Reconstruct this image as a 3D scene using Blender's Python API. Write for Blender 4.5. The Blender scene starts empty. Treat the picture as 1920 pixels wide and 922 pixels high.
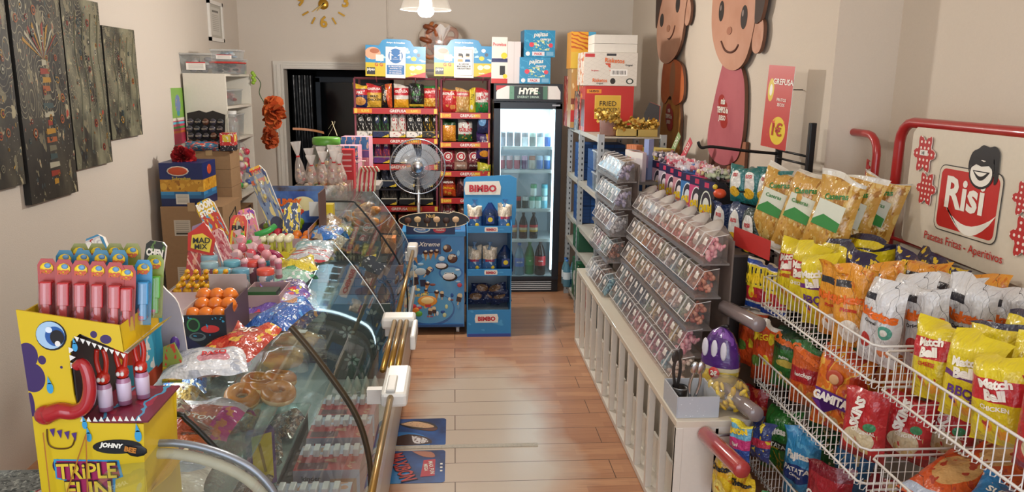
import bpy, math, random
from math import sin, cos, pi, sqrt, radians as R
from mathutils import Vector, Matrix, Euler
C = bpy.context.scene.collection
S = bpy.context.scene
# ------------------------------------------------------------ camera, light, exposure
YAW, PITCH, ROLL, CAMZ = R(4.35), R(12.1), R(0.75), 1.9
_fw = Vector((sin(YAW)*cos(PITCH), cos(YAW)*cos(PITCH), -sin(PITCH)))
_r0 = Vector((cos(YAW), -sin(YAW), 0)); _u0 = _r0.cross(_fw)
_r = _r0*cos(ROLL)+_u0*sin(ROLL); _u = _u0*cos(ROLL)-_r0*sin(ROLL)
cam = bpy.data.objects.new('camera', bpy.data.cameras.new('camera')); C.objects.link(cam)
cam.matrix_world = Matrix(((_r.x,_u.x,-_fw.x,0),(_r.y,_u.y,-_fw.y,0),(_r.z,_u.z,-_fw.z,CAMZ),(0,0,0,1)))
cam.data.sensor_width = 36; cam.data.lens = 36*1450/1920; cam.data.clip_start = .02
S.camera = cam
S.view_settings.view_transform = 'Standard'; S.view_settings.look = 'None'
S.view_settings.exposure = 0.05; S.view_settings.gamma = 1; S.view_settings.use_curve_mapping = False
S.cycles.max_bounces = 8; S.cycles.transparent_max_bounces = 24; S.cycles.transmission_bounces = 6
S.cycles.caustics_reflective = False; S.cycles.caustics_refractive = False; S.cycles.sample_clamp_indirect = 4
S.cycles.use_denoising = True
W = bpy.data.worlds.new('daylight'); S.world = W; W.use_nodes = True
W.node_tree.nodes['Background'].inputs[0].default_value = (.80,.88,1,1)
W.node_tree.nodes['Background'].inputs[1].default_value = 1.6
def light(name, kind, loc, power, color=(1,1,1), size=.1, sizey=None, rot=(0,0,0)):
    l = bpy.data.lights.new(name, kind); l.energy = power; l.color = color
    if kind == 'AREA':
        l.size = size
        if sizey: l.shape = 'RECTANGLE'; l.size_y = sizey
    elif kind == 'POINT': l.shadow_soft_size = size
    o = bpy.data.objects.new(name, l); C.objects.link(o); o.location = loc; o.rotation_euler = rot; return o
# daylight entering through the open shop front behind the camera
light('shopfront_daylight','AREA',(0.1,-1.35,1.75),40,(.86,.93,1),3.2,2.2,(R(90),0,0))
WARM = (1,.945,.87)
PENDANTS = [(-.19,5.5,2.36,92),(-.1,2.4,2.5,34),(0.9,.2,2.5,14)]

# ------------------------------------------------------------ colours and materials
def lin(h):
    if not isinstance(h,str): return (*h[:3],1)
    h = h.lstrip('#'); v = [int(h[i:i+2],16)/255 for i in (0,2,4)]
    return tuple([(c/12.92 if c<=.04045 else ((c+.055)/1.055)**2.4) for c in v])+(1,)
_mc = {}
def mat(h, rough=.5, metal=0, emit=0, spec=.5, coat=0, bump=0, bscale=60, grain=0):
    key = ('m',h,rough,metal,emit,spec,coat,bump,bscale,grain)
    if key in _mc: return _mc[key]
    m = bpy.data.materials.new('surface'); m.use_nodes = True; nt = m.node_tree; b = nt.nodes['Principled BSDF']
    b.inputs['Base Color'].default_value = lin(h); b.inputs['Roughness'].default_value = rough
    b.inputs['Metallic'].default_value = metal; b.inputs['Specular IOR Level'].default_value = spec
    b.inputs['Coat Weight'].default_value = coat
    if emit: b.inputs['Emission Color'].default_value = lin(h); b.inputs['Emission Strength'].default_value = emit
    tc = nt.nodes.new('ShaderNodeTexCoord'); n = nt.nodes.new('ShaderNodeTexNoise'); n.inputs['Scale'].default_value = bscale
    nt.links.new(tc.outputs['Object'], n.inputs['Vector'])
    if bump:
        bp = nt.nodes.new('ShaderNodeBump'); bp.inputs['Strength'].default_value = bump; bp.inputs['Distance'].default_value = .01
        nt.links.new(n.outputs[0], bp.inputs['Height']); nt.links.new(bp.outputs[0], b.inputs['Normal'])
    mr = nt.nodes.new('ShaderNodeMapRange'); g = grain or .04
    mr.inputs['To Min'].default_value = 1-g; mr.inputs['To Max'].default_value = 1+g
    nt.links.new(n.outputs[0], mr.inputs['Value'])
    mx = nt.nodes.new('ShaderNodeVectorMath'); mx.operation = 'SCALE'; mx.inputs[0].default_value = lin(h)[:3]
    nt.links.new(mr.outputs[0], mx.inputs['Scale']); nt.links.new(mx.outputs[0], b.inputs['Base Color'])
    _mc[key] = m; return m
def glass(h='#ffffff', alpha=.08, rough=.03, gl=1.0):
    key = ('g',h,alpha,rough,gl)
    if key in _mc: return _mc[key]
    m = bpy.data.materials.new('clear_surface'); m.use_nodes = True; nt = m.node_tree; nt.nodes.clear()
    N = nt.nodes.new; L = nt.links.new
    out = N('ShaderNodeOutputMaterial'); tr = N('ShaderNodeBsdfTransparent'); gs = N('ShaderNodeBsdfGlossy'); df = N('ShaderNodeBsdfDiffuse')
    tr.inputs[0].default_value = lin(h); gs.inputs['Roughness'].default_value = rough; df.inputs[0].default_value = lin(h)
    lw = N('ShaderNodeLayerWeight'); lw.inputs[0].default_value = .5; pw = N('ShaderNodeMath'); pw.operation = 'POWER'; pw.inputs[1].default_value = 4
    fr = N('ShaderNodeMath'); fr.operation = 'MULTIPLY_ADD'; fr.inputs[1].default_value = .7; fr.inputs[2].default_value = .045
    L(lw.outputs['Facing'], pw.inputs[0]); L(pw.outputs[0], fr.inputs[0]); mu = N('ShaderNodeMath'); mu.operation = 'MULTIPLY'; mu.inputs[1].default_value = gl
    mu.use_clamp = True
    m1 = N('ShaderNodeMixShader'); m2 = N('ShaderNodeMixShader'); m1.inputs[0].default_value = alpha
    L(tr.outputs[0], m1.inputs[1]); L(df.outputs[0], m1.inputs[2])
    L(fr.outputs[0], mu.inputs[0]); L(mu.outputs[0], m2.inputs[0]); L(m1.outputs[0], m2.inputs[1]); L(gs.outputs[0], m2.inputs[2])
    L(m2.outputs[0], out.inputs[0]); _mc[key] = m; return m
def pat(base, layers, rough=.4, spec=.5, obj=False, bump=0, clear=0):
    """layers drawn over base in UV space: (kind, params, colour[, region])"""
    key = ('p',base,str(layers),rough,spec,obj,bump,clear)
    if key in _mc: return _mc[key]
    m = bpy.data.materials.new('printed_surface'); m.use_nodes = True; nt = m.node_tree; N = nt.nodes.new; L = nt.links.new
    b = nt.nodes['Principled BSDF']; b.inputs['Roughness'].default_value = rough; b.inputs['Specular IOR Level'].default_value = spec
    tc = N('ShaderNodeTexCoord'); src = tc.outputs['Object' if obj else 'UV']
    sp = N('ShaderNodeSeparateXYZ'); L(src, sp.inputs[0])
    def M(op, a, b_=None, c=None):
        n = N('ShaderNodeMath'); n.operation = op
        for i,v in enumerate((a,b_,c)):
            if v is None: continue
            if isinstance(v,(int,float)): n.inputs[i].default_value = v
            else: L(v, n.inputs[i])
        return n.outputs[0]
    def rect(x0,y0,x1,y1):
        a = M('COMPARE', sp.outputs[0], (x0+x1)/2, abs(x1-x0)/2); c = M('COMPARE', sp.outputs[1], (y0+y1)/2, abs(y1-y0)/2)
        return M('MULTIPLY', a, c)
    cur = None
    for ly in layers:
        k, p, col = ly[:3]; reg = ly[3] if len(ly)>3 else None
        if k == 'r': f = rect(*p)
        elif k == 'b': f = M('COMPARE', sp.outputs[1], (p[0]+p[1])/2, abs(p[1]-p[0])/2)
        elif k == 'e':
            v = N('ShaderNodeVectorMath'); v.operation = 'MULTIPLY_ADD'; L(src, v.inputs[0])
            v.inputs[1].default_value = (1/p[2],1/p[3],0); v.inputs[2].default_value = (-p[0]/p[2],-p[1]/p[3],0)
            l = N('ShaderNodeVectorMath'); l.operation = 'LENGTH'; L(v.outputs[0], l.inputs[0]); f = M('LESS_THAN', l.outputs['Value'], 1)
        elif k == 'n':
            n = N('ShaderNodeTexNoise'); n.inputs['Scale'].default_value = p[0]; L(src, n.inputs['Vector']); n.inputs['Detail'].default_value = p[2] if len(p)>2 else 2
            f = M('GREATER_THAN', n.outputs[0], p[1])
        elif k == 'N':   # soft noise mix
            n = N('ShaderNodeTexNoise'); n.inputs['Scale'].default_value = p[0]; L(src, n.inputs['Vector']); n.inputs['Detail'].default_value = 4
            mr = N('ShaderNodeMapRange'); mr.inputs['From Min'].default_value = p[1]-.12; mr.inputs['From Max'].default_value = p[1]+.12; L(n.outputs[0], mr.inputs['Value']); f = mr.outputs[0]
        elif k == 'v':
            n = N('ShaderNodeTexVoronoi'); n.inputs['Scale'].default_value = p[0]; L(src, n.inputs['Vector']); f = M('LESS_THAN', n.outputs['Distance'], p[1])
            if len(p)>2: n.inputs['Randomness'].default_value = p[2]
        elif k == 'R':  # voronoi rings
            n = N('ShaderNodeTexVoronoi'); n.inputs['Scale'].default_value = p[0]; L(src, n.inputs['Vector'])
            f = M('GREATER_THAN', M('SINE', M('MULTIPLY', n.outputs['Distance'], p[1])), p[2])
        elif k == 'V':  # voronoi cells with random colour, col ignored -> hue set
            n = N('ShaderNodeTexVoronoi'); n.inputs['Scale'].default_value = p[0]; L(src, n.inputs['Vector'])
            f = M('GREATER_THAN', n.outputs['Color'], p[1])
        elif k == 'd': f = M('GREATER_THAN', M('ADD', M('MULTIPLY', sp.outputs[0], p[0]), M('MULTIPLY', sp.outputs[1], p[1])), p[2])
        elif k == 's': # stripes: freq along a*u+b*v, duty, wobble
            t = M('ADD', M('MULTIPLY', sp.outputs[0], p[0]), M('MULTIPLY', sp.outputs[1], p[1]))
            if len(p)>3:
                n = N('ShaderNodeTexNoise'); n.inputs['Scale'].default_value = 3; L(src, n.inputs['Vector']); t = M('ADD', t, M('MULTIPLY', n.outputs[0], p[3]))
            f = M('LESS_THAN', M('FRACT', t), p[2])
        if reg: f = M('MULTIPLY', f, rect(*reg))
        mx = N('ShaderNodeMix'); mx.data_type = 'RGBA'; L(f, mx.inputs[0])
        if cur is None: mx.inputs[6].default_value = lin(base)
        else: L(cur, mx.inputs[6])
        mx.inputs[7].default_value = lin(col); cur = mx.outputs[2]
    if cur is None: b.inputs['Base Color'].default_value = lin(base)
    else: L(cur, b.inputs['Base Color'])
    if bump:
        n = N('ShaderNodeTexNoise'); n.inputs['Scale'].default_value = 9; L(src, n.inputs['Vector']); bp = N('ShaderNodeBump'); bp.inputs['Strength'].default_value = bump
        bp.inputs['Distance'].default_value = .02; L(n.outputs[0], bp.inputs['Height']); L(bp.outputs[0], b.inputs['Normal'])
    if clear: b.inputs['Coat Weight'].default_value = clear; b.inputs['Coat Roughness'].default_value = .15
    _mc[key] = m; return m

# ------------------------------------------------------------ mesh building
_tc = {}
def text_geo(s, bold=.02, res=2):
    k = (s,bold)
    if k in _tc: return _tc[k]
    cu = bpy.data.curves.new('t','FONT'); cu.body = s; cu.size = 1; cu.offset = bold; cu.resolution_u = res; cu.align_x = 'CENTER'; cu.align_y = 'CENTER'
    o = bpy.data.objects.new('t', cu); me = bpy.data.meshes.new_from_object(o)
    vs = [v.co.copy() for v in me.vertices]; fs = [tuple(p.vertices) for p in me.polygons]
    bpy.data.objects.remove(o); bpy.data.meshes.remove(me); bpy.data.curves.remove(cu)
    if vs:
        cx = (min(v.x for v in vs)+max(v.x for v in vs))/2; cy = (min(v.y for v in vs)+max(v.y for v in vs))/2
        for v in vs: v.x -= cx; v.y -= cy
        w = max(v.x for v in vs)*2; h = max(v.y for v in vs)*2
    else: w = h = 1
    _tc[k] = (vs, fs, w, h); return _tc[k]
class MB:
    def __init__(s): s.v=[]; s.f=[]; s.m=[]; s.uv=[]; s.mats=[]; s.sm=[]; s.X=Matrix()
    def mi(s, m):
        if m not in s.mats: s.mats.append(m)
        return s.mats.index(m)
    def add(s, vs, fs, m, uvs=None, smooth=False, X=None):
        T = s.X @ X if X is not None else s.X; n = len(s.v); k = s.mi(m)
        s.v += [T @ Vector(v) for v in vs]
        for i,f in enumerate(fs):
            s.f.append([n+a for a in f]); s.m.append(k); s.sm.append(smooth)
            s.uv.append(uvs[i] if uvs else [(0,0)]*len(f))
        return s
    def quad(s, pts, m, X=None): return s.add(pts, [(0,1,2,3)], m, [[(0,0),(1,0),(1,1),(0,1)]], X=X)
    def box(s, c, d, m, X=None, front=None, side=None, top=None, back=None):
        """centre c, size d; front = -Y face"""
        x,y,z = c; a,b,e = d[0]/2,d[1]/2,d[2]/2
        V = [(x-a,y-b,z-e),(x+a,y-b,z-e),(x+a,y+b,z-e),(x-a,y+b,z-e),(x-a,y-b,z+e),(x+a,y-b,z+e),(x+a,y+b,z+e),(x-a,y+b,z+e)]
        U = [[(0,0),(1,0),(1,1),(0,1)]]
        for f,mm in (((0,1,5,4),front or m),((1,2,6,5),side or m),((2,3,7,6),back or m),((3,0,4,7),side or m),((4,5,6,7),top or m),((3,2,1,0),m)):
            s.add(V,[f],mm,U,X=X) if False else s._q(V,f,mm,U,X)
        return s
    def _q(s,V,f,m,U,X): s.add([V[i] for i in f],[(0,1,2,3)],m,U,X=X)
    def solidbox(s, c, d, m, X=None):
        x,y,z = c; a,b,e = d[0]/2,d[1]/2,d[2]/2
        V = [(x-a,y-b,z-e),(x+a,y-b,z-e),(x+a,y+b,z-e),(x-a,y+b,z-e),(x-a,y-b,z+e),(x+a,y-b,z+e),(x+a,y+b,z+e),(x-a,y+b,z+e)]
        return s.add(V,[(0,1,5,4),(1,2,6,5),(2,3,7,6),(3,0,4,7),(4,5,6,7),(3,2,1,0)],m,[[(0,0),(1,0),(1,1),(0,1)]]*6,X=X)
    def lathe(s, prof, m, n=20, X=None, smooth=True, c=(0,0,0)):
        vs=[]; fs=[]; uv=[]; k=len(prof)
        for i in range(n):
            a=2*pi*i/n
            for r,z in prof: vs.append((c[0]+r*cos(a),c[1]+r*sin(a),c[2]+z))
        for i in range(n):
            j=(i+1)%n
            for q in range(k-1):
                fs.append((i*k+q,j*k+q,j*k+q+1,i*k+q+1)); uv.append([(i/n,q/(k-1)),((i+1)/n,q/(k-1)),((i+1)/n,(q+1)/(k-1)),(i/n,(q+1)/(k-1))])
        return s.add(vs,fs,m,uv,smooth,X)
    def tube(s, pts, r, m, n=8, X=None, closed=False, cap=True):
        P=[Vector(p) for p in pts]; k=len(P); vs=[]; fs=[]
        prev=None
        for i,p in enumerate(P):
            if closed: t=(P[(i+1)%k]-P[i-1])
            else: t=(P[min(i+1,k-1)]-P[max(i-1,0)])
            t.normalize()
            if prev is None:
                a = Vector((0,0,1)) if abs(t.z)<.9 else Vector((1,0,0)); nx=t.cross(a).normalized()
            else: nx=(prev-t*prev.dot(t)).normalized()
            prev=nx; ny=t.cross(nx); rr = r[i] if isinstance(r,(list,tuple)) else r
            for q in range(n):
                a=2*pi*q/n; vs.append(p+(nx*cos(a)+ny*sin(a))*rr)
        for i in range(k if closed else k-1):
            j=(i+1)%k
            for q in range(n): fs.append((i*n+q,i*n+(q+1)%n,j*n+(q+1)%n,j*n+q))
        uv=[[(0,0),(1,0),(1,1),(0,1)]]*len(fs)
        if cap and not closed: fs += [tuple(range(n))[::-1],tuple(range((k-1)*n,k*n))]; uv=uv+[[(0,0)]*n]*2
        return s.add(vs,fs,m,uv,n>5,X)
    def ell(s, c, r, m, nu=10, nv=7, X=None, rot=None):
        vs=[];fs=[];T=Euler(rot).to_matrix() if rot else None
        for j in range(nv+1):
            t=pi*j/nv
            for i in range(nu):
                a=2*pi*i/nu; p=Vector((r[0]*sin(t)*cos(a),r[1]*sin(t)*sin(a),r[2]*cos(t)))
                if T: p=T@p
                vs.append(p+Vector(c))
        for j in range(nv):
            for i in range(nu): fs.append((j*nu+i,(j+1)*nu+i,(j+1)*nu+(i+1)%nu,j*nu+(i+1)%nu))
        return s.add(vs,fs,m,None,True,X)
    def prism(s, poly, t, m, X=None, side=None, uvbox=None):
        """poly in XZ plane (x,z), front at y=0 facing -Y, thickness t to +Y; listed counter-clockwise seen from the front"""
        n=len(poly); xs=[p[0] for p in poly]; zs=[p[1] for p in poly]
        x0,z0,x1,z1 = uvbox or (min(xs),min(zs),max(xs),max(zs))
        A=sum(poly[i][0]*poly[(i+1)%n][1]-poly[(i+1)%n][0]*poly[i][1] for i in range(n))
        if A<0: poly=poly[::-1]
        F=[(x,0,z) for x,z in poly]; B=[(x,t,z) for x,z in poly]
        uvf=[((x-x0)/(x1-x0+1e-9),(z-z0)/(z1-z0+1e-9)) for x,z in poly]
        s.add(F,[tuple(range(n))],m,[uvf],X=X)
        if t:
            s.add(B,[tuple(range(n))[::-1]],side or m,[uvf[::-1]],X=X)
            s.add(F+B,[(i,n+i,n+(i+1)%n,(i+1)%n) for i in range(n)],side or m,[[(0,0)]*4]*n,X=X)
        return s
    def text(s, st, c, h, m, X=None, rot=0, bold=.02, fit=None, e=.0012, surf=None, slant=0):
        """lettering on the plane facing -Y; c=(x,y,z) centre, h = cap height; fit = max width"""
        vs,fs,w,hh = text_geo(st,bold)
        if not fs: return s
        k = h/hh; kx = k
        if fit and w*k>fit: kx = fit/w
        ca,sa=cos(rot),sin(rot); out=[]
        for v in vs:
            x,z = v.x*kx+slant*v.y*k, v.y*k; x,z = x*ca-z*sa, x*sa+z*ca
            X_,Z_ = c[0]+x,c[2]+z
            out.append((X_, (surf(X_,Z_) if surf else c[1])-e, Z_))
        return s.add(out, fs, m, None, False, X)
    def grid(s, fn, nu, nv, m, X=None, flip=False, smooth=True):
        vs=[fn(i/nu,j/nv) for j in range(nv+1) for i in range(nu+1)]; fs=[];uv=[]
        for j in range(nv):
            for i in range(nu):
                a=j*(nu+1)+i; q=(a,a+1,a+nu+2,a+nu+1); U=[(i/nu,j/nv),((i+1)/nu,j/nv),((i+1)/nu,(j+1)/nv),(i/nu,(j+1)/nv)]
                if flip: q=q[::-1];U=U[::-1]
                fs.append(q);uv.append(U)
        return s.add(vs,fs,m,uv,smooth,X)
    def mesh(s, name='mesh'):
        me=bpy.data.meshes.new(name); me.from_pydata([tuple(v) for v in s.v],[],s.f)
        for m in s.mats: me.materials.append(m)
        me.polygons.foreach_set('material_index',s.m); me.polygons.foreach_set('use_smooth',s.sm)
        ul=me.uv_layers.new(name='UVMap'); flat=[c for f in s.uv for p in f for c in p]; ul.data.foreach_set('uv',flat)
        me.validate(); me.update(); return me
    def build(s, name, parent=None, loc=None, rz=None, bevel=0, me=None):
        o=bpy.data.objects.new(name, me or s.mesh(name)); C.objects.link(o)
        if parent: o.parent=parent
        if loc is not None: o.location=loc
        if rz is not None: o.rotation_euler=(0,0,rz)
        if bevel:
            b=o.modifiers.new('bevel','BEVEL'); b.width=bevel; b.segments=2; b.limit_method='ANGLE'
        return o
def tag(o, label, cat, group=None, kind=None):
    o['label']=label; o['category']=cat
    if group: o['group']=group
    if kind: o['kind']=kind
    return o
def thing(name, label, cat, loc=(0,0,0), rot=0, group=None):
    o=bpy.data.objects.new(name,None); C.objects.link(o); o.location=loc; o.empty_display_size=.05
    o.rotation_euler = rot if isinstance(rot,(tuple,list)) else (0,0,rot)
    return tag(o,label,cat,group)
def place(me, name, label, cat, loc, rot=0, group=None, sc=None, parts=()):
    """a thing that is one mesh (shared data), with optional child meshes [(name, mesh, label)]"""
    o=bpy.data.objects.new(name,me); C.objects.link(o); o.location=loc
    o.rotation_euler = rot if isinstance(rot,(tuple,list)) else (0,0,rot)
    if sc: o.scale=sc
    tag(o,label,cat,group)
    for p in parts:
        c=bpy.data.objects.new(p[0],p[1]); C.objects.link(c); c.parent=o
        if len(p)>2 and p[2]: c['label']=p[2]
    return o
def struct(o): o['kind']='structure'; return o
def RZ(a): return Matrix.Rotation(a,4,'Z')
def T(x,y,z): return Matrix.Translation((x,y,z))
def smooth_path(pts, k=6):
    P=[Vector(p) for p in pts]; out=[]
    for i in range(len(P)-1):
        p0=P[max(i-1,0)];p1=P[i];p2=P[i+1];p3=P[min(i+2,len(P)-1)]
        for j in range(k):
            t=j/k; out.append(.5*((2*p1)+(p2-p0)*t+(2*p0-5*p1+4*p2-p3)*t*t+(3*p1-p0-3*p2+p3)*t**3))
    out.append(P[-1]); return out
ORD=['first','second','third','fourth','fifth','sixth','seventh','eighth','ninth','tenth','eleventh','twelfth']
WHITE=mat('#e9e6e0',.4); BLACK=mat('#141416',.45); CHROME=mat('#c9ccd0',.22,1); STEEL=mat('#9b9da0',.4,.8)
DARKT='#1b1b1f'
# ------------------------------------------------------------ room shell
def floor_mat():
    m=bpy.data.materials.new('laminate_floor'); m.use_nodes=True; nt=m.node_tree; N=nt.nodes.new; L=nt.links.new; b=nt.nodes['Principled BSDF']
    tc=N('ShaderNodeTexCoord')
    br=N('ShaderNodeTexBrick'); br.inputs['Scale'].default_value=1; br.inputs['Brick Width'].default_value=1.25; br.inputs['Row Height'].default_value=.19
    br.inputs['Mortar Size'].default_value=.0022; br.inputs['Color1'].default_value=(0,0,0,1); br.inputs['Color2'].default_value=(1,1,1,1); br.inputs['Mortar'].default_value=(.5,.5,.5,1); br.offset=.37
    L(tc.outputs['Object'],br.inputs['Vector'])
    b2=N('ShaderNodeTexBrick'); b2.inputs['Scale'].default_value=1; b2.inputs['Brick Width'].default_value=.42; b2.inputs['Row Height'].default_value=.0633; b2.inputs['Mortar Size'].default_value=0
    b2.inputs['Color1'].default_value=lin('#ab7859'); b2.inputs['Color2'].default_value=lin('#c4926d'); L(tc.outputs['Object'],b2.inputs['Vector'])
    mp=N('ShaderNodeMapping'); mp.inputs['Scale'].default_value=(2.5,40,1); L(tc.outputs['Object'],mp.inputs[0])
    gr=N('ShaderNodeTexNoise'); gr.inputs['Scale'].default_value=2; gr.inputs['Detail'].default_value=6; L(mp.outputs[0],gr.inputs['Vector'])
    mx=N('ShaderNodeMix'); mx.data_type='RGBA'; mx.inputs[7].default_value=lin('#94634a'); L(b2.outputs['Color'],mx.inputs[6])
    mr=N('ShaderNodeMapRange'); mr.inputs['From Min'].default_value=.5; mr.inputs['From Max'].default_value=.75; mr.inputs['To Max'].default_value=.7; L(gr.outputs[0],mr.inputs['Value']); L(mr.outputs[0],mx.inputs[0])
    # pale patch down the middle of the aisle, with its own ragged outline
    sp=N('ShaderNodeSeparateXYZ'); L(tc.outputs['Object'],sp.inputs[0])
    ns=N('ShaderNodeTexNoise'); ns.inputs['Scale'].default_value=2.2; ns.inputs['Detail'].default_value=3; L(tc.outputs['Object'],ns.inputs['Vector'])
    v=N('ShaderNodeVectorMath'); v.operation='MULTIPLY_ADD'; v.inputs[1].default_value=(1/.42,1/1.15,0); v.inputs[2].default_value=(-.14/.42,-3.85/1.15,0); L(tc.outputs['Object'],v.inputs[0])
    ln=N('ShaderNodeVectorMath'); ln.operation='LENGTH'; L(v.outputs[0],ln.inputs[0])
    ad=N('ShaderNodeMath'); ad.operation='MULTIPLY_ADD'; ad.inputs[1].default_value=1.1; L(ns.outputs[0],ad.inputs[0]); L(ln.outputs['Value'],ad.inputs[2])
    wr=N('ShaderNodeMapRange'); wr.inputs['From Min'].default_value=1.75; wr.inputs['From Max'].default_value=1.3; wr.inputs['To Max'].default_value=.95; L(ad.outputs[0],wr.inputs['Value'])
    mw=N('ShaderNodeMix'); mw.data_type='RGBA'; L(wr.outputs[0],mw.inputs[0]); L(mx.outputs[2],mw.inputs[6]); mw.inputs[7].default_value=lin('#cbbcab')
    mo=N('ShaderNodeMix'); mo.data_type='RGBA'; L(br.outputs['Fac'],mo.inputs[0]); L(mw.outputs[2],mo.inputs[6]); mo.inputs[7].default_value=lin('#5a4030')
    L(mo.outputs[2],b.inputs['Base Color']); b.inputs['Roughness'].default_value=.3; b.inputs['Specular IOR Level'].default_value=.5
    bp=N('ShaderNodeBump'); bp.inputs['Strength'].default_value=.15; bp.inputs['Distance'].default_value=.002; bp.invert=True; L(br.outputs['Fac'],bp.inputs['Height']); L(bp.outputs[0],b.inputs['Normal'])
    return m
WALLM=mat('#d6cdc2',.85,bump=.12,bscale=140,grain=.03); WALLN=mat('#d6cabb',.85,bump=.12,bscale=140,grain=.03)
H=2.95
def slab(name,x0,x1,y0,y1,z0,z1,m): 
    b=MB(); b.solidbox(((x0+x1)/2,(y0+y1)/2,(z0+z1)/2),(x1-x0,y1-y0,z1-z0),m); return struct(b.build(name))
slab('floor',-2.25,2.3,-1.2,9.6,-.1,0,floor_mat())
slab('ceiling',-2.25,2.3,-1.2,9.6,H,H+.1,mat('#d8cdbd',.9))
slab('wall_left',-2.25,-2.1,-1.2,8.15,0,H,WALLM)
slab('wall_right',1.8,2.3,3.65,8.15,0,H,WALLN)
slab('wall_right_front',2.11,2.3,-1.2,3.65,0,H,WALLN)
bw=MB()
for (x0,x1,z0,z1) in ((-2.1,-1.68,0,H),(-.6,1.8,0,H),(-1.68,-.6,1.98,H)): bw.solidbox(((x0+x1)/2,8.075,(z0+z1)/2),(x1-x0,.15,z1-z0),WALLM)
struct(bw.build('wall_back'))
fw=MB()
for (x0,x1,z0,z1) in ((-2.1,-1.6,0,H),(1.75,2.11,0,H),(-1.6,1.75,2.7,H)): fw.solidbox(((x0+x1)/2,-1.1,(z0+z1)/2),(x1-x0,.15,z1-z0),WALLM)
struct(fw.build('wall_front'))
# doorway casing and the dark back room
tr=MB(); TM=mat('#dcd8d0',.5)
for (x0,x1,z0,z1) in ((-1.78,-1.68,0,2.055),(-.6,-.5,0,2.055),(-1.68,-.6,1.98,2.055)):
    tr.solidbox(((x0+x1)/2,7.985,(z0+z1)/2),(x1-x0,.03,z1-z0),TM)
for dx,w in ((-1.765,.012),(-1.74,.01),(-1.695,.012)): tr.solidbox((dx,7.966,1.01),(w,.012,2.02),TM)
for z in (1.995,2.02,2.042): tr.solidbox((-1.14,7.966,z),(1.08,.012,.01),TM)
struct(tr.build('door_1'))
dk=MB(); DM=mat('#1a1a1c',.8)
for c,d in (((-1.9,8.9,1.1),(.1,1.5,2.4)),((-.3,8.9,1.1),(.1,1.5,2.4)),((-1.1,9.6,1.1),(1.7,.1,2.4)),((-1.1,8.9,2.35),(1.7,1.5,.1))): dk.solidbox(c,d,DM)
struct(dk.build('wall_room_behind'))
cd=MB(); cm=mat('#20242b',.35)
for x in (-.6,-.12,): cd.tube([(x-.05,7.985,2.05),(x-.05,7.985,2.9)],.008,WALLM,6) if x<-.5 else None
cd.tube([(-.66,7.985,2.3),(-.6,7.985,2.3)],.01,WALLM,6)
struct(cd.build('trim_conduit'))
ts=MB(); ts.solidbox((.04,3.79,.002),(.8,.035,.004),pat('#b9b1a2',[('n',(40,.62),'#5a5048')],.5)); struct(ts.build('trim_floor_joint'))
# dark glazed cabinet in the back room
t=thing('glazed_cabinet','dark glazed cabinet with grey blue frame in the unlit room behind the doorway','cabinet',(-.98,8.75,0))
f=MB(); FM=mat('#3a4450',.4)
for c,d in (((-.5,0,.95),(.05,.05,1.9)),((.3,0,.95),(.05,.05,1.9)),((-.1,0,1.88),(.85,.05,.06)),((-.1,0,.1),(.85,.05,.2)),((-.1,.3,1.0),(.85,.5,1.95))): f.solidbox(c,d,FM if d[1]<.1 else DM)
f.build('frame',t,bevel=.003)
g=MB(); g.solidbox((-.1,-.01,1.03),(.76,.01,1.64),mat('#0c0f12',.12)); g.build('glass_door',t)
b=MB(); b.grid(lambda u,v:(-1.66+.2*u,8.3+.04*sin(u*22+v*4),v*1.9+.02),14,8,mat('#14161a',.3,bump=.5,bscale=14)); tag(b.build('hanging_curtain'),'dark plastic strip curtain hanging at left inside the doorway','curtain')

# pendants: the lamp seen above the racks, plus two unseen ones added for light
def pendant(x,y,z,p,label):
    t=thing('pendant_lamp',label,'lamp',(x,y,z))
    b=MB(); b.lathe([(.172,0),(.168,.02),(.15,.07),(.11,.12),(.05,.16),(.03,.2)],glass('#f8f6f2',.012,.05,1.0),28); b.tube([(.172*cos(a*pi/14),.172*sin(a*pi/14),0) for a in range(28)],.002,glass('#ffffff',.25,.1),6,closed=True); b.build('glass_shade',t)
    b=MB(); b.lathe([(.0,-.05),(.035,-.045),(.052,-.028),(.056,-.005),(.04,.02),(.02,.07)],mat('#fff6e8',.4,emit=14),20); b.build('bulb',t)
    b=MB(); b.lathe([(.0,.2),(.04,.2),(.04,.16),(.02,.07)],WHITE,16); b.tube([(0,0,.2),(0,0,H-z)],.004,WHITE,6); b.lathe([(.05,H-z-.03),(.05,H-z),(0,H-z)],WHITE,16); b.build('lamp_cord',t)
    light('pendant_light','POINT',(x,y,z-.1),p,WARM,.06)
pendant(*PENDANTS[0],'glass saucer pendant lamp with lit bulb hanging before the back wall')
pendant(*PENDANTS[1],'added out-of-view glass saucer pendant lamp over the middle of the aisle')
pendant(*PENDANTS[2],'added out-of-view glass saucer pendant lamp by the shop entrance')
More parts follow.
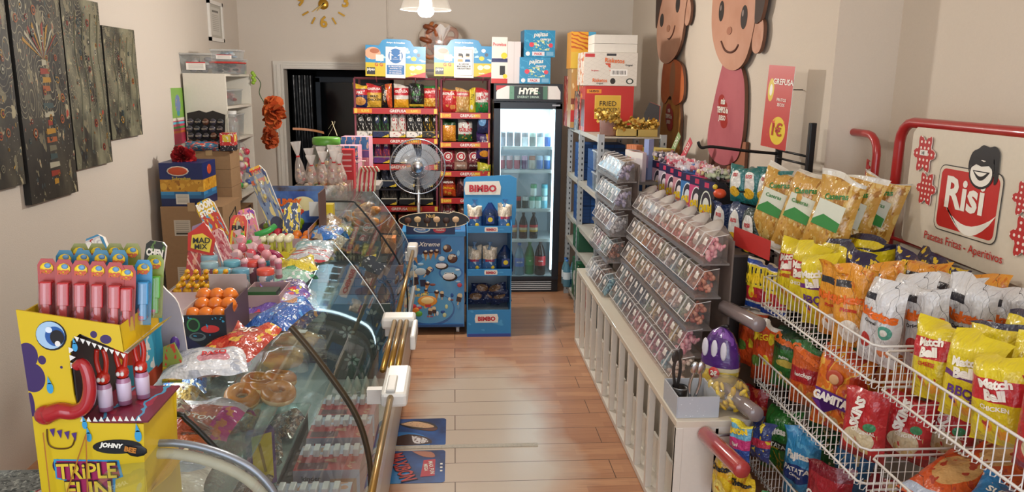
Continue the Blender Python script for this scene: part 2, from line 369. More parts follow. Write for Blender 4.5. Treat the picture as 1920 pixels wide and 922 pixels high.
# wall clock made of separate gold numerals
t=thing('wall_clock','gold stick-on wall clock with large numerals on the back wall','clock',(-1.27,7.99,2.60))
GOLD=mat('#c79a3a',.3,.7)
b=MB(); b.X=Matrix.Rotation(R(90),4,'X'); b.lathe([(0,.012),(.045,.012),(.05,.0)],GOLD,24); b.X=Matrix(); b.build('clock_hub',t)
for s,dx,dz in (('9',-.215,.03),('3',.215,.03),('6',0,-.165),('12',0,.23)):
    b=MB(); b.text(s,(dx,-.012,dz),.115,GOLD,bold=.03); b.build('numeral',t)
for a in (30,60,120,150,210,240,300,330):
    b=MB(); b.X=T(.2*sin(R(a))*1.0,-.006,.2*cos(R(a))*.9)@Matrix.Rotation(R(a),4,'Y'); b.solidbox((0,0,0),(.016,.008,.07),GOLD); b.X=Matrix(); b.build('hour_mark',t)
for a,l in ((235,.13),(222,.09)):
    b=MB(); b.X=T(0,-.016,0)@Matrix.Rotation(R(a),4,'Y'); b.prism([(-.006,-.02),(.006,-.02),(.003,l),(-.003,l)],.002,mat('#d8b868',.3,.5)); b.build('clock_hand',t)

# ------------------------------------------------------------ left wall
def art(seed):
    L0=[('N',(1.8+seed*.3,.50),'#4f4b3e'),('N',(4,.55),'#26241f'),('n',(6,.60,6),'#7a745c'),('R',(4+seed,60,.90),'#8f8970',(.0,.35,1,1)),('n',(9,.64,6),'#a39a7c'),('v',(12,.14),'#33464a'),('v',(19,.11),'#a8542e',(0,.3,1,.9)),('v',(31,.10),'#b3b0a0'),('n',(8+seed,.69,6),'#a33a28'),('n',(15,.71,5),'#b88f2c'),('N',(2.7,.62),'#100f10')]
    if seed>=2: L0=[('s',(1.2,.12,.35,.5),'#6b6a55'),('N',(2.2,.5),'#8b8a72'),('N',(3.4,.52),'#23221d')]+L0[2:9]
    return pat('#1b1a18',L0,.5)
for i,(y0,y1,z0,z1) in enumerate(((3.40,3.88,1.38,2.32),(3.915,4.395,1.27,2.46),(4.41,4.86,1.385,2.31),(4.885,5.355,1.515,2.185))):
    t=thing('canvas_print',['abstract dark canvas panel at the frame edge, leftmost of the set','tallest dark canvas panel with a totem of bright colours','dark canvas panel with pale green swirls, between the tallest and the smallest','smallest canvas panel of the set, nearest the white shelf'][i],'picture',(-2.1,(y0+y1)/2,z0),R(90),'abstract canvas panels on the left wall')
    w,h=y1-y0,z1-z0; b=MB(); b.box((0,-.0175,h/2),(w,.033,h),mat('#1c1b19',.6),front=art(i)); 
    rnd=random.Random(i)
    cols=['#a87c22','#8c3020','#a8a490','#33484a','#6d6b58','#9c5428']
    if i==1:
        for k in range(16):
            z=h*.06+k*h*.036; ww=.022+.03*abs(sin(k*.9)); b.prism([(-ww+.02,z),(ww+.02,z+.004),(ww*.9+.02,z+.028),(-ww+.02,z+.03)],0,mat(cols[k%6],.5),X=T(0,-.0352,0))
        for k in range(10):
            a=R(20+k*15.5); b.prism([(.02,.70),(.02+.17*cos(a)-.02,.74+.13*sin(a)),(.02+.19*cos(a),.76+.13*sin(a))],0,mat(cols[k%3],.5),X=T(0,-.0355,0))
    for k in range(44 if i<3 else 22):
        cx,cz,r0=rnd.uniform(-w*.42,w*.42),rnd.uniform(.08,h-.08),rnd.uniform(.005,.021)
        for q,cc in enumerate((cols[rnd.randrange(6)],'#141414',cols[rnd.randrange(6)])):
            rr=r0*(1-.33*q); b.prism([(cx+rr*cos(a*pi/8),cz+rr*1.2*sin(a*pi/8)) for a in range(16)],0,mat(cc,.5),X=T(0,-.0354-.0004*q-.00001*k,0))
    if i in (2,3):
        for k in range(4):
            cx=-w*.3+k*w*.2; pts=[(cx+.02*k,-.0358,h*.1),(cx+.05,-.0358,h*.45),(cx+.02,-.0358,h*.7),(cx+.06,-.0358,h*.92)]
            b.tube(smooth_path(pts,5),.003+.001*k,mat('#75735c',.5),5)
    b.build('printed_canvas',t)
t=thing('candy_poster','narrow green and red hanging price poster on the left wall','poster',(-2.1,6.14,1.39),R(90))
b=MB(); b.box((0,-.004,.21),(.26,.006,.42),WHITE,front=pat('#7fae4a',[('b',(0,.45),'#d8466a'),('b',(.42,.47),'#e8e0d0'),('b',(.36,.4),'#5cc0d8'),('b',(.28,.32),'#4a9a4a'),('b',(.2,.24),'#e8843a'),('e',(.5,.72,.22,.16),'#6b7fb0'),('v',(12,.25),'#c8a850',(.25,.55,.75,.9)),('e',(.5,.55,.12,.05),'#2d8aa0')])); b.build('sheet',t)
t=thing('picture_frame','small white framed notice high on the left wall above the shelf','picture',(-2.1,7.24,2.2),R(90))
b=MB()
for c,d in (((-.19,-.012,.17),(.03,.02,.34)),((.19,-.012,.17),(.03,.02,.34)),((0,-.012,.015),(.41,.02,.03)),((0,-.012,.325),(.41,.02,.03))): b.solidbox(c,d,WHITE)
b.build('frame',t)
b=MB(); b.box((0,-.006,.17),(.36,.008,.29),WHITE,front=pat('#b9b5aa',[('r',(.15,.1,.85,.9),'#cfccc4'),('s',(0,18,.35),'#a8a49c',(.25,.2,.75,.7)),('r',(.25,.76,.75,.82),'#6a6862')])); b.build('notice',t)

# white shelf unit with its boxes
t=thing('shelf_unit','tall white open shelf unit against the left wall','shelf',(-1.92,6.63,0))
b=MB(); WH=mat('#d9d4c8',.5)
b.solidbox((0,-.37,.96),(.32,.02,1.92),WH); b.solidbox((0,.37,.96),(.32,.02,1.92),WH); b.solidbox((-.15,0,.96),(.01,.72,1.9),WH); b.build('carcass',t,bevel=.002)
for z in (.06,.5,.92,1.40,1.66,1.91): b=MB(); b.solidbox((.005,0,z),(.31,.72,.02),WH); b.build('shelf_board',t,bevel=.002)
def tub(w,d,h,lid,content,label,loc,rz=0,lab=True,name='storage_tub'):
    t=thing(name,label,'container',loc,rz)
    b=MB(); m=glass('#eceff0',.16,.12); x,y=w/2,d/2; x2,y2=x*.92,y*.92
    V=[(-x2,-y2,0),(x2,-y2,0),(x2,y2,0),(-x2,y2,0),(-x,-y,h),(x,-y,h),(x,y,h),(-x,y,h)]
    b.add(V,[(0,1,5,4),(1,2,6,5),(2,3,7,6),(3,0,4,7),(3,2,1,0)],m,[[(0,0),(1,0),(1,1),(0,1)]]*5); b.build('tub_body',t)
    b=MB(); b.solidbox((0,0,h+.006),(w+.015,d+.015,.014),lid); b.build('lid',t,bevel=.004)
    if lab: b=MB(); b.box((0,-y-.004,h*.4),(w*.6,.002,h*.42),WHITE,front=pat('#efece6',[('s',(0,7,.3),'#8c8a88',(.12,.15,.9,.75)),('r',(0,.86,1,1),'#c03038')])); b.build('paper_label',t)
    if content:
        rnd=random.Random(len(label)); b=MB(); 
        for k in range(14): b.ell((rnd.uniform(-x2*.7,x2*.7),rnd.uniform(-y2*.7,y2*.7),.02+rnd.random()*h*.65),(w*.13,w*.12,h*.13),mat(content[k%len(content)],.4),8,5)
        b.build('wrapped_sweets',t)
CL=glass('#f5f7f7',.35,.15)
tub(.24,.3,.14,CL,['#8d8a90','#c8c4c0'],'clear tub with white paper label, leftmost on top of the shelf',(-1.98,6.42,1.92))
tub(.2,.26,.08,mat('#b8322c',.4),['#1c1c20','#2a2a30'],'dark tub with red lid on top of the white shelf',(-1.80,6.5,1.92),lab=False)
tub(.2,.22,.075,CL,['#a8c0d4','#dfe4e8'],'pale blue tub stacked on the dark red-lidded tub',(-1.80,6.5,2.02))
tub(.16,.15,.11,CL,['#d83a2a','#e8a890'],'small clear tub of red sweets on top of the shelf',(-1.83,6.8,1.92),lab=False)
cs=[['#c04048','#d8d0cc'],['#a83038','#e0c8c0'],['#9a8a88','#c83a44']]
for i,(y,z,lb) in enumerate(((6.45,1.675,'clear box of red sweets, left on the upper shelf board'),(6.7,1.675,'clear box of red sweets, right on the upper shelf board'),(6.45,1.415,'clear box of bright red jellies, left on the second shelf board'),(6.72,1.415,'clear box of red candy sticks, right on the second shelf board'))):
    tub(.24,.22,.11 if i<2 else .17,CL,cs[i%3],lb,(-1.9,y,z),R(90),lab=False)
for i,(y,z,cc) in enumerate(((6.4,.935,['#3a7ac0','#c8b030']),(6.55,.935,['#4a9a50','#c83868']),(6.72,.935,['#d04868','#e8c8d0']),(6.86,.935,['#c83a50','#3a60b0']))):
    t=thing('sweets_bag',['blue and yellow','green and pink','pink','red and blue'][i]+' sweets bag, '+ORD[i]+' from near end on the third white shelf board','bag',(-1.87,y,z))
    b=MB(); rnd=random.Random(i)
    for k in range(26): b.ell((rnd.uniform(-.08,.08),rnd.uniform(-.06,.06),.03+rnd.random()*.36),(.032,.03,.022),mat(cc[k%2] if k%3 else '#d8d0a0',.35),7,5,rot=(rnd.random()*3,rnd.random()*3,0))
    b.build('sweets',t)
    b=MB(); b.grid(lambda u,v:(.10*sin(v*pi)**.3*cos(u*2*pi)*.95,.078*sin(v*pi)**.3*sin(u*2*pi),v*.44),14,10,glass('#ffffff',.1,.12)); b.build('clear_film',t)
for i,(y,l) in enumerate(((6.5,'brown printed carton low on the white shelf, near end'),(6.8,'brown printed carton low on the white shelf, far end'))):
    t=thing('carton',l,'box',(-1.9,y,.51),R(90)); b=MB(); b.box((0,0,.15),(.26,.24,.3),mat('#8a6a48',.7),front=pat('#7a5a40',[('n',(5,.55),'#3a2a28'),('e',(.5,.5,.3,.2),'#c8b48a')])); b.build('carton_body',t,bevel=.003)
# orange paper flowers and a pale bag hanging at the end of the shelf
def pompom(name,label,loc,r,cols,seed,n=70,flat=1):
    rnd=random.Random(seed); b=MB()
    for k in range(n):
        a=rnd.random()*2*pi; t_=math.acos(rnd.uniform(-1,1)); d=Vector((sin(t_)*cos(a)*flat,sin(t_)*sin(a),cos(t_)))
        q=Vector((rnd.uniform(-1,1),rnd.uniform(-1,1),rnd.uniform(-1,1))).cross(d).normalized(); q2=d.cross(q); rr=r*rnd.uniform(.75,1.05); w=r*.38
        P0=d*rr*.15; M1=d*rr*.7; E1=d*rr
        b.add([P0,M1+q*w,E1+q*w*.5+q2*w*.2,E1+q2*w*.1+d*r*.06,E1-q*w*.5-q2*w*.2,M1-q*w],[(0,1,2,3),(0,3,4,5)],mat(cols[k%len(cols)],.8))
    return tag(b.build(name,loc=loc),label,'decoration')
pompom('paper_flower','large orange crepe paper flower beside the white shelf, upper of two',(-1.60,7.1,1.60),.15,['#d2612a','#c4501e','#dd7a3a'],1,90,.7)
pompom('paper_flower','smaller orange crepe paper flower hanging low beside the white shelf',(-1.64,7.1,1.37),.11,['#c4602e','#b04a20'],2,70,.7)
pompom('paper_flower','ruffled red crepe paper flower on the blue snack carton',(-1.90,5.62,1.335),.09,['#a81820','#c4242c','#8c1018'],3,110,1)
b=MB(); b.tube(smooth_path([(-1.73,6.98,1.93),(-1.68,7.02,1.85),(-1.70,7.04,1.76),(-1.66,7.03,1.68)]),.004,mat('#3f5a34',.6),5)
for k in range(5): b.ell((-1.73+.012*(k%2),6.97,1.93-.02*k),(.018,.015,.018),mat('#8fb53a',.6),7,5)
tag(b.build('green_garland'),'small green leafy garland hanging from the end of the white shelf','decoration')

# cartons stacked by the left wall
KR=mat('#9c7c5a',.8,bump=.1,bscale=30,grain=.08)
def kbox(label,c,d,rz=0,face=None,logo=False):
    t=thing('cardboard_box',label,'box',(c[0],c[1],c[2]),rz)
    b=MB(); b.box((0,0,d[2]/2),d,KR,front=face or KR); b.build('carton_body',t,bevel=.004)
    b=MB(); b.solidbox((0,-d[1]/2-.0008,d[2]-.001),(.05,.0015,.06),mat('#b89a70',.3)); b.build('packing_tape',t)
    if logo:
        b=MB(); b.box((-.07,-d[1]/2-.002,d[2]*.55),(.11,.002,.11),WHITE,front=pat('#c9c0b0',[('s',(0,8,.3),'#8a8478',(.1,.1,.9,.9)),('r',(.1,.08,.9,.2),'#3a3830')])); b.build('paper_label',t)
        b=MB(); X=T(d[0]/2+.002,0,d[2]*.55)@RZ(R(90)); ink=mat('#2b2420',.8)
        b.tube([(v*1.0,0,w) for v,w in [(-.11,-.05),(-.08,.05),(0,.07),(.08,.1),(.09,.02),(.06,-.06),(-.03,-.07)]],.004,ink,5,X=X,closed=True); b.text('Vidal',(0,-.001,0),.035,ink,X=X,slant=.3); b.build('printed_logo',t)
kbox('large brown carton at the floor by the left wall',(-1.83,5.68,0),(.42,.46,.34),0)
kbox('large brown carton with paper label, second from the floor by the left wall',(-1.82,5.68,.341),(.42,.46,.34),0,logo=True)
kbox('large brown carton with white paper label under the blue snack carton',(-1.82,5.68,.682),(.42,.46,.33),0,logo=True)
for i in range(3): kbox('small brown carton %s behind the blue snack carton'%['at the bottom','in the middle','on top'][i],(-1.82,6.05,.95+i*.135+.0),(.3,.26,.133),0)
t=thing('snack_carton','dark blue snack carton with yellow crackers on top of brown cartons','box',(-1.88,5.62,1.013),0)
b=MB(); fr=pat('#1c2c66',[('b',(0,.18),'#182555'),('b',(.18,.34),'#2a6a9c'),('s',(1.6,0,.5),'#3f8cc0',(0,.26,1,.34)),('b',(.34,.62),'#c8912c'),('v',(5,.42),'#dba93e',(0,.34,1,.6)),('n',(8,.6),'#a06a20',(0,.34,1,.6))],.4)
b.box((0,0,.15),(.29,.3,.3),mat('#1c2c66',.4),front=fr,side=fr); b.build('carton_body',t,bevel=.003)
b=MB(); b.ell((-.02,-.152,.245),(.075,.002,.035),mat('#d9d2c4',.4),14,6); b.ell((-.02,-.1535,.245),(.066,.002,.028),mat('#c8502a',.4),14,6); b.build('brand_badge',t)
b=MB(); b.ell((.146,0,.245),(.002,.05,.035),mat('#c8502a',.4),14,6); b.build('brand_badge',t)
b=MB(); b.text('Sobresitos',(0,-.151,.195),.022,mat('#d8c23a',.5),fit=.22); b.build('lettering',t)
b=MB(); b.box((.0,-.152,.05),(.09,.002,.07),WHITE,front=pat('#d8d4c8',[('s',(0,8,.3),'#8c8880',(.1,.1,.9,.9))])); b.build('paper_label',t)
# lollipop card, jar and small box on the small cartons
t=thing('lollipop_display','black card display covered with round dark lollipops on the brown cartons','display',(-1.86,5.98,1.36),0)
b=MB(); b.prism([(-.13,0),(.13,0),(.14,.26),(.05,.29),(0,.275),(-.05,.29),(-.14,.27)],.006,mat('#17120f',.5),X=T(0,.03,0)@Matrix.Rotation(R(-8),4,'X')); b.build('backing_card',t)
rnd=random.Random(5)
for r_ in range(4):
    for c_ in range(5):
        b=MB(); x=-.11+.055*c_+.008*(r_%2); z=.05+.052*r_; b.ell((x,.0+.005*r_,z),(.026,.012,.026),mat(rnd.choice(['#2c2a30','#3c3a44','#5a3a2c','#24282e']),.25),10,6); b.text('PIKOTA',(x,-.013+.005*r_,z),.008,mat('#c8b8a0'),fit=.04); b.build('lollipop',t)
tag(MB().grid(lambda u,v:((u-.5)*.24,-.03-.04*sin(u*pi)*sin(v*pi),.0+v*.07),10,6,pat('#2c6a8c',[('n',(6,.55),'#c84a38'),('n',(9,.62),'#d8c8b8')])).build('sweets_packet',loc=(-1.87,5.955,1.356)),'blue and red sweets packet at the foot of the black lollipop card','packet')
t=thing('clear_jar','tall clear plastic jar standing beside the black lollipop card','jar',(-1.68,6.08,1.36))
b=MB(); b.lathe([(0,0),(.045,0),(.045,.22),(.03,.24),(.03,.26)],glass('#eef0ee',.12,.05),18); b.build('jar_body',t); b=MB(); b.lathe([(.034,.26),(.034,.285),(0,.285)],glass('#f4f4f2',.5,.2),18); b.build('lid',t)
t=thing('small_box','small red yellow and black sweet box beside the black lollipop card','box',(-1.68,5.95,1.36))
b=MB(); p=pat('#c43838',[('b',(0,.3),'#24222a'),('r',(.2,.5,.8,.9),'#d8c03a'),('n',(6,.6),'#e0dcd4')]); b.box((0,0,.065),(.1,.1,.13),p,front=p,side=p); b.build('carton_body',t,bevel=.002)
# ------------------------------------------------------------ packets and boxes
def bag_mesh(w,h,d,m,seed=0,texts=(),back=None,crimp=None,extra=None,nu=14,nv=20,sag=0.0):
    """snack bag standing on its base; front faces -Y. texts: (string, x, z, height, material[, rot, fit, bold])  x,z in metres from base centre"""
    rnd=random.Random(seed*7+1); ph=[rnd.random()*6.28 for _ in range(8)]; k1=rnd.uniform(.7,1.2)
    def shape(u,v):
        g=min(1,sin(pi*min(1,max(0,(v-.045)/.91)))**.45) if .045<v<.955 else 0
        e=max(0,1-abs(2*u-1)**2.6)**.55
        wr=.15*sin(9*u*k1+ph[0]+5*v)*(1-g*.5)+.09*sin(17*u+ph[1]-8*v)+.12*sin(7*v+ph[2]+3*u)+.06*sin(23*v+ph[7]+9*u)
        end=.7*(abs(2*v-1)**3)*sin(11*u+ph[3])
        return d/2*g*e*(1+wr+end*.7)
    def front(u,v):
        g=sin(pi*min(1,max(0,v)))**.5
        x=(u-.5)*w*(1-.07*g+.02*sin(6*v+ph[4])); z=h*v+.012*h*sin(5*u+ph[5])*(v>.8)*v
        tp=max(0,(v-.78)/.22); z-=tp*tp*h*(.03+.05*abs(sin(ph[1])))*(1+.8*sin(3*u+ph[7])); y=-shape(u,v)-.004*sin(14*u+ph[6])*(v>.95 or v<.05)+tp*tp*w*.22*sin(ph[0])+tp*.02*sin(8*u+ph[2])+sag*(v-.5)**2
        return (x,y,z)
    def bk(u,v):
        x,y,z=front(u,v); s_=shape(u,v); return (x,y+s_*1.8,z)
    b=MB(); b.grid(front,nu,nv,m); b.grid(bk,nu,nv,back or m,flip=True)
    if crimp:
        for z0,z1 in ((0,.045),(.955,1)): b.grid(lambda u,v:tuple(Vector(front(u,z0+(z1-z0)*v))-Vector((0,.0012,0))),nu,1,crimp)
    def surf(x,z): 
        u=min(.99,max(.01,x/w/.95+.5)); v=min(.99,max(.01,z/h)); return front(u,v)[1]-.0015
    for t in texts:
        b.text(t[0],(t[1]*w,0,t[2]*h),t[3]*h,t[4],rot=R(t[5]) if len(t)>5 else 0,fit=(t[6] if len(t)>6 else .84)*w,bold=t[7] if len(t)>7 else .03,surf=surf)
    if extra: extra(b,surf)
    return b.mesh('snack_bag')
TXW=mat('#f2eee4',.4); TXR=mat('#c4202a',.4); TXK=mat('#17161a',.4); TXY=mat('#f0cc28',.4); TXB=mat('#1c3a80',.4); TXG=mat('#2c7a34',.4); TXO=mat('#e06a1e',.4); TXP=mat('#5a2a80',.4)
GLOSS=dict(rough=.28,clear=.4,bump=.55)
CHIP=lambda reg,c1='#d89a34',c2='#f0c868',c3='#9a5c1e': [('r',reg,c1),('v',(8,.42),c2,reg),('n',(11,.6),c3,reg)]
def boxpack(name,label,cat,loc,dim,base,face,rz=0,side=None,extra=None,group=None,rough=.5,bevel=.002,body='carton_body'):
    t=thing(name,label,cat,loc,rz,group); b=MB(); w,d,h=dim
    b.box((0,0,h/2),(w,d,h),mat(base,rough),front=face,side=side); b.build(body,t,bevel=bevel)
    if extra: b=MB(); extra(b,w,d,h); b.build('print',t)
    return t

# ------------------------------------------------------------ snack racks against the doorway
def rack(name,label,x0,x1,rails,y0,y1,top):
    t=thing(name,label,'shelf rack',((x0+x1)/2,y0,0)); w=x1-x0; dp=y1-y0
    dkm=mat('#25222a',.4,.3); pk=mat('#8a4a58',.4,.2)
    for sx in (-1,1): b=MB(); b.tube([(sx*(w/2-.012),.02,0),(sx*(w/2-.012),.02,top)],.01,pk,8); b.build('upright',t)
    for sx in (-1,1): b=MB(); b.tube([(sx*(w/2-.012),dp-.02,0),(sx*(w/2-.012),dp-.02,top)],.01,pk,8); b.build('upright',t)
    b=MB(); b.tube([(-w/2+.012,.02,top),(w/2-.012,.02,top)],.01,pk,8); b.build('top_rail',t)
    for z,pr in rails:
        b=MB(); b.solidbox((0,dp/2,z-.012),(w-.03,dp-.02,.014),dkm); b.solidbox((0,dp-.01,z+.1),(w-.03,.006,.2),dkm); b.build('shelf',t)
        if pr:
            b=MB(); b.box((0,-.008,z-.02),(w,.012,.052),mat('#b8342e',.3),front=pat('#b22e2e',[('r',(.04,.15,.22,.85),'#e08a28'),('r',(.01,.1,.045,.9),'#e8c850'),('r',(.955,.1,.99,.9),'#e8c850'),('r',(.62,.15,.8,.8),'#d8892c')],.3))
            b.text('GREFUSA',(.02,-.0145,z-.02),.026,TXW,fit=w*.3); b.text(pr,(-w*.36,-.0145,z-.02),.026,mat('#f4e060'),fit=w*.16); b.text(pr,(w*.22,-.0145,z-.02),.024,mat('#f4e060'),fit=w*.15); b.build('price_rail',t)
    return t
rack('snack_rack','left snack rack with red price rails behind the fan',-.885,-.145,[(1.64,'0,50€'),(1.375,'1,00€'),(1.145,'0,40€'),(.93,None),(.765,'1,00€'),(.5,None)],7.0,7.4,1.9)
rack('snack_rack','narrower right snack rack with red price rails beside the fridge',-.125,.325,[(1.605,'1,00€'),(1.345,'1,00€'),(1.085,'0,80€'),(.84,'0,80€'),(.6,None)],7.0,7.4,1.9)
def bagrow(z,y,xs,w,h,d,specs,group,where):
    for i,(x,sp) in enumerate(zip(xs,specs)):
        lab,m,tx=sp[:3]; me=bag_mesh(w if len(sp)<4 else sp[3],h,d,m,seed=i+int(z*10),texts=tx,nu=10,nv=12)
        place(me,'snack_bag',lab+' '+where,'snack bag',(x,y,z),R((-6,5,-3,4,2)[i%5]),group)
b1='on the left rack top shelf'
bagrow(1.647,7.09,(-.83,-.71,-.60,-.47,-.335,-.205),.135,.215,.07,[
 ('navy and red bag with a burger picture',pat('#232a5c',[('b',(.75,1),'#e0b428'),('b',(.5,.72),'#c02a30'),('e',(.5,.25,.4,.18),'#d89a50')],**GLOSS),[('FRE',0,.6,.12,TXW)]),
 ('yellow bag with red top lettered fried chicken',pat('#d8a83c',[('b',(.6,1),'#c0272d')],**GLOSS),[('GREFUSA',0,.75,.1,TXW),('FRIED',0,.45,.1,TXK),('CHICKEN',0,.32,.1,TXK)]),
 ('black bag with orange flames',pat('#1e1a1c',[('d',(1,.3,.65),'#c8502a'),('n',(6,.62),'#e0a040')],**GLOSS),[('HOT CORN',-.1,.5,.12,TXW,80,.9)],.1),
 ('white and red bag with a yellow foot',pat('#d8d2c8',[('b',(.5,.8),'#c02a34'),('b',(0,.34),'#e0a028')],**GLOSS),[('GREFUSA',0,.66,.1,TXW)]),
 ('black and green bag',pat('#17191a',[('n',(5,.6),'#3f7a34'),('b',(.05,.15),'#c8a830')],**GLOSS),[('SALAD',0,.55,.1,TXG)]),
 ('red bag with yellow crackers',pat('#c22c2e',[('b',(.8,1),'#2c7a3c')]+CHIP((0,.05,1,.4)),**GLOSS),[('SNATTS',0,.65,.11,TXW)])],'snack bags on the left rack, top shelf',b1)
me=bag_mesh(.15,.09,.04,pat('#d8d8d4',[('n',(7,.6),'#8a8a90')],**GLOSS),3); place(me,'snack_bag','silver white packet lying across the bags on the top rack shelf','snack bag',(-.30,7.16,1.875),(R(8),R(-18),0))
# cartons of seed bags
def seed_tray(x,z,lab,cols,txt,corner='#e0c030'):
    t=thing('display_tray',lab,'display box',(x,7.1,z)); b=MB(); w=.14
    b.box((0,.0,.03),(w,.16,.05),mat('#d8d0c0',.5),front=pat(cols[0],[('d',(1,-.8,.55),corner),('n',(5,.6),cols[1])])); b.solidbox((0,.085,.1),(w,.004,.2),mat(cols[1])); b.text('1€',(w*.32,-.081,.03),.022,TXK); b.build('tray',t)
    for k in range(2):
        me=bag_mesh(w*.5,.185,.05,pat(cols[2],[('n',(4,.55),cols[3]),('e',(.5,.55,.32,.2),cols[4])],**GLOSS),k,[(txt,0,.55,.16,TXW if cols[4]!='#e8e4dc' else TXR)],nu=8,nv=9)
        place(me,'snack_bag','%s seed bag in the %s'%(['left','right'][k],lab),'snack bag',(x-.035+.07*k,7.09,z+.058),R(-5+9*k))
T2='tray, second shelf of left rack'
for i,(cols,txt,l) in enumerate(((('#e8e4dc','#6a6a70','#17171a','#d8d4cc','#2a2a2e'),'G','black and white'),(('#24305a','#1c1c22','#202426','#3c7a3a','#1a2a50'),'P','dark green and blue'),(('#e8e0d8','#a02a2c','#d8d4cc','#b02a30','#e8e4dc'),'G','red and white'),(('#e8e4dc','#3a3a40','#26262a','#dcd8d0','#34343a'),'G','grey striped'),(('#1c1a16','#c8a028','#1a1816','#d0a428','#201c18'),'K','black and gold'))):
    seed_tray(-.80+.148*i,1.383,l+' '+T2,cols,txt)
seed_tray(-.80,1.153,'teal and blue tray, third shelf of left rack',('#1a3a50','#245a70','#1c6a7a','#18365c','#3a9aa8'),'W')
seed_tray(-.65,1.153,'purple and red tray, third shelf of left rack',('#5a2a70','#8a3a3a','#6a2a5a','#c04a3a','#4a2a7a'),'M')
for i in range(3): seed_tray(-.5+.148*i,1.153,'dark tray %s behind the fan on the third rack shelf'%['left','centre','right'][i],('#22242c','#2c2e3a','#1c1e2a','#3a3c4c','#30343c'),'K')
for i in range(4): seed_tray(-.76+.165*i,.938,'navy tray, %s from the left on the fourth rack shelf'%ORD[i],('#1c2438','#20242e','#1a2238','#5a6270','#2c3858'),'O')
for i in range(4): seed_tray(-.76+.165*i,.773,'black tray, %s from left, lowest red rail of left rack'%ORD[i],('#1c1c20','#241c1c','#1a1a1e','#5a5450','#332c2c'),'G')
for i,c in enumerate(('#a8602c','#b8743a','#7a3428','#c88a40')):
    boxpack('carton','%s carton, %s on the bottom shelf of the left snack rack'%(['orange','tan','dark red','ochre'][i],ORD[i]),'box',(-.78+.17*i,7.14,.51),(.14,.2,.17),c,pat(c,[('n',(4,.6),'#d8b070')]))
b2='on the right snack rack'
bagrow(1.612,7.09,(-.055,.075,.165,.26),.14,.225,.075,[
 ('red bag of peanuts',pat('#bd2f30',[('b',(.86,1),'#c8843c'),('v',(5,.3),'#d89a50',(0,.5,1,.62)),('v',(4,.36),'#d88a4a',(0,0,1,.3))],**GLOSS),[('GREFUSA',0,.72,.1,TXW)],.17),
 ('clear bag of pale crisps',pat('#c89a5c',[('v',(7,.35),'#e4c890'),('b',(.62,.8),'#c8525a')],**GLOSS),[('GREFUSA',0,.71,.08,TXW)],.13),
 ('narrow yellow bag',pat('#e0c838',[('e',(.4,.2,.2,.1),'#f0ece0')],**GLOSS),[('PIPAS',0,.6,.1,TXK,80)],.06),
 ('white red and green bag of corn snacks',pat('#d8ccc4',[('b',(.78,1),'#c03038'),('b',(0,.4),'#2c7a3c'),('n',(6,.6),'#b02c34')],**GLOSS),[('GUBLINS',0,.6,.12,TXR,12)])],'snack bags on the right rack, top shelf','on the right rack top shelf')
b3='on the right rack second shelf'
bagrow(1.352,7.09,(-.05,.10),.135,.2,.07,[
 ('clear bag of orange curls with dark green top',pat('#d88a28',[('v',(9,.3),'#f0b850'),('b',(.72,1),'#2a4a2c')],**GLOSS),[]),
 ('white bag with red name and green foot',pat('#d8d4cc',[('b',(0,.32),'#2c5a30'),('v',(6,.25),'#c8a040',(0,0,1,.35)),('n',(5,.6),'#a83038')],**GLOSS),[('GUBLINS',0,.52,.17,TXR)])],'snack bags on the right rack, second shelf',b3)
bagrow(1.43,7.04,(.265,),.12,.19,.06,[('dark blue bag with a pale round picture',pat('#20284e',[('e',(.4,.55,.3,.22),'#6a9ac8')],**GLOSS),[('TAKIS',0,.85,.1,TXW)])],'tall clip strip bags',b3)
bagrow(1.20,7.04,(.262,),.13,.25,.06,[('purple bag with yellow rolled snacks',pat('#3a2458',[('e',(.6,.18,.35,.12),'#d8902c'),('d',(1,.5,1.15),'#d8a030')],**GLOSS),[('Takis',-.05,.55,.2,TXW,15)])],'tall clip strip bags',b3)
bagrow(.975,7.02,(.27,),.13,.2,.06,[('yellow green bag of crisps',pat('#b8b02c',[('n',(5,.6),'#d8d050'),('b',(.1,.3),'#c88a28')],**GLOSS),[('Tijeras',0,.6,.18,TXG,15)])],'tall clip strip bags','beside the third shelf of the right snack rack')
def glogo(b,s): 
    for q,(r_,c_) in enumerate(((.042,'#e8e4dc'),(.036,'#b8323a'))): b.prism([(r_*cos(a*pi/9),.125+r_*sin(a*pi/9)) for a in range(18)],0,mat(c_),X=T(0,s(0,.125)-.003-.001*q,0))
    b.text('G',(0,s(0,.125)-.006,.125),.04,TXW,bold=.06)
for i in range(3):
    me=bag_mesh(.125,.2,.07,pat(['#a83040','#8a5c50','#7a3038'][i],[('b',(0,.35),['#7a2430','#b08a78','#5a2a2a'][i]),('n',(7,.62),'#c8a898')],**GLOSS),i,[('FRUTOS',0,.2,.08,TXW)],extra=glogo,nu=10,nv=12)
    place(me,'snack_bag',['red bag with round G logo, left','brown bag with round G logo, middle','dark red bag with round G logo, right'][i]+' on the third shelf of the right rack','snack bag',(-.055+.125*i*.92,7.09,1.092),R(-4+4*i),'round logo snack bags')
bagrow(.847,7.08,(-.06,.09),.15,.2,.08,[('orange red bag of corn crisps',pat('#c8481e',[('b',(.55,.8),'#8a2418'),('v',(5,.35),'#e0a040',(0,0,1,.35))],**GLOSS),[('GREFUSA',0,.68,.1,TXW),('TORTILLA',0,.42,.1,TXY)]),('dark bag',pat('#4a2028',[('n',(5,.6),'#8a5a4a')],**GLOSS),[])],'bags on the right rack, fourth shelf','on the fourth shelf of the right snack rack')
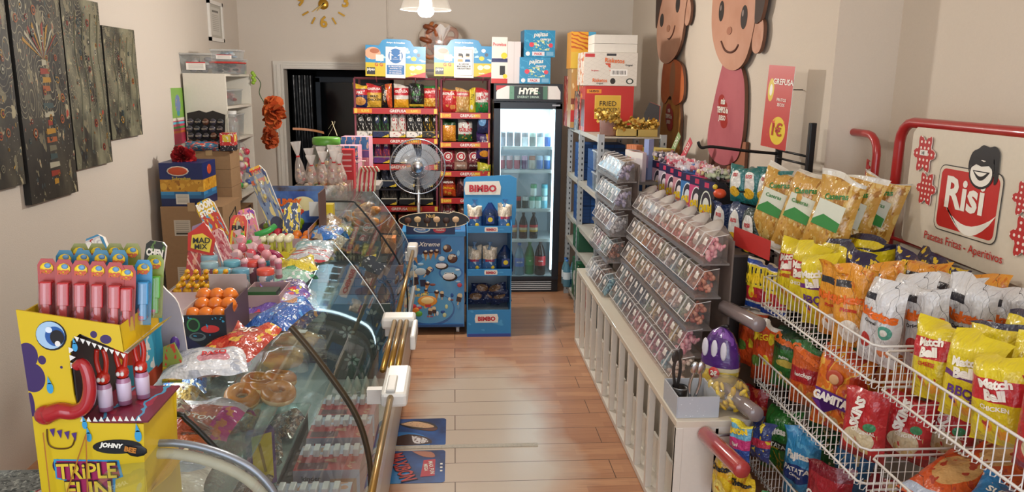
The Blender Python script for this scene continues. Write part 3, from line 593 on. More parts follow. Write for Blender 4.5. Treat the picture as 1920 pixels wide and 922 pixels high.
bagrow(.607,7.08,(-.06,.10),.15,.2,.08,[('dark red nut bag',pat('#6a1c24',[('n',(5,.6),'#a88a68')],**GLOSS),[('MIXTAZ',0,.5,.13,TXW)]),('brown nut bag',pat('#5a3428',[('n',(5,.6),'#a88a68')],**GLOSS),[])],'bags on the right rack, lowest shelf','on the lowest shelf of the right snack rack')

# header cards above the racks
def header(x,z,rz,lab,covid):
    t=thing('header_card',lab,'sign',(x,6.92,z),(0,rz,0)); w,h=.515,.26
    fr=pat('#2c86b8',[('b',(0,.44),'#c8b020'),('d',(.6,-1,.42),'#c42c30'),('e',(.12,.74,.13,.2),'#d8a080'),('e',(.15,.82,.08,.08),'#a8603c'),('n',(5,.62),'#a8d0e0',(0,.44,1,1)),('r',(.02,.06,.16,.28),'#26262a'),('r',(.17,.5,.3,.7),'#e0dcd4'),('e',(.8,.6,.045,.07),'#e0c030'),('e',(.83,.85,.035,.06),'#f0ece4'),('e',(.88,.72,.03,.06),'#4a5a6c'),('e',(.78,.3,.05,.08),'#f0e8c8'),('e',(.89,.32,.06,.07),'#f0e8c8')],.35)
    b=MB(); b.prism([(-w/2,0),(w/2,0),(w/2,h),(w*.30,h),(w*.24,h+.045),(w*.17,h+.055),(-w*.15,h+.055),(-w*.22,h+.045),(-w*.28,h),(-w/2,h)],.012,fr,side=mat('#b83848',.4),uvbox=(-w/2,0,w/2,h)); b.build('printed_card',t)
    b=MB(); b.text('tiempo de bocaditos',(-.0,-.001,h+.025),.018,TXW,fit=.2); b.text('pipas',(-w*.41,-.002,.055),.03,TXW,fit=.07); b.text('G G',(-w*.28,-.002,.1),.03,TXR,fit=.07); b.text('Snacks',(w*.3,-.002,.03),.014,TXW); b.build('card_lettering',t)
    b=MB(); b.solidbox((-w*.0,-.006,.12),(.17,.004,.26),WHITE); b.build('paper_notice',t)
    X=T(0,-.009,.12)
    if covid==0:
        b=MB(); BL=mat('#2a6aa8',.5); b.prism([(.062*cos(a*pi/14),.055+.062*sin(a*pi/14)) for a in range(28)],0,BL,X=X); b.prism([(-.075,-.1),(.075,-.1),(.075,-.022),(-.075,-.022)],0,BL,X=X)
        Y=X@T(0,-.001,0)
        for s in (-1,1):
            b.prism([(s*.042+.008*cos(a*pi/6),.09+.008*sin(a*pi/6)) for a in range(12)],0,WHITE,X=Y); b.prism([(s*.036,.02),(s*.05,.02),(s*.05,.078),(s*.036,.078)],0,WHITE,X=Y); b.prism([(s*.036,.062),(s*.036,.07),(s*.02,.062),(s*.02,.056)],0,WHITE,X=Y)
        b.prism([(-.026,.028),(.026,.028),(.026,.031),(-.026,.031)],0,WHITE,X=Y); b.text('1,5m',(0,0,.042),.01,WHITE,X=Y)
        for k,s in enumerate(('ES OBLIGATORIO','MANTENER 1,5M','DE DISTANCIA','DE SEGURIDAD')): b.text(s,(0,0,-.034-.018*k),.0115,WHITE,X=Y,fit=.13)
        b.build('distance_notice_print',t)
    else:
        b=MB()
        for c,d in (((-.072,0,0),(.002,.001,.22)),((.072,0,0),(.002,.001,.22)),((0,0,.11),(.146,.001,.002)),((0,0,-.11),(.146,.001,.002))): b.solidbox(c,d,TXK,X=X)
        sk=mat('#e0b894'); 
        for s,cl in ((-1,'#e0a070'),(1,'#2a5a94')):
            x0=s*.032; b.prism([(x0-.024,.005),(x0+.024,.005),(x0+.02,.026),(x0-.02,.026)],0,mat(cl),X=X@T(0,-.001,0)); b.prism([(x0+.014*cos(a*pi/8),.05+.018*sin(a*pi/8)) for a in range(16)],0,sk,X=X@T(0,-.0015,0))
            b.prism([(x0-.017,.052),(x0+.017,.052),(x0+.016,.074),(x0-.014,.076)],0,TXK,X=X@T(0,-.002,0)); b.prism([(x0-.011,.034),(x0+.011,.034),(x0+.011,.046),(x0-.011,.046)],0,WHITE,X=X@T(0,-.0025,0))
            if s<0: b.prism([(x0+.012,.04),(x0+.026,.04),(x0+.024,.068),(x0+.014,.068)],0,TXK,X=X@T(0,-.001,0))
        for k,s in enumerate(('EL USO DE','MASCARILLA ES','OBLIGATORIO')): b.text(s,(0,-.001,-.015-.019*k),.014,TXK,X=X,fit=.12,bold=.04)
        b.build('mask_notice_print',t)
    for sx in (-1,1): b=MB(); b.tube([(sx*.17,.012,.02),(sx*.17,.02,-.02),(sx*.17,.1,-.05)],.005,mat('#8a4a58'),6); b.build('clip',t)
header(-.505,1.915,R(1.2),'header card with the blue keep-your-distance notice above the left rack',0)
header(.085,1.925,R(.4),'header card with the face mask notice above the right rack',1)
# bag of bread rings on top of the racks
t=thing('bread_bag','clear bag of brown bread rings lying on top of the racks between the cards','bag',(-.13,7.25,2.12))
b=MB(); rnd=random.Random(9)
for k in range(12):
    a=rnd.random()*6; X=T(rnd.uniform(-.11,.12),rnd.uniform(-.03,.03),rnd.uniform(0,.22))@Euler((rnd.random()*3,rnd.random()*3,0)).to_matrix().to_4x4(); b.tube([(.055*cos(q*pi/6),.055*sin(q*pi/6),0) for q in range(12)],.022,mat(['#8a4a24','#a86434','#6e3618'][k%3],.5),8,X=X,closed=True)
b.build('bread_rings',t)
b=MB(); b.grid(lambda u,v:((.19+.02*sin(9*u*2*pi/2+v*7))*sin(v*pi)**.5*cos(2*pi*u),.09*sin(v*pi)**.5*sin(2*pi*u),-.07+.36*v),24,14,glass('#fffaf4',.16,.15)); b.grid(lambda u,v:(.02+.06*cos(2*pi*u)*(v+.3),-.06-.05*sin(2*pi*u)*(v+.3),.14+.1*v+.02*sin(u*30)),22,3,glass('#ffffff',.4,.2)); b.build('clear_film',t)
b=MB(); b.solidbox((-.13,7.22,1.975),(.5,.2,.02),mat('#3a3238')); b.solidbox((-.13,7.22,2.01),(.36,.2,.05),mat('#8a7460',.6)); b.build('spare_carton')
o=C.objects['spare_carton']; tag(o,'flat brown carton on top of the racks under the bread bag','box')

# ------------------------------------------------------------ pedestal fan
t=thing('pedestal_fan','pedestal fan with clear blades and round wire guard behind the freezer','fan',(-.30,6.47,0))
b=MB(); b.lathe([(0,.0),(.19,0),(.19,.02),(.05,.04),(.03,.06)],WHITE,28); b.build('base',t)
b=MB(); b.tube([(0,0,.05),(0,0,1.1)],.014,CHROME,10); b.build('pole',t)
CZ=1.195; FX=T(0,-.08,CZ)@Matrix.Rotation(R(90),4,'X')
b=MB(); b.lathe([(0,-.02),(.05,-.03),(.06,-.1),(.05,-.16),(0,-.17)],WHITE,20,X=FX@T(0,0,-.03)); b.build('motor',t)
b=MB(); RR=.225
b.tube([(RR*cos(a*pi/24),RR*sin(a*pi/24),0) for a in range(48)],.006,CHROME,8,X=FX,closed=True)
for k in range(72):
    a=2*pi*k/72
    for sg in (1,-1): b.tube([(.035*cos(a),.035*sin(a),sg*.05),(.15*cos(a),.15*sin(a),sg*.045),(.205*cos(a),.205*sin(a),sg*.025),(RR*cos(a),RR*sin(a),0)],.0009,CHROME,4,X=FX,cap=False)
for r_,zz in ((.09,.048),(.15,.046)): b.tube([(r_*cos(a*pi/20),r_*sin(a*pi/20),zz) for a in range(40)],.0014,CHROME,5,X=FX,closed=True)
b.build('wire_guard',t)
b=MB(); 
for k in range(4):
    a0=k*pi/2
    b.grid(lambda u,v:((.03+.165*u)*cos(a0+v*1.15+u*.25),(.03+.165*u)*sin(a0+v*1.15+u*.25),.025*(v-.5)),8,8,glass('#c8ccd0',.4,.08,1.6),X=FX)
b.build('blades',t)
b=MB(); b.lathe([(0,.064),(.04,.062),(.052,.052),(.052,.045)],CHROME,20,X=FX)
for k in range(14): a=2*pi*k/14; b.ell((.060*cos(a),.060*sin(a),.052),(.005,.005,.004),CHROME,6,4,X=FX)
b.build('hub',t)

# ------------------------------------------------------------ ice cream freezer
t=thing('chest_freezer','blue ice cream chest freezer covered with product stickers','freezer',(-.155,5.65,0)); t.scale=(1,1,.955)
FB='#2d7cb8'; w=.455
b=MB(); fm=pat('#3384c0',[('N',(1.5,.55),'#5aa6d4'),('d',(-.6,1,.55),'#2672b0'),('e',(.42,.2,.42,.19),'#1f5f9e'),('e',(.42,.21,.40,.17),'#4a9ccc'),('e',(.78,.60,.2,.08),'#256aae'),('e',(.78,.60,.17,.06),'#78b4dc'),('r',(.03,.8,.62,.97),'#1d3f74'),('n',(4,.66),'#8cc4e4')],.25,clear=.4)
b.box((0,.31,.43),(w,.62,.74),mat(FB,.3),front=fm,side=mat(FB,.3)); b.build('cabinet_body',t,bevel=.01)
b=MB(); b.box((0,.31,.815),(w+.02,.64,.035),mat('#3a8cc4',.3)); b.build('top_rim',t,bevel=.006)
b=MB(); b.solidbox((-.0,.33,.836),(w-.05,.54,.008),glass('#bcd8e8',.25,.03)); b.build('sliding_glass_lid',t)
b=MB(); b.solidbox((0,-.008,.075),(w-.01,.02,.02),mat('#1a4a80',.4)); b.build('bottom_strip',t)
for sx in (-1,1):
    for sy in (0,1):
        b=MB(); b.X=T(sx*(w/2-.05),.05+.52*sy,.028)@Matrix.Rotation(R(90),4,'Y'); b.lathe([(0,-.012),(.028,-.012),(.028,.012),(0,.012)],mat('#d0d0d0',.4),14); b.X=Matrix(); b.solidbox((sx*(w/2-.05),.05+.52*sy,.055),(.03,.04,.02),STEEL); b.build('caster_wheel',t)
def stick(b,c,kind,s=1,rot=0):
    X=T(c[0],-.0035,c[1])@Matrix.Rotation(R(rot),4,'Y')@Matrix.Scale(s,4)
    if kind=='cone':
        b.prism([(-.02,0),(0,-.075),(.02,0)],.002,mat('#c08648',.5),X=X); b.ell((0,0,.01),(.024,.004,.018),mat('#4a2618',.4),12,6,X=X); b.ell((.002,-.002,.022),(.014,.003,.01),mat('#e8dcc8',.4),10,6,X=X)
    elif kind=='bar':
        b.prism([(-.016,-.03),(.016,-.03),(.018,.02),(.01,.034),(-.01,.034),(-.018,.02)],.003,mat('#3a1c12',.35),X=X); b.prism([(-.016,.008),(.016,.004),(.018,.02),(.01,.034),(-.01,.034),(-.018,.02)],0,mat('#e4cfa4',.4),X=X@T(0,-.0005,0)); b.prism([(-.004,-.055),(.004,-.055),(.004,-.03),(-.004,-.03)],.002,mat('#d8b888'),X=X)
    elif kind=='sand': b.ell((0,0,0),(.05,.003,.03),mat('#231814',.4),18,6,X=X); b.ell((-.006,-.002,.004),(.042,.003,.022),mat('#ece8e4',.4),18,6,X=X)
    elif kind=='disc': b.ell((0,0,0),(.032,.004,.032),mat('#542c1c',.35),16,6,X=X); b.ell((-.012,-.002,.008),(.016,.003,.018),mat('#d8c0a0',.4),12,6,X=X)
    elif kind=='fruit':
        for q,cc in enumerate(('#cc2c34','#e8862c','#5aa83c')): b.ell((.018*q,-.001*q,-.024*q),(.024,.004,.02),mat(cc,.4),12,6,X=X)
b=MB()
for c,k,s,r_ in (((-.15,.66),'cone',1.2,-20),((-.06,.66),'cone',.8,0),((-.02,.665),'cone',.8,5),((.02,.67),'cone',.8,8),((.1,.7),'disc',1,0),((.14,.62),'disc',1.2,0),((.06,.56),'sand',1,0),((.12,.47),'sand',1.15,0),((-.15,.46),'bar',1.8,-10),((-.04,.52),'bar',1.1,35),((-.05,.41),'cone',.8,10),((-.16,.23),'fruit',1.2,0),((-.06,.36),'cone',.6,0),((.06,.33),'bar',.8,0),((.02,.34),'cone',.8,0),((.19,.30),'bar',1.1,12),((-.03,.19),'bar',.9,5),((.0,.2),'bar',.9,-5)): stick(b,c,k,s,r_)
rn=random.Random(31)
for k in range(30):
    cx,cz=rn.uniform(-.2,.2),rn.uniform(.1,.72); b.ell((cx,-.0015-.00005*k,cz),(rn.uniform(.008,.026),.0015,rn.uniform(.007,.02)),mat(rn.choice(['#a8c8dc','#d8e4e8','#6aa4cc','#c8d4a0','#d8b8a8','#8a4a3c','#1f4f94','#c84a58','#e0d8c8']),.4),10,5)
b.ell((-.05,-.003,.275),(.075,.004,.045),mat('#e49a3c',.4),20,6); b.ell((-.05,-.005,.28),(.05,.004,.028),mat('#f4d890',.4),18,6); b.ell((-.1,-.004,.515),(.045,.003,.03),mat('#b8c4c8',.5),16,5)
b.prism([(-.065,.225),(-.025,.225),(-.02,.27),(-.07,.27)],.002,mat('#c83a3a'),X=T(0,-.006,0)); b.prism([(-.1,.395),(-.065,.395),(-.06,.45),(-.105,.45)],.002,mat('#20203c'),X=T(0,-.004,0))
b.text('Xtreme',(-.03,-.005,.735),.036,TXW,slant=.35,fit=.17); b.text('OREO',(.115,-.008,.5),.02,TXW); b.text('Maxibon',(.06,-.008,.585),.014,TXB); b.text('Milka',(.14,-.009,.645),.018,TXW); b.text('HELADO',(-.09,-.005,.33),.024,TXY,rot=R(12),fit=.1); b.text('NUII',(-.14,-.009,.45),.016,TXK); b.text('Pirulo',(-.03,-.005,.15),.014,TXR)
b.build('stickers',t)
b=MB(); b.box((-.02,-.012,.85),(.36,.006,.07),mat('#20345c',.35),front=pat('#1d2f5c',[('e',(.32,.55,.17,.36),'#d8e8f0'),('e',(.32,.55,.14,.26),'#3a7ac0'),('e',(.68,.5,.13,.36),'#c83848')])); b.text('Nestlé',(-.09,-.0165,.855),.018,TXW); b.text('Helados',(.05,-.0165,.85),.014,TXW); b.build('brand_strip',t)
b=MB(); b.X=T(-.0,-.02,.925); el=[(.252*cos(a*pi/20),.062*sin(a*pi/20)) for a in range(40)]; el=[(x+(.012 if x>.15 else 0),z*(1.35 if x>.12 and z>0 else 1)) for x,z in el]
b.prism(el,.006,mat('#17110e',.35)); b.tube([(x,-.001,z) for x,z in el],.003,mat('#d8c8a8',.4),5,closed=True); b.text('Nuii',(-.02,-.001,.036),.03,mat('#d8b46a',.4),bold=.03)
for k in range(6):
    x=-.185+.07*k; b.ell((x,-.003,-.0+.008*(k%2)),(.026,.004,.024),mat(['#5a3420','#d8b888','#3a2014','#dcb890','#3c2418','#e0bc94'][k],.4),14,6); b.prism([(x-.004,-.045),(x+.004,-.045),(x+.004,-.02),(x-.004,-.02)],.002,mat('#d8b888'),X=T(0,-.002,0))
b.X=Matrix(); b.build('oval_header',t)

# ------------------------------------------------------------ cardboard bread stand
t=thing('bread_stand','blue cardboard bread display stand with three tiers beside the freezer','display stand',(.26,5.58,0)); w=.325
BB=mat('#3a94d0',.4); BI=mat('#b8c4d0',.5)
def logo(b,x,z,h,y): 
    b.prism([(x-h*2.35,z-h*.85),(x+h*2.35,z-h*.85),(x+h*2.45,z+h*.2),(x+h*2.2,z+h*1.0),(x-h*2.3,z+h*.9),(x-h*2.5,z)],.0015,TXW,X=T(0,y,0)); b.text('BIMBO',(x,y-.001,z),h,mat('#c42a38',.4),bold=.05,fit=h*4.2)
b=MB()
for sx in (-1,1): b.prism([(0,0),(.4,0),(.4,1.0),(.36,1.02),(.02,.86),(0,.8)],.006,BB,X=T(sx*w/2,0,0)@RZ(R(90)))
b.solidbox((0,.397,.5),(w,.006,1.0),BI); b.build('side_panels',t)
for z,hh,nm in ((.0,.21,'plinth'),(.475,.05,'tray_lip'),(.80,.05,'tray_lip')):
    b=MB(); b.box((0,-.0,z+hh/2),(w+.004,.008,hh),BB,front=pat('#2f8ccc',[('n',(3,.6),'#4aa4dc')],.35)); 
    if nm=='plinth': b.solidbox((0,.2,z+.16),(w-.01,.38,.008),BI); b.solidbox((0,-.005,.012),(w,.004,.024),mat('#3a50a0'))
    else: b.solidbox((0,.2,z+.004),(w-.01,.38,.008),BI)
    logo(b,-.02 if nm=='plinth' else .01,z+hh*(.68 if nm=='plinth' else .5),.036 if nm=='plinth' else .02,-.006); b.build(nm,t)
b=MB(); b.prism([(-.19,.84),(.19,.84),(.2,.95),(.2,1.19),(.15,1.215),(-.17,1.2),(-.19,1.18)],.006,mat('#3090cc',.35),X=T(0,.1,.0)); logo(b,-.05,1.115,.055,.097); b.build('header_board',t)
def loaf(x,y,z,lab,kind,seed=0):
    t=thing('bread_packet',lab,'bread',(x,y,z),R(-4+seed*3)); rnd=random.Random(seed)
    if kind=='slice':
        b=MB(); m=pat('#d8c4a0',[('b',(.55,1),'#c8bca8'),('n',(6,.55),'#efe6d4'),('b',(0,.5),'#4a7cb4'),('n',(4,.6),'#c8d8e4',(0,0,1,.5))],rough=.3,clear=.5,bump=.3)
        me=bag_mesh(.115,.2,.09,m,seed,[('BIMBO',0,.46,.09,TXR)],nu=10,nv=12); place_child(me,'wrapped_loaf',t)
        b.lathe([(.0,.0),(.028,.0),(.012,.02),(.006,.03),(.02,.055)],glass('#9ac0e4',.4,.15),10,c=(0,0,.17))
        b.ell((.02,-.045,.04),(.014,.004,.014),TXY,10,6); b.build('bag_neck',t)
    elif kind=='bun':
        b=MB(); b.ell((0,0,.055),(.058,.05,.06),mat('#b4743a',.4),12,8); b.ell((0,0,.11),(.05,.045,.04),mat('#c08448',.4),12,8); b.build('brown_rolls',t)
        b=MB(); b.grid(lambda u,v:((.062*(1-max(0,v-.6)*2))*cos(2*pi*u)*(1+.05*sin(u*40)),.055*(1-max(0,v-.6)*2)*sin(2*pi*u),.2*v),18,9,glass('#3a68b0',.2,.12)); b.box((0,-.058,.08),(.06,.002,.06),TXB,front=pat('#1c3a7c',[('e',(.5,.5,.3,.3),'#f0d028')])); b.build('clear_wrapper',t)
def place_child(me,name,t,loc=(0,0,0),rot=(0,0,0),label=None):
    o=bpy.data.objects.new(name,me); C.objects.link(o); o.parent=t; o.location=loc; o.rotation_euler=rot
    if label: o['label']=label
    return o
loaf(.15,5.68,.81,'bread packet, left of three on the top tier of the blue stand','slice',0); loaf(.265,5.68,.81,'round roll packet with yellow seal, middle of the top tier of the blue stand','bun',1); loaf(.375,5.68,.81,'bread packet, right of three on the top tier of the blue stand','slice',2)
loaf(.15,5.68,.485,'bread packet, left on the middle tier of the blue stand','slice',1); loaf(.265,5.68,.485,'bread packet, centre of the middle tier of the blue stand','slice',2); loaf(.38,5.68,.485,'brown roll packet on the right of the middle tier of the blue stand','bun',2)
for i,(x,z,rr) in enumerate(((.16,.215,0),(.27,.215,20),(.36,.22,-15),(.2,.275,10),(.33,.28,-20))):
    me=bag_mesh(.17,.1,.09,pat('#1c2850',[('n',(4,.6),'#3a4c80'),('e',(.5,.55,.3,.28),'#7a5c40'),('n',(8,.66),'#c8d0dc')],**GLOSS),i,nu=10,nv=10)
    place(me,'bread_packet','dark blue cake packet, %s in the pile on the lowest tier'%['lower left','lower middle','lower right','upper left','upper right'][i],'bread',(x,5.72+.03*(i%2),z),(R(-25),R(rr),R(rr)),'cake packets in the blue stand')

# ------------------------------------------------------------ drinks fridge
t=thing('drinks_fridge','tall black glass-door drinks fridge with lit white inside','fridge',(.643,6.83,0)); w=.6; h=1.87
KB=mat('#15171c',.35)
b=MB()
for c,d in (((-w/2+.015,.3,h/2),(.03,.58,h)),((w/2-.015,.3,h/2),(.03,.58,h)),((0,.575,h/2),(w,.03,h)),((0,.3,h-.07),(w,.58,.14)),((0,.3,.04),(w,.58,.09))): b.solidbox(c,d,KB)
b.build('cabinet',t,bevel=.003)
b=MB(); WI=mat('#dfe8ec',.4)
for c,d in (((-w/2+.036,.3,.9),(.012,.5,1.6)),((w/2-.036,.3,.9),(.012,.5,1.6)),((0,.553,.9),(w-.06,.012,1.6)),((0,.3,.095),(w-.06,.5,.012)),((0,.3,1.71),(w-.06,.5,.012))): b.solidbox(c,d,WI)
b.build('liner',t)
for z in (.12,.47,.75,1.10,1.31): b=MB(); b.solidbox((0,.28,z),(w-.09,.44,.012),mat('#dce6ea',.3)); b.solidbox((0,.055,z+.002),(w-.09,.012,.028),mat('#e8f0f2',.3)); b.build('wire_shelf',t)
b=MB(); b.tube([(w/2-.06,.05,.2),(w/2-.06,.05,1.66)],.011,mat('#eaf6ff',.4,emit=9),8); b.tube([(-w/2+.06,.05,.2),(-w/2+.06,.05,1.66)],.008,mat('#eaf6ff',.4,emit=5),8); b.build('light_tube',t)
l=light('fridge_light','AREA',(.643,7.0,1.68),9,(.85,.95,1),.4,.15)
b=MB()
for c,d in (((-w/2+.03,-.012,.93),(.06,.035,1.56)),((w/2-.03,-.012,.93),(.06,.035,1.56)),((0,-.012,1.685),(w,.035,.06)),((0,-.012,.135),(w,.035,.03))): b.solidbox(c,d,mat('#1c2129',.3))
b.build('door_frame',t,bevel=.003)
b=MB(); b.solidbox((0,-.01,.91),(w-.12,.006,1.52),glass('#e4eef0',.03,.01,1.0)); b.build('door_glass',t)
b=MB(); b.solidbox((w/2-.055,-.034,1.69),(.07,.004,.014),STEEL); b.build('door_badge',t)
b=MB(); 
for k in range(5): b.solidbox((0,-.012,.028+.018*k),(w*.8,.01,.008),mat('#c8ccd0',.4))
b.solidbox((0,-.004,.065),(w,.006,.11),KB); b.build('vent_grille',t)
b=MB(); hz=1.795; b.solidbox((0,-.015,hz),(w,.02,.15),KB); b.prism([(-w/2+.02,hz-.055),(w/2-.02,hz-.055),(w/2-.02,hz+.01),(w/2-.05,hz+.058),(-w/2+.05,hz+.058),(-w/2+.02,hz-.0)],.002,mat('#d8d8d4',.3),X=T(0,-.028,0)); b.prism([(-w/2+.02,hz+.015),(-w/2+.02,hz+.06),(-w/2+.12,hz+.06)],.002,mat('#b02a30',.3),X=T(0,-.0285,0))
b.box((0,-.033,hz),(.33,.008,.112),mat('#101412',.3),front=pat('#14201a',[('r',(0,.0,.12,1),'#5c8a70'),('r',(.88,0,1,1),'#46705a'),('n',(3,.62),'#3a6a50')],.25)); b.text('HYPE',(0,-.0385,hz+.014),.055,TXW,slant=.15,bold=.05,fit=.25); b.text('ENERGY DRINK',(0,-.0385,hz-.036),.02,mat('#a8c0b4'),fit=.22); b.build('header_sign',t)
def bottle(name,label,loc,r,h,liq,lb=None,cap='#c8c8c8',cat='bottle',clear=False,txt=None):
    t=thing(name,label,cat,loc); n=16
    b=MB(); b.lathe([(0,0),(r*.9,0),(r,.02*h),(r,.55*h),(r*.97,.62*h),(r*.6,.8*h),(r*.32,.88*h),(r*.32,.95*h)],liq,n); b.build('bottle_body',t)
    b=MB(); b.lathe([(r*.38,.94*h),(r*.38,h),(0,h)],mat(cap,.4),12); b.build('cap',t)
    if lb: 
        b=MB(); b.lathe([(r*1.02,.28*h),(r*1.02,.55*h)],lb,n)
        if txt: b.text(txt,(0,-r*1.03,.42*h),.05*h,TXW,fit=r*1.6,surf=lambda x,z:-sqrt(max(0,(r*1.035)**2-x*x)))
        b.build('label_wrap',t)
G='bottles in the drinks fridge'
WB=glass('#8ccbe0',.35,.05)
bottle('water_bottle','large water bottle with blue label, leftmost on the fridge floor',(.50,6.98,.128),.046,.30,WB,mat('#2f6cb8',.4),'#2f6cb8',txt='AGUA')
bottle('water_bottle','large water bottle with blue label, second on the fridge floor',(.60,6.98,.128),.046,.30,WB,mat('#2f6cb8',.4),'#2f6cb8',txt='AGUA')
bottle('soda_bottle','green soda bottle on the fridge floor',(.70,7.02,.128),.045,.31,mat('#1f8a48',.2),mat('#2aa050',.4),'#2aa050',txt='up')
bottle('soda_bottle','large cola bottle with red label, right on the fridge floor',(.795,6.98,.128),.05,.33,mat('#24100c',.15),mat('#b8222a',.4),'#b8222a',txt='Cola')
for i in range(3): bottle('wine_bottle','dark bottle with cream and red label, %s on the fourth fridge shelf'%['left','middle','right'][i],(.535+.095*i,6.95,.478),.038,.24,mat('#1c0e10',.15),pat('#d8c8a0',[('b',(.6,1),'#c03034'),('b',(0,.25),'#c8a030')]),'#1a1a1a')
def can(label,loc,c,r=.029,h=.11):
    t=thing('drink_can',label,'can',loc); b=MB(); b.lathe([(0,0),(r*.8,0),(r,.008),(r,h-.01),(r*.85,h),(r*.82,h-.002),(0,h-.002)],pat(c[0],[('b',(.45,.8),c[1])],.3),14); b.build('can_body',t); b=MB(); b.lathe([(r*.86,h),(r*.8,h+.001),(0,h-.001)],CHROME,14); b.build('can_lid',t)
for i,(x,z,c,l) in enumerate(((.71,.758,('#d8ece4','#3a9a80'),'white and green can, left'),(.765,.758,('#d8ece4','#3a9a80'),'white and green can, centre'),(.82,.758,('#7ac0d0','#e0f0f0'),'pale blue can, right'),(.72,.87,('#e0f0e8','#3a9a60'),'white and green can stacked on top, left'),(.82,.87,('#a8dce0','#5ab0c0'),'pale blue can stacked on top, right'),(.58,.758,('#2a2024','#b02a30'),'dark red can, far left'),(.645,.758,('#2c3a34','#c8ccc8'),'dark green can, left of centre'))): can(l+' on the third fridge shelf',(x,6.96,z),c)
bottle('soda_bottle','small cola bottle at the left of the third fridge shelf',(.51,6.96,.758),.03,.22,mat('#24100c',.15),mat('#b8222a',.4),'#b8222a')
cc=[('#a8283c','#d8c0c0'),('#9a2438','#d0b8c0'),('#b02c40','#e0d0d0'),('#7a5a80','#c8a0c0'),('#c8c0b0','#b06a3c'),('#3a70b0','#a8c8e0'),('#3268a8','#c0d8e8')]
for i in range(7): can('%s can, %s from the left on the second fridge shelf'%(['red','crimson','bright red','mauve','cream','blue','mid blue'][i],ORD[i]),(.43+.068*i,6.96,1.118),cc[i],h=.12)
for i in range(7): can('%s can, %s from the left on the top fridge shelf'%(['grey','dark grey','black','silver','dark green','white','blue'][i],ORD[i]),(.43+.068*i,6.96,1.318),[('#6a7480','#2c3238'),('#4a5058','#22262c'),('#1c1e22','#3a3c40'),('#c0c8cc','#6a7278'),('#2c4a3c','#8aa89a'),('#d8dee0','#8a9298'),('#2c5aa0','#a8c0d8')][i],h=.13)
# ------------------------------------------------------------ boxes on the fridge and on the metal shelving
F=1.872
boxpack('snack_carton','tall white snack carton with red name, upper of two on the fridge',"box",(.395,7.0,F+.2),(.135,.2,.19),'#dcd8d0',pat('#dcd8d0',[('b',(0,.06),'#2a2a60'),('e',(.8,.18,.2,.14),'#e8c828')]),extra=lambda b,w,d,h:b.text('Promitos',(0,-d/2-.001,h*.68),.03,TXR,fit=w*.85))
boxpack('snack_carton','white and red carton with black figure, lower of two on the fridge','box',(.395,7.0,F),(.14,.2,.198),'#dcd8d0',pat('#e0dcd4',[('b',(0,.2),'#c83a38'),('b',(.9,1),'#2c3260'),('r',(.52,.35,.85,.75),'#1c1c1e'),('e',(.85,.3,.14,.1),'#e8c828')]))
boxpack('tall_carton','plain tall white carton with red edge on the fridge','box',(.522,7.0,F),(.115,.2,.355),'#b8626a',pat('#d8d0d0',[('r',(.48,0,.52,1),'#c4bcbc')]))
PJ=pat('#2a8ab8',[('s',(3,3,.08,2),'#49a4cc'),('n',(9,.57),'#b8cc8c',(.3,.25,.82,.62)),('n',(12,.62),'#e8ead8',(.3,.25,.82,.62)),('e',(.24,.46,.08,.09),'#d8485a'),('e',(.86,.44,.07,.08),'#d8485a'),('r',(.26,.05,.66,.2),'#e0e0e8'),('e',(.12,.12,.07,.08),'#e8e8ec'),('r',(.72,.05,.95,.2),'#7ab0d0')],.35)
for z,x,dy,l in ((0,.705,0,'bright blue bread stick carton directly on the fridge'),(.227,.735,.0,'bright blue bread stick carton stacked on top of the other')):
    boxpack('breadstick_carton',l,'box',(x,7.0,F+z),(.27,.24,.225),'#2580ac',PJ,R(3 if z else 0),side=pat('#2478a4',[('n',(4,.6),'#4a9cc4')],.35),extra=lambda b,w,d,h:(b.text('pajitas',(.01,-d/2-.001,h*.82),.045,TXW,fit=w*.7,slant=.2,rot=R(3)),b.text('caseras',(.05,-d/2-.001,h*.66),.016,TXW),b.text('PACK',(-.01,-d/2-.001,h*.12),.02,TXR)))
t=thing('metal_shelving','grey slotted angle metal shelving with loaded shelves beside the fridge','shelving',(1.0,5.36,0))
PM=pat('#aeb4b6',[('v',(40,.2,0),'#3a3e42')],.4,obj=False)
def post(x,y):
    b=MB(); ang=mat('#b0b5b8',.4,.3); b.solidbox((x,y,.77),(.004,.04,1.54),ang); b.solidbox((x+.02,y-.02,.77),(.04,.004,1.54),ang)
    hole=mat('#2a2d30')
    for k in range(32): b.solidbox((x-.0025,y+.004,.05+.046*k),(.001,.01,.018),hole); b.solidbox((x+.024,y-.0225,.05+.046*k),(.01,.001,.018),hole)
    b.build('slotted_post',t)
for y in (0,.82,1.44):
    for x in (0,.44): post(x,y)
for z in (.12,.54,.75,1.11,1.515):
    b=MB(); b.solidbox((.24,.72,z),(.47,1.46,.006),mat('#b4b0a6',.5)); b.solidbox((.003,.72,z-.014),(.004,1.46,.034),mat('#b0aca2',.5)); b.build('shelf_plate',t)
Y0=5.36
boxpack('snack_carton','large red fried chicken snack carton on the metal shelving','box',(1.185,6.1,1.52),(.375,.3,.345),'#b82a26',pat('#b82c26',[('r',(.2,.28,.74,.8),'#d8b84a'),('r',(.22,.3,.72,.78),'#d0a838'),('r',(.03,.84,.33,.93),'#e08a28'),('n',(6,.64),'#c84a20',(0,0,.2,.4))],.4),side=pat('#a82a24',[('n',(3,.58),'#c88a28'),('r',(.4,.1,.9,.7),'#5a3020')],.4),extra=lambda b,w,d,h:(b.text('FRIED',(-.01,-d/2-.001,h*.62),.036,TXK,bold=0),b.text('CHICKEN',(-.01,-d/2-.001,h*.48),.036,TXK,bold=0,fit=.17),b.text('NUEVO',(-.12,-d/2-.001,h*.885),.016,TXK)))
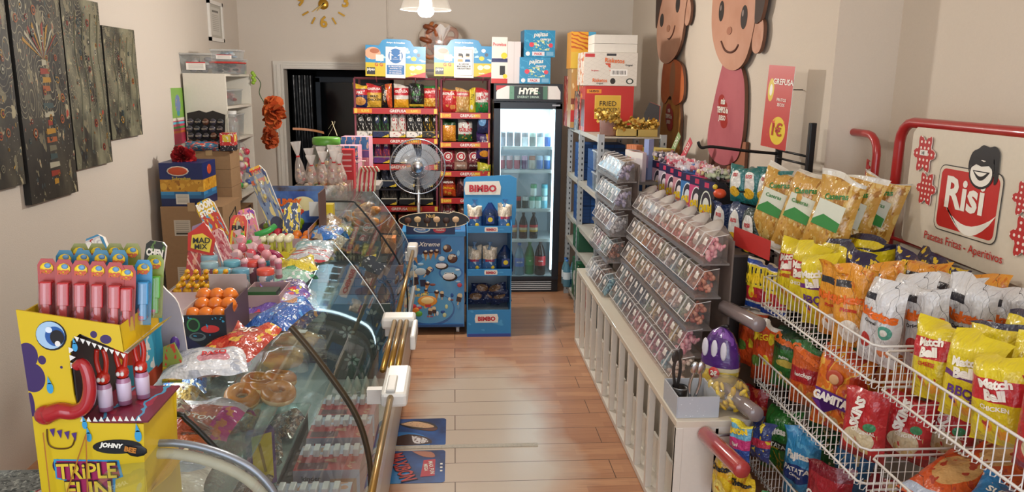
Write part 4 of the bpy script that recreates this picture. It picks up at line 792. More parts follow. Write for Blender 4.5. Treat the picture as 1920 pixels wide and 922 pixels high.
RK=pat('#d8d2c8',[('s',(6,9,.03,1),'#b8b0a8'),('s',(-7,6,.03,1),'#c0b8b0'),('r',(.02,.86,.2,.96),'#c03a3c'),('r',(.42,.9,.6,.97),'#34343a'),('r',(.5,.3,.82,.5),'#eeece8'),('s',(40,0,.5),'#3c3c3c',(.53,.34,.8,.46)),('e',(.87,.14,.07,.09),'#2c3a30'),('e',(.87,.14,.045,.06),'#e0dcd4'),('e',(.55,.14,.05,.09),'#2a2422'),('n',(7,.62),'#c84a30',(.3,.3,.5,.68))],.45)
boxpack('snack_carton','white comic-style corn snack carton on top of the red carton','box',(1.185,6.1,1.868),(.41,.3,.245),'#d8d2c8',RK,side=pat('#d0c8bc',[('n',(4,.55),'#c88a50'),('n',(7,.6),'#b04030')],.45),extra=lambda b,w,d,h:(b.text('Risketos',(.03,-d/2-.001,h*.76),.034,TXO,rot=R(-3),fit=.15),b.text('Original',(.14,-d/2-.001,h*.62),.017,TXK),b.text('Risketos',(-.08,-d/2-.001,h*.16),.028,TXO,fit=.11),b.text('Original',(-.08,-d/2-.001,h*.06),.015,TXK),b.text('Sin gluten',(-.12,-d/2-.001,h*.45),.014,TXR)))
for k in range(2): boxpack('flat_carton','flat plain white carton, %s of two on the highest carton'%['lower','upper'][k],'box',(1.225,6.12,2.115+.066*k),(.33,.28,.064),'#d8d4cc',mat('#d8d4cc'))
boxpack('snack_carton','yellow orange zigzag carton on the far top of the metal shelving','box',(1.05,6.55,2.0),(.2,.24,.29),'#d8962a',pat('#dca02c',[('s',(2,9,.4,1.5),'#b8541e',(0,.5,1,1)),('b',(0,.45),'#d8b040'),('r',(.7,0,1,1),'#4a9cc4')]))
boxpack('snack_carton','pale brown carton under the zigzag carton','box',(1.06,6.55,1.52),(.2,.24,.478),'#b08a5a',pat('#b88a50',[('n',(4,.56),'#d8c090'),('b',(.4,.5),'#7a3a2a'),('b',(.1,.3),'#c03030')]))
for i,(x,y,z,dm,c,l) in enumerate(((1.0,6.28,1.52,(.035,.2,.3),'#2a2428','dark red cooked food carton standing upright at the shelf front'),(1.03,6.42,1.52,(.05,.16,.46),'#3a7a3c','thin green and white carton at the front of the metal shelving top'),(.985,6.72,1.52,(.06,.2,.42),'#8a2a30','tall maroon carton beside the fridge on the metal shelving top'))):
    boxpack('upright_carton',l,'box',(x,y,z),dm,c,pat(c,[('n',(4,.55),'#c8b09a'),('n',(6,.6),'#b03a30')]),side=pat(c,[('n',(4,.55),'#c8a888'),('e',(.5,.55,.35,.3),'#a8402c')]))
BC=pat('#1d4c8c',[('s',(4,0,.06),'#10305e'),('s',(0,5,.08),'#10305e')],.4)
for i,(y,z) in enumerate(((6.35,1.115),(6.35,.757),(5.72,1.115))):
    for k in range(2): boxpack('blue_crate','blue ribbed carton, %s of two on the %s metal shelf'%(['lower','upper'][k],['second','third','near end second'][i]),'box',(1.2,y,z+.145*k),(.3,.36,.14),'#1d4c8c',BC,R(-90),side=BC)
boxpack('green_box','dark green printed box low on the metal shelving','box',(1.15,6.2,.127),(.3,.3,.32),'#1c5a38',pat('#1c5a38',[('n',(5,.6),'#3a8a5a'),('e',(.4,.5,.2,.2),'#d8d8c8')]),R(-90),side=pat('#1c5a38',[('n',(5,.6),'#d8d8c8')]))
boxpack('green_box','second dark green printed box above the first on the metal shelving','box',(1.15,6.2,.547),(.3,.3,.19),'#1c5038',pat('#1c5a38',[('n',(5,.6),'#3a8a5a')]),R(-90))
for i in range(4): bottle('water_bottle','clear blue water bottle standing on the floor by the fridge, %s of the group'%['near left','near right','far left','far right'][i],(.985+.075*(i%2),6.55+.09*(i//2),.127),.034,.24,WB,mat('#d8e8f0',.4),'#2f6cb8')
for i,c in enumerate(('#3a5a6a','#a82c30','#4a4440')): boxpack('drinks_carton','%s drinks carton on the bottom metal shelf, near end'%['grey blue','red','dark grey'][i],'box',(1.12,5.62+.19*i,.125),(.2,.17,.24),c,pat(c,[('n',(5,.57),'#c8c0b8')]),R(-90),side=pat(c,[('n',(5,.57),'#c8c0b8')]))
for i in range(5):
    rc=['#3a7a3c','#8a3a30','#c8b04a','#6a5a8a','#4a8a8a'][i]
    me=bag_mesh(.13,.1,.1,pat('#8a8680',[('n',(6,.55),rc),('n',(10,.6),'#e0dcd4')],rough=.25,clear=.6,bump=.3),i,nu=9,nv=9)
    place(me,'sweets_bag','clear bag with %s sweets on the metal shelving, third shelf'%['green','dark red','yellow','violet','teal'][i],'bag',(1.1,5.44+.14*i if i<3 else 5.5+.14*(i-3),.757 if i<3 else .547),R(-80))
for i in range(4): 
    tub(.12,.1,.13,CL,None,'empty clear clamshell box, %s on the second metal shelf'%ORD[i],(1.06,5.43+.11*i if i<2 else 5.43+.11*(i-2),1.114 if i<2 else 1.272),R(-90),lab=False,name='clamshell_box')
# ------------------------------------------------------------ slatted white base of the candy wall
t=thing('slatted_base','long low white base cabinet with upright slats under the candy bins','cabinet',(.89,2.84,0)); L_=2.60
WB2=mat('#dcd6cc',.45); b=MB(); b.solidbox((.16,L_/2,.55),(.32,L_,.03),mat('#d8cfbe',.35,coat=.3)); b.build('top_board',t,bevel=.003)
for k in range(13): b=MB(); y=.012+(L_-.024)*k/12; b.solidbox((.015,y,.285),(.03,.028,.5),WB2); b.build('slat',t,bevel=.002)
for k in range(12): b=MB(); y=.012+(L_-.024)*(k+.5)/12; b.solidbox((.09,y,.12),(.012,L_/12-.03,.19),WB2); b.build('cubby_front',t)
b=MB(); b.solidbox((.12,L_/2,.02),(.24,L_,.03),WB2); b.build('bottom_rail',t,bevel=.002)
b=MB(); b.solidbox((.17,L_/2,.28),(.012,L_,.5),mat('#b8b0a4',.7)); b.build('back_board',t)
b=MB(); b.solidbox((.12,.01,.27),(.24,.02,.54),WB2); b.build('end_panel',t,bevel=.003)

# ------------------------------------------------------------ candy bins
BINM=glass('#fbf8f6',.05,.08,.8); LIDM=glass('#fbf6f4',.07,.12,.9); LABM=mat('#ece9e4',.45)
BW,BH,BD=.118,.125,.11
def bin_meshes():
    x=BW/2; f=.045
    b=MB(); V=[(-x,0,0),(x,0,0),(x,BD,0),(-x,BD,0),(-x,f,BH*.9),(x,f,BH*.9),(x,BD,BH),(-x,BD,BH)]
    b.add(V,[(0,1,5,4),(1,2,6,5),(2,3,7,6),(3,0,4,7),(3,2,1,0)],BINM); body=b.mesh('bin')
    b=MB(); 
    V2=[(-x,-.004,.035),(x,-.004,.035),(x,f-.004,BH*.93),(-x,f-.004,BH*.93),(x,BD,BH+.004),(-x,BD,BH+.004)]
    b.add(V2,[(0,1,2,3),(3,2,4,5)],LIDM)
    for s in (-1,1): b.tube([(s*x,-.004,.035),(s*x,f-.004,BH*.93),(s*x,BD,BH+.004)],.0018,glass('#ffffff',.5,.1),4)
    b.tube([(-x,-.004,.035),(x,-.004,.035)],.002,glass('#ffffff',.5,.1),4); b.tube([(-x,f-.004,BH*.93),(x,f-.004,BH*.93)],.0016,glass('#ffffff',.45,.1),4); lid=b.mesh('lid')
    b=MB(); X=T(0,f*.72-.007,BH*.70)@Matrix.Rotation(R(-22),4,'X'); b.prism([(-.022,-.016),(.024,-.016),(.02,.015),(.004,.012),(-.002,.02),(-.018,.014)],.001,LABM,X=X); lab=b.mesh('label')
    return body,lid,lab
BB_,BL_,BT_=bin_meshes()
_cm={}
def candy_mesh(c,s):
    if (c,s) in _cm: return _cm[(c,s)]
    rnd=random.Random(hash_(c)+s); b=MB()
    for k in range(46):
        z=.012+rnd.random()*.082; r_=rnd.uniform(.012,.017)
        b.ell((rnd.uniform(-.042,.042),.016+z*.42+rnd.random()**1.6*.055,z),(r_,r_*.7,r_*.6),mat(c[k%len(c)],.35),7,5,rot=(rnd.random()*3,rnd.random()*3,rnd.random()*3))
    _cm[(c,s)]=b.mesh('sweets'); return _cm[(c,s)]
def hash_(c): return sum(ord(ch) for x in c for ch in x)
PAL=[(('#d890a0','#e8b0b8','#c87888'),'pink'),(('#c8707c','#d89098','#b85868'),'rose red'),(('#c8b07c','#d8c898','#b89a60'),'straw yellow'),(('#b86a54','#cc8c70','#a85a48'),'salmon'),(('#8a9a7c','#a8b894','#788a6c'),'pale green'),(('#9a94b4','#b8b0c8','#8480a0'),'lilac'),(('#7ca8b8','#a0c4cc','#6890a8'),'pale blue'),(('#d8c0b8','#e8d8cc','#c8a8a0'),'cream'),(('#3a3438','#4c464c','#2c282c'),'black'),(('#d8a060','#e0b880','#c08848'),'orange'),(('#8c5a48','#a87460','#744838'),'brown'),(('#b0b0b4','#c8c8cc','#9a9aa0'),'pale grey')]
LEAN=R(0)
def bins(x,z,y0,n,pitch,cols,rowname,unit,seed):
    for k in range(n):
        cs_,cn=PAL[cols[k%len(cols)]]
        t=thing('candy_bin','bin of %s sweets, %s row of the %s stand, %s from near end'%(cn,rowname,unit,ORD[k]),'candy bin',(x,y0+pitch*(k+.5),z),R(-90),'lidded candy bins')
        place_child(BB_,'bin_body',t); ld=place_child(BL_,'lid',t); place_child(BT_,'price_label',ld)
        o=bpy.data.objects.new('loose_sweets',candy_mesh(cs_,k%2)); C.objects.link(o); o.location=(x,y0+pitch*(k+.5),z+.003); o.rotation_euler=(0,0,R(-90))
        tag(o,'%s sweets, bin %s from near end, %s row, %s stand'%(cn,ORD[k],rowname,unit),'sweets','sweets in the bins','stuff')
NEAR=[(1.10,1.115),(1.07,.96),(1.04,.81),(1.01,.68),(.965,.568)]
NC=[[0,1,1,0,1,1,0,3,3,2,2],[3,3,4,6,11,4,3,3,9,2,2],[3,4,7,9,9,2,9,2,4,9,2],[0,2,1,3,2,4,8,8,8,10,6],[7,6,0,1,0,1,0,10,10,6,6]]
FAR=[(1.0,1.30),(.985,1.13),(.97,.96),(.955,.79),(.925,.568)]
FC=[[5,11,11,11,11],[5,11,4,11,11],[11,5,10,11,11],[10,6,4,0,11],[6,6,10,11,11]]
for k,(x,z) in enumerate(NEAR): bins(x,z,3.27 if k<4 else 3.22,11,.126,NC[k],['top','second','third','fourth','bottom'][k],'near',k)
for k,(x,z) in enumerate(FAR): bins(x,z,4.68 if k<4 else 4.64,5,.126,FC[k],['top','second','third','fourth','bottom'][k],'far',k+9)
def stand(rows,y0,y1,lab,xb):
    t=thing('bin_stand',lab,'display stand',(0,0,0)); m=glass('#e8e4e4',.18,.15)
    for i,(x,z) in enumerate(rows[:-1]): b=MB(); b.solidbox((x+.06,(y0+y1)/2,z-.006),(.125,y1-y0,.008),m); b.solidbox((x+.0,(y0+y1)/2,z-.002),(.004,y1-y0,.022),m); b.build('stand_shelf',t)
    b=MB(); b.solidbox((xb,(y0+y1)/2,(rows[0][1]+.60)/2+.05),(.008,y1-y0,rows[0][1]-.50),mat('#6a5e58',.6)); b.build('stand_back',t)
stand(NEAR,3.27,4.66,'stepped clear stand carrying the near group of candy bins',1.235)
stand(FAR,4.68,5.32,'stepped clear stand carrying the far group of candy bins',1.135)
# round grey dishes behind the top row
for k in range(7):
    t=thing('round_tub','round grey-lidded sweet tub behind the top bins, %s from the near end'%ORD[k],'tub',(1.27,3.47+.2*k,1.12),(R(0),R(-42),0),'round grey tubs')
    b=MB(); b.lathe([(0,0),(.05,0),(.072,.03),(.078,.1),(.07,.13)],glass('#d8d0d0',.35,.1),20); b.build('tub_body',t); b=MB(); b.lathe([(.085,.128),(.086,.135),(.06,.148),(0,.152)],mat('#b4aeaa',.45),22); b.build('lid',t)
    me=candy_mesh(PAL[[0,6,1,0,6,0,1][k]][0],0); o=place(me,'loose_sweets','sweets beside the %s round grey tub from the near end'%ORD[k],'sweets',(1.19,3.40+.2*k,1.10),0,'sweets beside the tubs'); o['kind']='stuff'
b=MB(); b.solidbox((1.37,4.37,1.105),(.3,1.82,.012),mat('#6a5c58',.5)); b.solidbox((1.50,4.37,.84),(.012,1.82,.54),mat('#3a3230',.6)); b.solidbox((1.37,3.47,.84),(.26,.012,.54),mat('#3a3230',.6)); b.solidbox((1.37,5.27,.84),(.26,.012,.54),mat('#6a5c58',.5)); tag(b.build('display_shelf'),'dark shelf behind the bins carrying tubs and lollipop packs','shelf')
# row of lollipop packs with oval badges and twisted wrappers on top
PK=[('#c89aa8','#e8dce0'),('#b8a8b8','#e8e0e4'),('#c87a94','#f0e0e4'),('#c88c98','#f0e4e4'),('#3a78b8','#dce8f0'),('#d0487c','#f0e4e8'),('#2a2c34','#e4e8dc')]
PK=PK[::-1]
for k in range(8):
    y=4.02+.168*k; c=PK[k] if k<7 else ('#3a4a80','#c8d0e4')
    t=thing('lollipop_pack','%s box of lollipops with oval badge, %s from the near end of the row'%(['black','magenta','blue','pale pink','rose','mauve','dusty pink','navy'][k],ORD[k]),'lollipop box',(1.40,y,1.115),R(-78),'oval badge lollipop boxes')
    b=MB(); b.box((0,0,.14),(.165,.12,.27),mat(c[0],.4),front=pat(c[0],[('b',(.82,1),'#28244c'),('r',(.36,.86,.64,.96),'#c83a5c'),('e',(.5,.42,.38,.38),c[1]),('e',(.5,.55,.28,.22),'#3a3440'),('e',(.5,.5,.2,.16),c[1]),('n',(7,.6),'#8a5a70',(.1,0,.9,.15))],.4)); b.build('box_body',t,bevel=.004)
    b=MB(); b.text('CHUM',(0,-.0615,.125),.045,TXY,bold=.08,rot=R(8),fit=.13); b.text('POP',(0,-.063,.1),.02,mat('#d8402c'),fit=.1); b.build('lettering',t)
    rnd=random.Random(k); wc=[('#c8d0b0','#484c3c'),('#d88898','#e8d8a0'),('#3c68b0','#d8e0f0'),('#d87888','#f0d8dc'),('#d8687c','#f0e0e0'),('#d89098','#4c4c5c'),('#5a5a6a','#e0d8dc'),('#d090a8','#c8b8d0')][k]
    b=MB()
    for q in range(26):
        cx,cy,cz=rnd.uniform(-.085,.085),rnd.uniform(-.06,.05),.28+rnd.uniform(0,.045); b.ell((cx,cy,cz),(.017,.015,.013),mat(wc[q%2],.3),8,5)
        a=rnd.random()*3.14
        for s in (-1,1): b.prism([(0,-.003),(s*.03,-.012),(s*.032,.0),(s*.028,.012),(0,.003)],.001,mat('#e8dce0' if q%3 else wc[0],.3),X=T(cx,cy,cz+.006)@RZ(a))
    b.build('twisted_wrappers',t)
# upright cards, packets and gold candy baskets at the far end
for i,(x,y,z,c,rt,l) in enumerate(((1.50,5.30,1.40,'#8aa070',38,'green paper tag sticking up behind the lollipop boxes'),(1.49,5.02,1.39,'#c8505c',42,'red paper tag with white letters sticking up behind the lollipop boxes'))):
    t=thing('price_tag',l,'tag',(x,y,z),R(-80)); b=MB(); X=Matrix.Rotation(R(rt),4,'Y'); b.prism([(-.025,0),(.025,0),(.025,.2),(-.025,.2)],.003,mat(c,.5),X=X); b.text('LOLI',(0,-.001,.13),.03,TXW,X=X,rot=R(90)); b.build('card',t)
tag(MB().solidbox((1.32,5.165,1.245),(.33,.33,.02),mat('#8a847c')).build('side_table_board'),'grey board carrying the gold baskets behind the bins','shelf')
for i,(c,l) in enumerate((('#8c9ab8','pale blue'),('#b89aa0','dusty pink'),('#98a890','sage green'),('#c86470','coral'),('#c8c0c4','white'))):
    boxpack('upright_packet','%s packet standing in the row near the gold sweets'%l,'packet',(1.215,5.22-.045*i,1.256),(.11,.035,.19),c,pat(c,[('n',(4,.58),'#d8d0cc'),('b',(.8,1),'#e0dcd8')]),R(-60),side=mat(c))
boxpack('blue_bottle_box','slim pale blue bottle-shaped pack behind the upright packets','packet',(1.30,5.12,1.256),(.045,.045,.27),'#8a9ac0',pat('#8a9ac8',[('b',(.3,.6),'#c8b8e0')]),R(-60))
boxpack('yellow_tray','yellow cardboard tray with a white dog picture holding gold sweets','display box',(1.38,5.24,1.256),(.20,.15,.20),'#c8b868',pat('#d0bc5c',[('r',(.05,.82,.95,.92),'#e0d890'),('e',(.3,.66,.15,.1),'#e0dcd0'),('r',(.4,.6,.8,.72),'#3a6ab0'),('b',(0,.4),'#c8c4bc')]),R(-60),extra=lambda b,w,d,h:b.text('salsa',(.03,-d/2-.001,h*.66),.03,TXW))
GM=mat('#c8a04a',.25,.7); GM2=mat('#d8bc68',.3,.5)
for i,(x,y,z,n,l) in enumerate(((1.10,5.52,1.63,36,'gold wrapped bows heaped in a small tub at the far end'),(1.22,5.50,1.575,44,'gold wrapped bows heaped in the middle tub above the yellow tray'),(1.36,5.50,1.57,40,'gold wrapped bows heaped nearest the wall'))):
    t=thing('gold_sweets_tub',l,'sweets tub',(x,y,z)); hb=.108 if i==0 else .05; b=MB(); b.lathe([(0,-hb),(.06,-hb),(.066,0)],glass('#c8a8a0',.4,.2),16) if i==0 else b.box((0,0,-hb/2),(.15,.14,hb),mat('#c8b060',.5)); b.build('tub_body',t); b=MB(); rnd=random.Random(i)
    for q in range(n):
        cx,cy,cz=rnd.uniform(-.09,.09),rnd.uniform(-.09,.09),rnd.uniform(-.01,.06); a=rnd.random()*3.14
        b.ell((cx,cy,cz),(.016,.014,.012),GM2 if q%2 else GM,7,5)
        for s in (-1,1): b.prism([(0,-.003),(s*.03,-.014),(s*.036,.004),(s*.026,.014),(0,.003)],.001,GM if q%3 else GM2,X=T(cx,cy,cz)@Euler((rnd.random(),rnd.random(),a)).to_matrix().to_4x4())
    o=b.build('gold_bows',t); o['kind']='stuff'
boxpack('orange_carton','open orange striped carton in front of the gold bows','box',(1.24,5.28,1.256),(.10,.06,.22),'#c87a50',pat('#c88058',[('s',(6,0,.3),'#8a4a30')]),R(-60))
t=thing('open_flap_box','dark open carton flap leaning beside the red fried chicken carton','box',(1.46,5.95,1.52),R(-30)); b=MB(); b.prism([(0,0),(.12,.05),(.12,.2),(.04,.23),(0,.14)],.02,mat('#241f20',.6),side=mat('#c85048')); b.build('flap',t)

# ------------------------------------------------------------ flat cut-out children on the right wall
SK1=pat('#cc9f88',[('N',(1.6,.5),'#bd8c72')],.6); SK2=pat('#c89880',[('N',(1.6,.5),'#ba866c')],.6); EDGE=mat('#6a4634',.7)
def cutout(name,label,Y0,parts):
    t=thing(name,label,'wall decoration',(1.772,Y0,0),R(-90))
    for nm,poly,y,th,m,sm in parts:
        P=[(Y0-a,c) for a,c in poly]
        if sm: P=[(p.x,p.z) for p in smooth_path([(x,0,z) for x,z in P+[P[0]]],5)][:-1]
        b=MB(); b.prism(P,th,m,side=EDGE,X=T(0,-y,0)); b.build(nm,t)
    return t
def el(cy,cz,ry,rz,n=20): return [(cy+ry*cos(2*pi*k/n),cz+rz*sin(2*pi*k/n)) for k in range(n)]
HAIR=mat('#3a2820',.6); DK=mat('#241c1c',.5)
t=cutout('girl_cutout','flat cut-out of a child in an orange top, farther of two on the wall',6.4,[
 ('legs_panel',[(6.62,1.2),(6.62,1.60),(6.55,1.76),(6.08,1.76),(6.02,1.60),(6.0,1.2)],0,.02,pat('#c08a44',[('N',(2,.5),'#a87038')],.6),False),
 ('crossed_arms',[(6.60,2.05),(6.63,1.94),(6.62,1.78),(6.5,1.72),(6.34,1.79),(6.2,1.72),(6.0,1.76),(5.96,1.84),(5.99,1.95),(6.08,2.04),(6.3,2.08)],.008,.02,pat('#cc7442',[('N',(2,.5),'#bc6038'),('e',(.5,.55,.12,.4),'#a87858')],.6),True),
 ('head',[(6.86,2.62),(6.84,2.42),(6.82,2.25),(6.74,2.12),(6.58,2.06),(6.4,2.055),(6.2,2.11),(6.07,2.22),(6.02,2.4),(6.05,2.62)],.018,.02,SK1,True),
 ('ear',el(5.97,2.42,.085,.10),.012,.02,SK1,False),('hair',[(6.90,2.66),(6.88,2.42),(6.84,2.36),(6.76,2.5),(6.66,2.66)],.022,.02,HAIR,True),
 ('eye',el(6.68,2.41,.06,.055),.0195,.002,DK,False),('eye',el(6.22,2.50,.06,.065),.0195,.002,DK,False),
 ('nose',el(6.46,2.33,.05,.028),.021,.004,mat('#a87458',.6),False)])
b=MB(); b.tube(smooth_path([(-.05,-.02,2.25),(.0,-.021,2.245),(.09,-.021,2.28),(.14,-.02,2.34)],5),.006,mat('#5a3428'),6); b.build('smile',t)
def badge(t,x,z,s=1):
    b=MB()
    b.ell((x,-.006,z),(.11*s,.003,.075*s),mat('#a02c28',.5),18,6); b.ell((x-.03*s,-.006,z+.05*s),(.07*s,.003,.05*s),mat('#a02c28',.5),16,6); b.ell((x+.03*s,-.006,z-.055*s),(.08*s,.003,.05*s),mat('#a02c28',.5),16,6)
    for k,s_ in enumerate(('mis','TIEMPOS de','JUEGO')): b.text(s_,(x,-.0095,z+.05*s-.045*s*k),.034*s,TXW,bold=.04,fit=.17*s)
    b.build('shirt_badge',t)
badge(t,.06,1.62,1.1)
t=cutout('boy_cutout','flat cut-out of a smiling child in a pink shirt, nearer of two on the wall',4.95,[
 ('legs_panel',[(5.28,1.0),(5.29,1.5),(4.62,1.55),(4.62,1.0)],0,.02,pat('#5a3428',[('r',(.55,0,1,1),'#a0684c')],.6),False),
 ('pink_shirt',[(5.10,2.04),(5.15,1.96),(5.24,1.78),(5.32,1.58),(5.3,1.45),(5.17,1.385),(4.98,1.37),(4.82,1.4),(4.71,1.46),(4.66,1.62),(4.68,1.84),(4.74,1.96),(4.86,2.03)],.008,.022,pat('#b8646c',[('N',(1.8,.52),'#a8545e'),('s',(1,.15,.02),'#803844',(.74,0,.86,1))],.6),True),
 ('head',[(5.36,2.66),(5.37,2.40),(5.34,2.24),(5.25,2.12),(5.12,2.03),(4.97,1.985),(4.80,1.985),(4.67,2.05),(4.59,2.2),(4.56,2.4),(4.60,2.66)],.02,.022,SK2,True),
 ('ear',[(4.60,2.25),(4.54,2.27),(4.46,2.25),(4.44,2.17),(4.47,2.09),(4.54,2.07),(4.6,2.11)],.016,.02,SK2,True),
 ('hair',[(4.66,2.7),(4.58,2.40),(4.56,2.25),(4.50,2.245),(4.46,2.27),(4.42,2.40),(4.42,2.7)],.026,.02,HAIR,True),
 ('eye',el(5.17,2.36,.05,.065),.0215,.002,DK,False),('eye',el(4.75,2.29,.055,.07),.0215,.002,DK,False),
 ('eye_glint',el(5.18,2.38,.014,.018),.0225,.001,mat('#8a7c78'),False),('eye_glint',el(4.77,2.315,.016,.02),.0225,.001,mat('#8a7c78'),False),
 ('nose',el(4.99,2.225,.045,.025),.024,.004,mat('#a87058',.6),False)])
b=MB(); b.tube(smooth_path([(-.18,-.022,2.165),(-.10,-.023,2.11),(0,-.023,2.09),(.09,-.023,2.10),(.14,-.022,2.13)],5),.007,mat('#5a3428'),6); b.build('smile',t)
badge(t,-.10,1.72,1.25)
# red price banner standing off the wall
t=thing('price_banner','red and yellow snack banner with 1€ price hanging by the right wall','sign',(1.66,3.95,1.57),(0,R(3),R(-78)))
b=MB(); b.prism([(-.11,0),(.11,0),(.11,.42),(-.11,.42)],.004,pat('#c23830',[('e',(.6,.22,.3,.17),'#e8c82c'),('n',(5,.62),'#d8582c',(0,0,1,.5)),('e',(.18,.7,.12,.14),'#dcc030'),('e',(.18,.7,.06,.07),'#f0ece4')],.45),side=WHITE); 
b.text('GREFUSA',(.03,-.001,.34),.03,TXW,fit=.18); b.text('FRUTOS',(.03,-.001,.25),.016,TXW); b.text('SECOS',(.03,-.001,.225),.016,TXW); b.text('1€',(.02,-.002,.1),.07,mat('#b82820'),fit=.12); b.build('printed_card',t)
b=MB(); b.tube([(0,.004,.3),(0,.14,.3)],.003,BLACK,5); b.build('bracket',t)

# ------------------------------------------------------------ black hook rack with hanging packs
t=thing('hook_rack','black metal hook rack standing between the bins and the red snack rack','rack',(1.62,3.78,0)); BK=mat('#141416',.4,.3)
for y in (-.18,.18):
    b=MB(); b.solidbox((.08,y,.86),(.03,.03,1.72),BK); b.build('post',t,bevel=.004)
for z in (1.52,1.56,1.2,.9,.6): b=MB(); b.tube([(.07,-.18,z),(.07,.18,z)],.006,BK,6); b.build('cross_bar',t)
for z,x0,x1 in ((1.385,-.24,.08),(1.135,-.30,.08),(.86,-.32,.08),(.6,-.35,.08)):
    for y in (-.15,.02,.16): b=MB(); b.tube([(x1,y,z),(x0,y,z),(x0-.015,y,z+.02)],.004,BK,6); b.build('hook',t)
b=MB(); b.tube(smooth_path([(.08,.17,1.54),(-.1,.17,1.555),(-.28,.17,1.575),(-.34,.17,1.57),(-.36,.17,1.60)]),.008,BK,7); b.build('long_arm',t)
b=MB(); b.solidbox((-.1,0,1.29),(.02,.5,.03),BK); b.solidbox((-.1,0,1.05),(.02,.5,.02),BK); b.build('front_bar',t)
def hang(x,y,z,w,h,d,lab,m,tx,rz=-68,grp='hanging snack packs',sc=0):
    me=bag_mesh(w,h,d,m,sc,tx,nu=9,nv=12); place(me,'snack_pack',lab,'snack pack',(x,y,z),(0,R((sc%3-1)*2),R(rz)),grp)
def corn(top,base): return pat(base,[('b',(.8,1),top),('e',(.5,.55,.34,.3),'#e4e2dc'),('e',(.5,.28,.3,.14),'#e0b028'),('b',(0,.12),top)],**GLOSS)
for i in range(4): hang(1.40+.035*i,3.70-.085*i,1.325,.115,.19,.06,'white and yellow cone pack with teal tuft, %s from the far end, top row'%ORD[i],corn('#1f6a68','#207070'),[('RISI',0,.72,.09,TXR)],sc=i)
for i,(c,l) in enumerate((('#1e3058','navy'),('#22365c','dark blue'),('#1d3228','dark green'))): hang(1.36+.02*i,3.80-.15*i,1.08,.12,.25,.05,'%s hanging pack with white window, second row by the red card'%l,corn(c,c),[('RISI',0,.66,.08,TXR)],sc=i+4)
for i,(c,l) in enumerate((('#24407c','blue'),('#a82c30','red'))): hang(1.36+.03*i,3.70-.16*i,.86,.14,.23,.06,'%s hanging pack with yellow chicks, third row under the red card'%l,pat('#d8d4cc',[('b',(0,.25),c),('e',(.3,.4,.2,.12),'#e0b028'),('e',(.7,.3,.2,.12),'#e0b028'),('b',(.85,1),c)],**GLOSS),[('RISI',0,.7,.09,TXR)],sc=i+7)
hang(1.33,3.60,.72,.15,.14,.05,'pink and white pack at the foot of the black hooks',pat('#d8b0a0',[('s',(3,1,.4),'#b8584c')],**GLOSS),[('CORTEZAS',0,.6,.12,TXR,10)],sc=9)
b=MB(); b.ell((1.37,3.88,1.34),(.034,.032,.026),mat('#d8502c',.4),12,8); b.ell((1.35,3.90,1.372),(.014,.014,.014),mat('#d8c040',.4),8,6); tag(b.build('orange_ball_toy'),'small orange ball toy beside the teal-topped packs','toy')
b=MB(); b.X=T(1.30,3.24,1.215)@RZ(R(-84))@Matrix.Rotation(R(0),4,'Y'); b.solidbox((0,0,0),(.33,.004,.085),mat('#b22a26',.45)); b.X=Matrix(); o=tag(b.build('red_card'),'blank red rectangular card at the near end of the hooks','card')
def pack(x,y,z,w,h,d,lab,m,tx,rz=-60,grp=None,sc=0,rx=0,ry=0,crimp=None,nm='snack_bag'):
    me=bag_mesh(w,h,d,m,sc,tx,crimp=crimp,nu=12,nv=16); return place(me,nm,lab,'snack bag',(x,y,z),(R(rx),R(ry),R(rz)),grp)
# striped popcorn packs
for i in range(2): pack(1.36+.03*i,3.27-.11*i,.90,.13,.24,.05,['yellow lettered red and blue pack left under the red card','yellow lettered red and blue pack right, beside the first basket'][i],pat('#dcd4c4',[('b',(.45,.86),'#e4cc2c'),('s',(5,1,.35),'#2c2a30',(0,.5,1,.82)),('b',(.18,.45),'#b42a38'),('e',(.35,.35,.12,.12),'#e4cc2c'),('b',(.03,.14),'#22489c'),('b',(.88,.96),'#22489c')],**GLOSS),[('POMMENER',0,.62,.2,TXY,8,.9,.06),('Risi',0,.3,.08,TXO)],-58,'tall striped packs',i)

# big clear bags of crisps
CR=pat('#c89a48',[('v',(6,.40),'#d8b668'),('n',(8,.6),'#a8742c'),('v',(9,.2),'#e8d090'),('b',(.93,1),'#dcd8cc'),('b',(0,.03),'#dcd8cc')],rough=.2,clear=.8,bump=.5)
def crisplabel(b,s):
    X=Matrix(); 
    def on(p,m,o): b.prism(p,0,m,X=T(0,s(sum(q[0] for q in p)/len(p),sum(q[1] for q in p)/len(p))-o,0))
    on([(-.06,.15),(.055,.14),(.06,.25),(-.055,.26)],mat('#d8dccc',.4),.006); on([(-.06,.15),(.055,.14),(.057,.18),(-.02,.20),(-.058,.17)],mat('#3a8a44',.4),.008); b.text('Caseras',(0,s(0,.23)-.01,.23),.018,TXG,fit=.09)
for i in range(5):
    pack(1.50+.085*i,3.62-.165*i,1.10,.22,.46,.10,'clear bag of golden crisps with green label, %s from the far end above the baskets'%ORD[i],CR,[('Patatas',.05,.7,.07,TXG,15,.5)],-52+4*i,'clear bags of crisps',i,rx=-6,ry=13,crimp=mat('#dedad0',.4)) if False else None
for i in range(5):
    me=bag_mesh(.195,.38,.09,CR,i,[('Caseras',0,.74,.07,TXG,15,.5)],extra=crisplabel,crimp=mat('#dedad0',.4)); place(me,'crisp_bag','clear bag of golden crisps with green label, %s from the far end above the baskets'%ORD[i],'crisp bag',((1.44,1.49,1.54,1.66,1.80)[i],(3.44,3.27,3.10,3.16,3.22)[i],1.17),(R(-6),R(11),R(-50)),'clear bags of crisps')

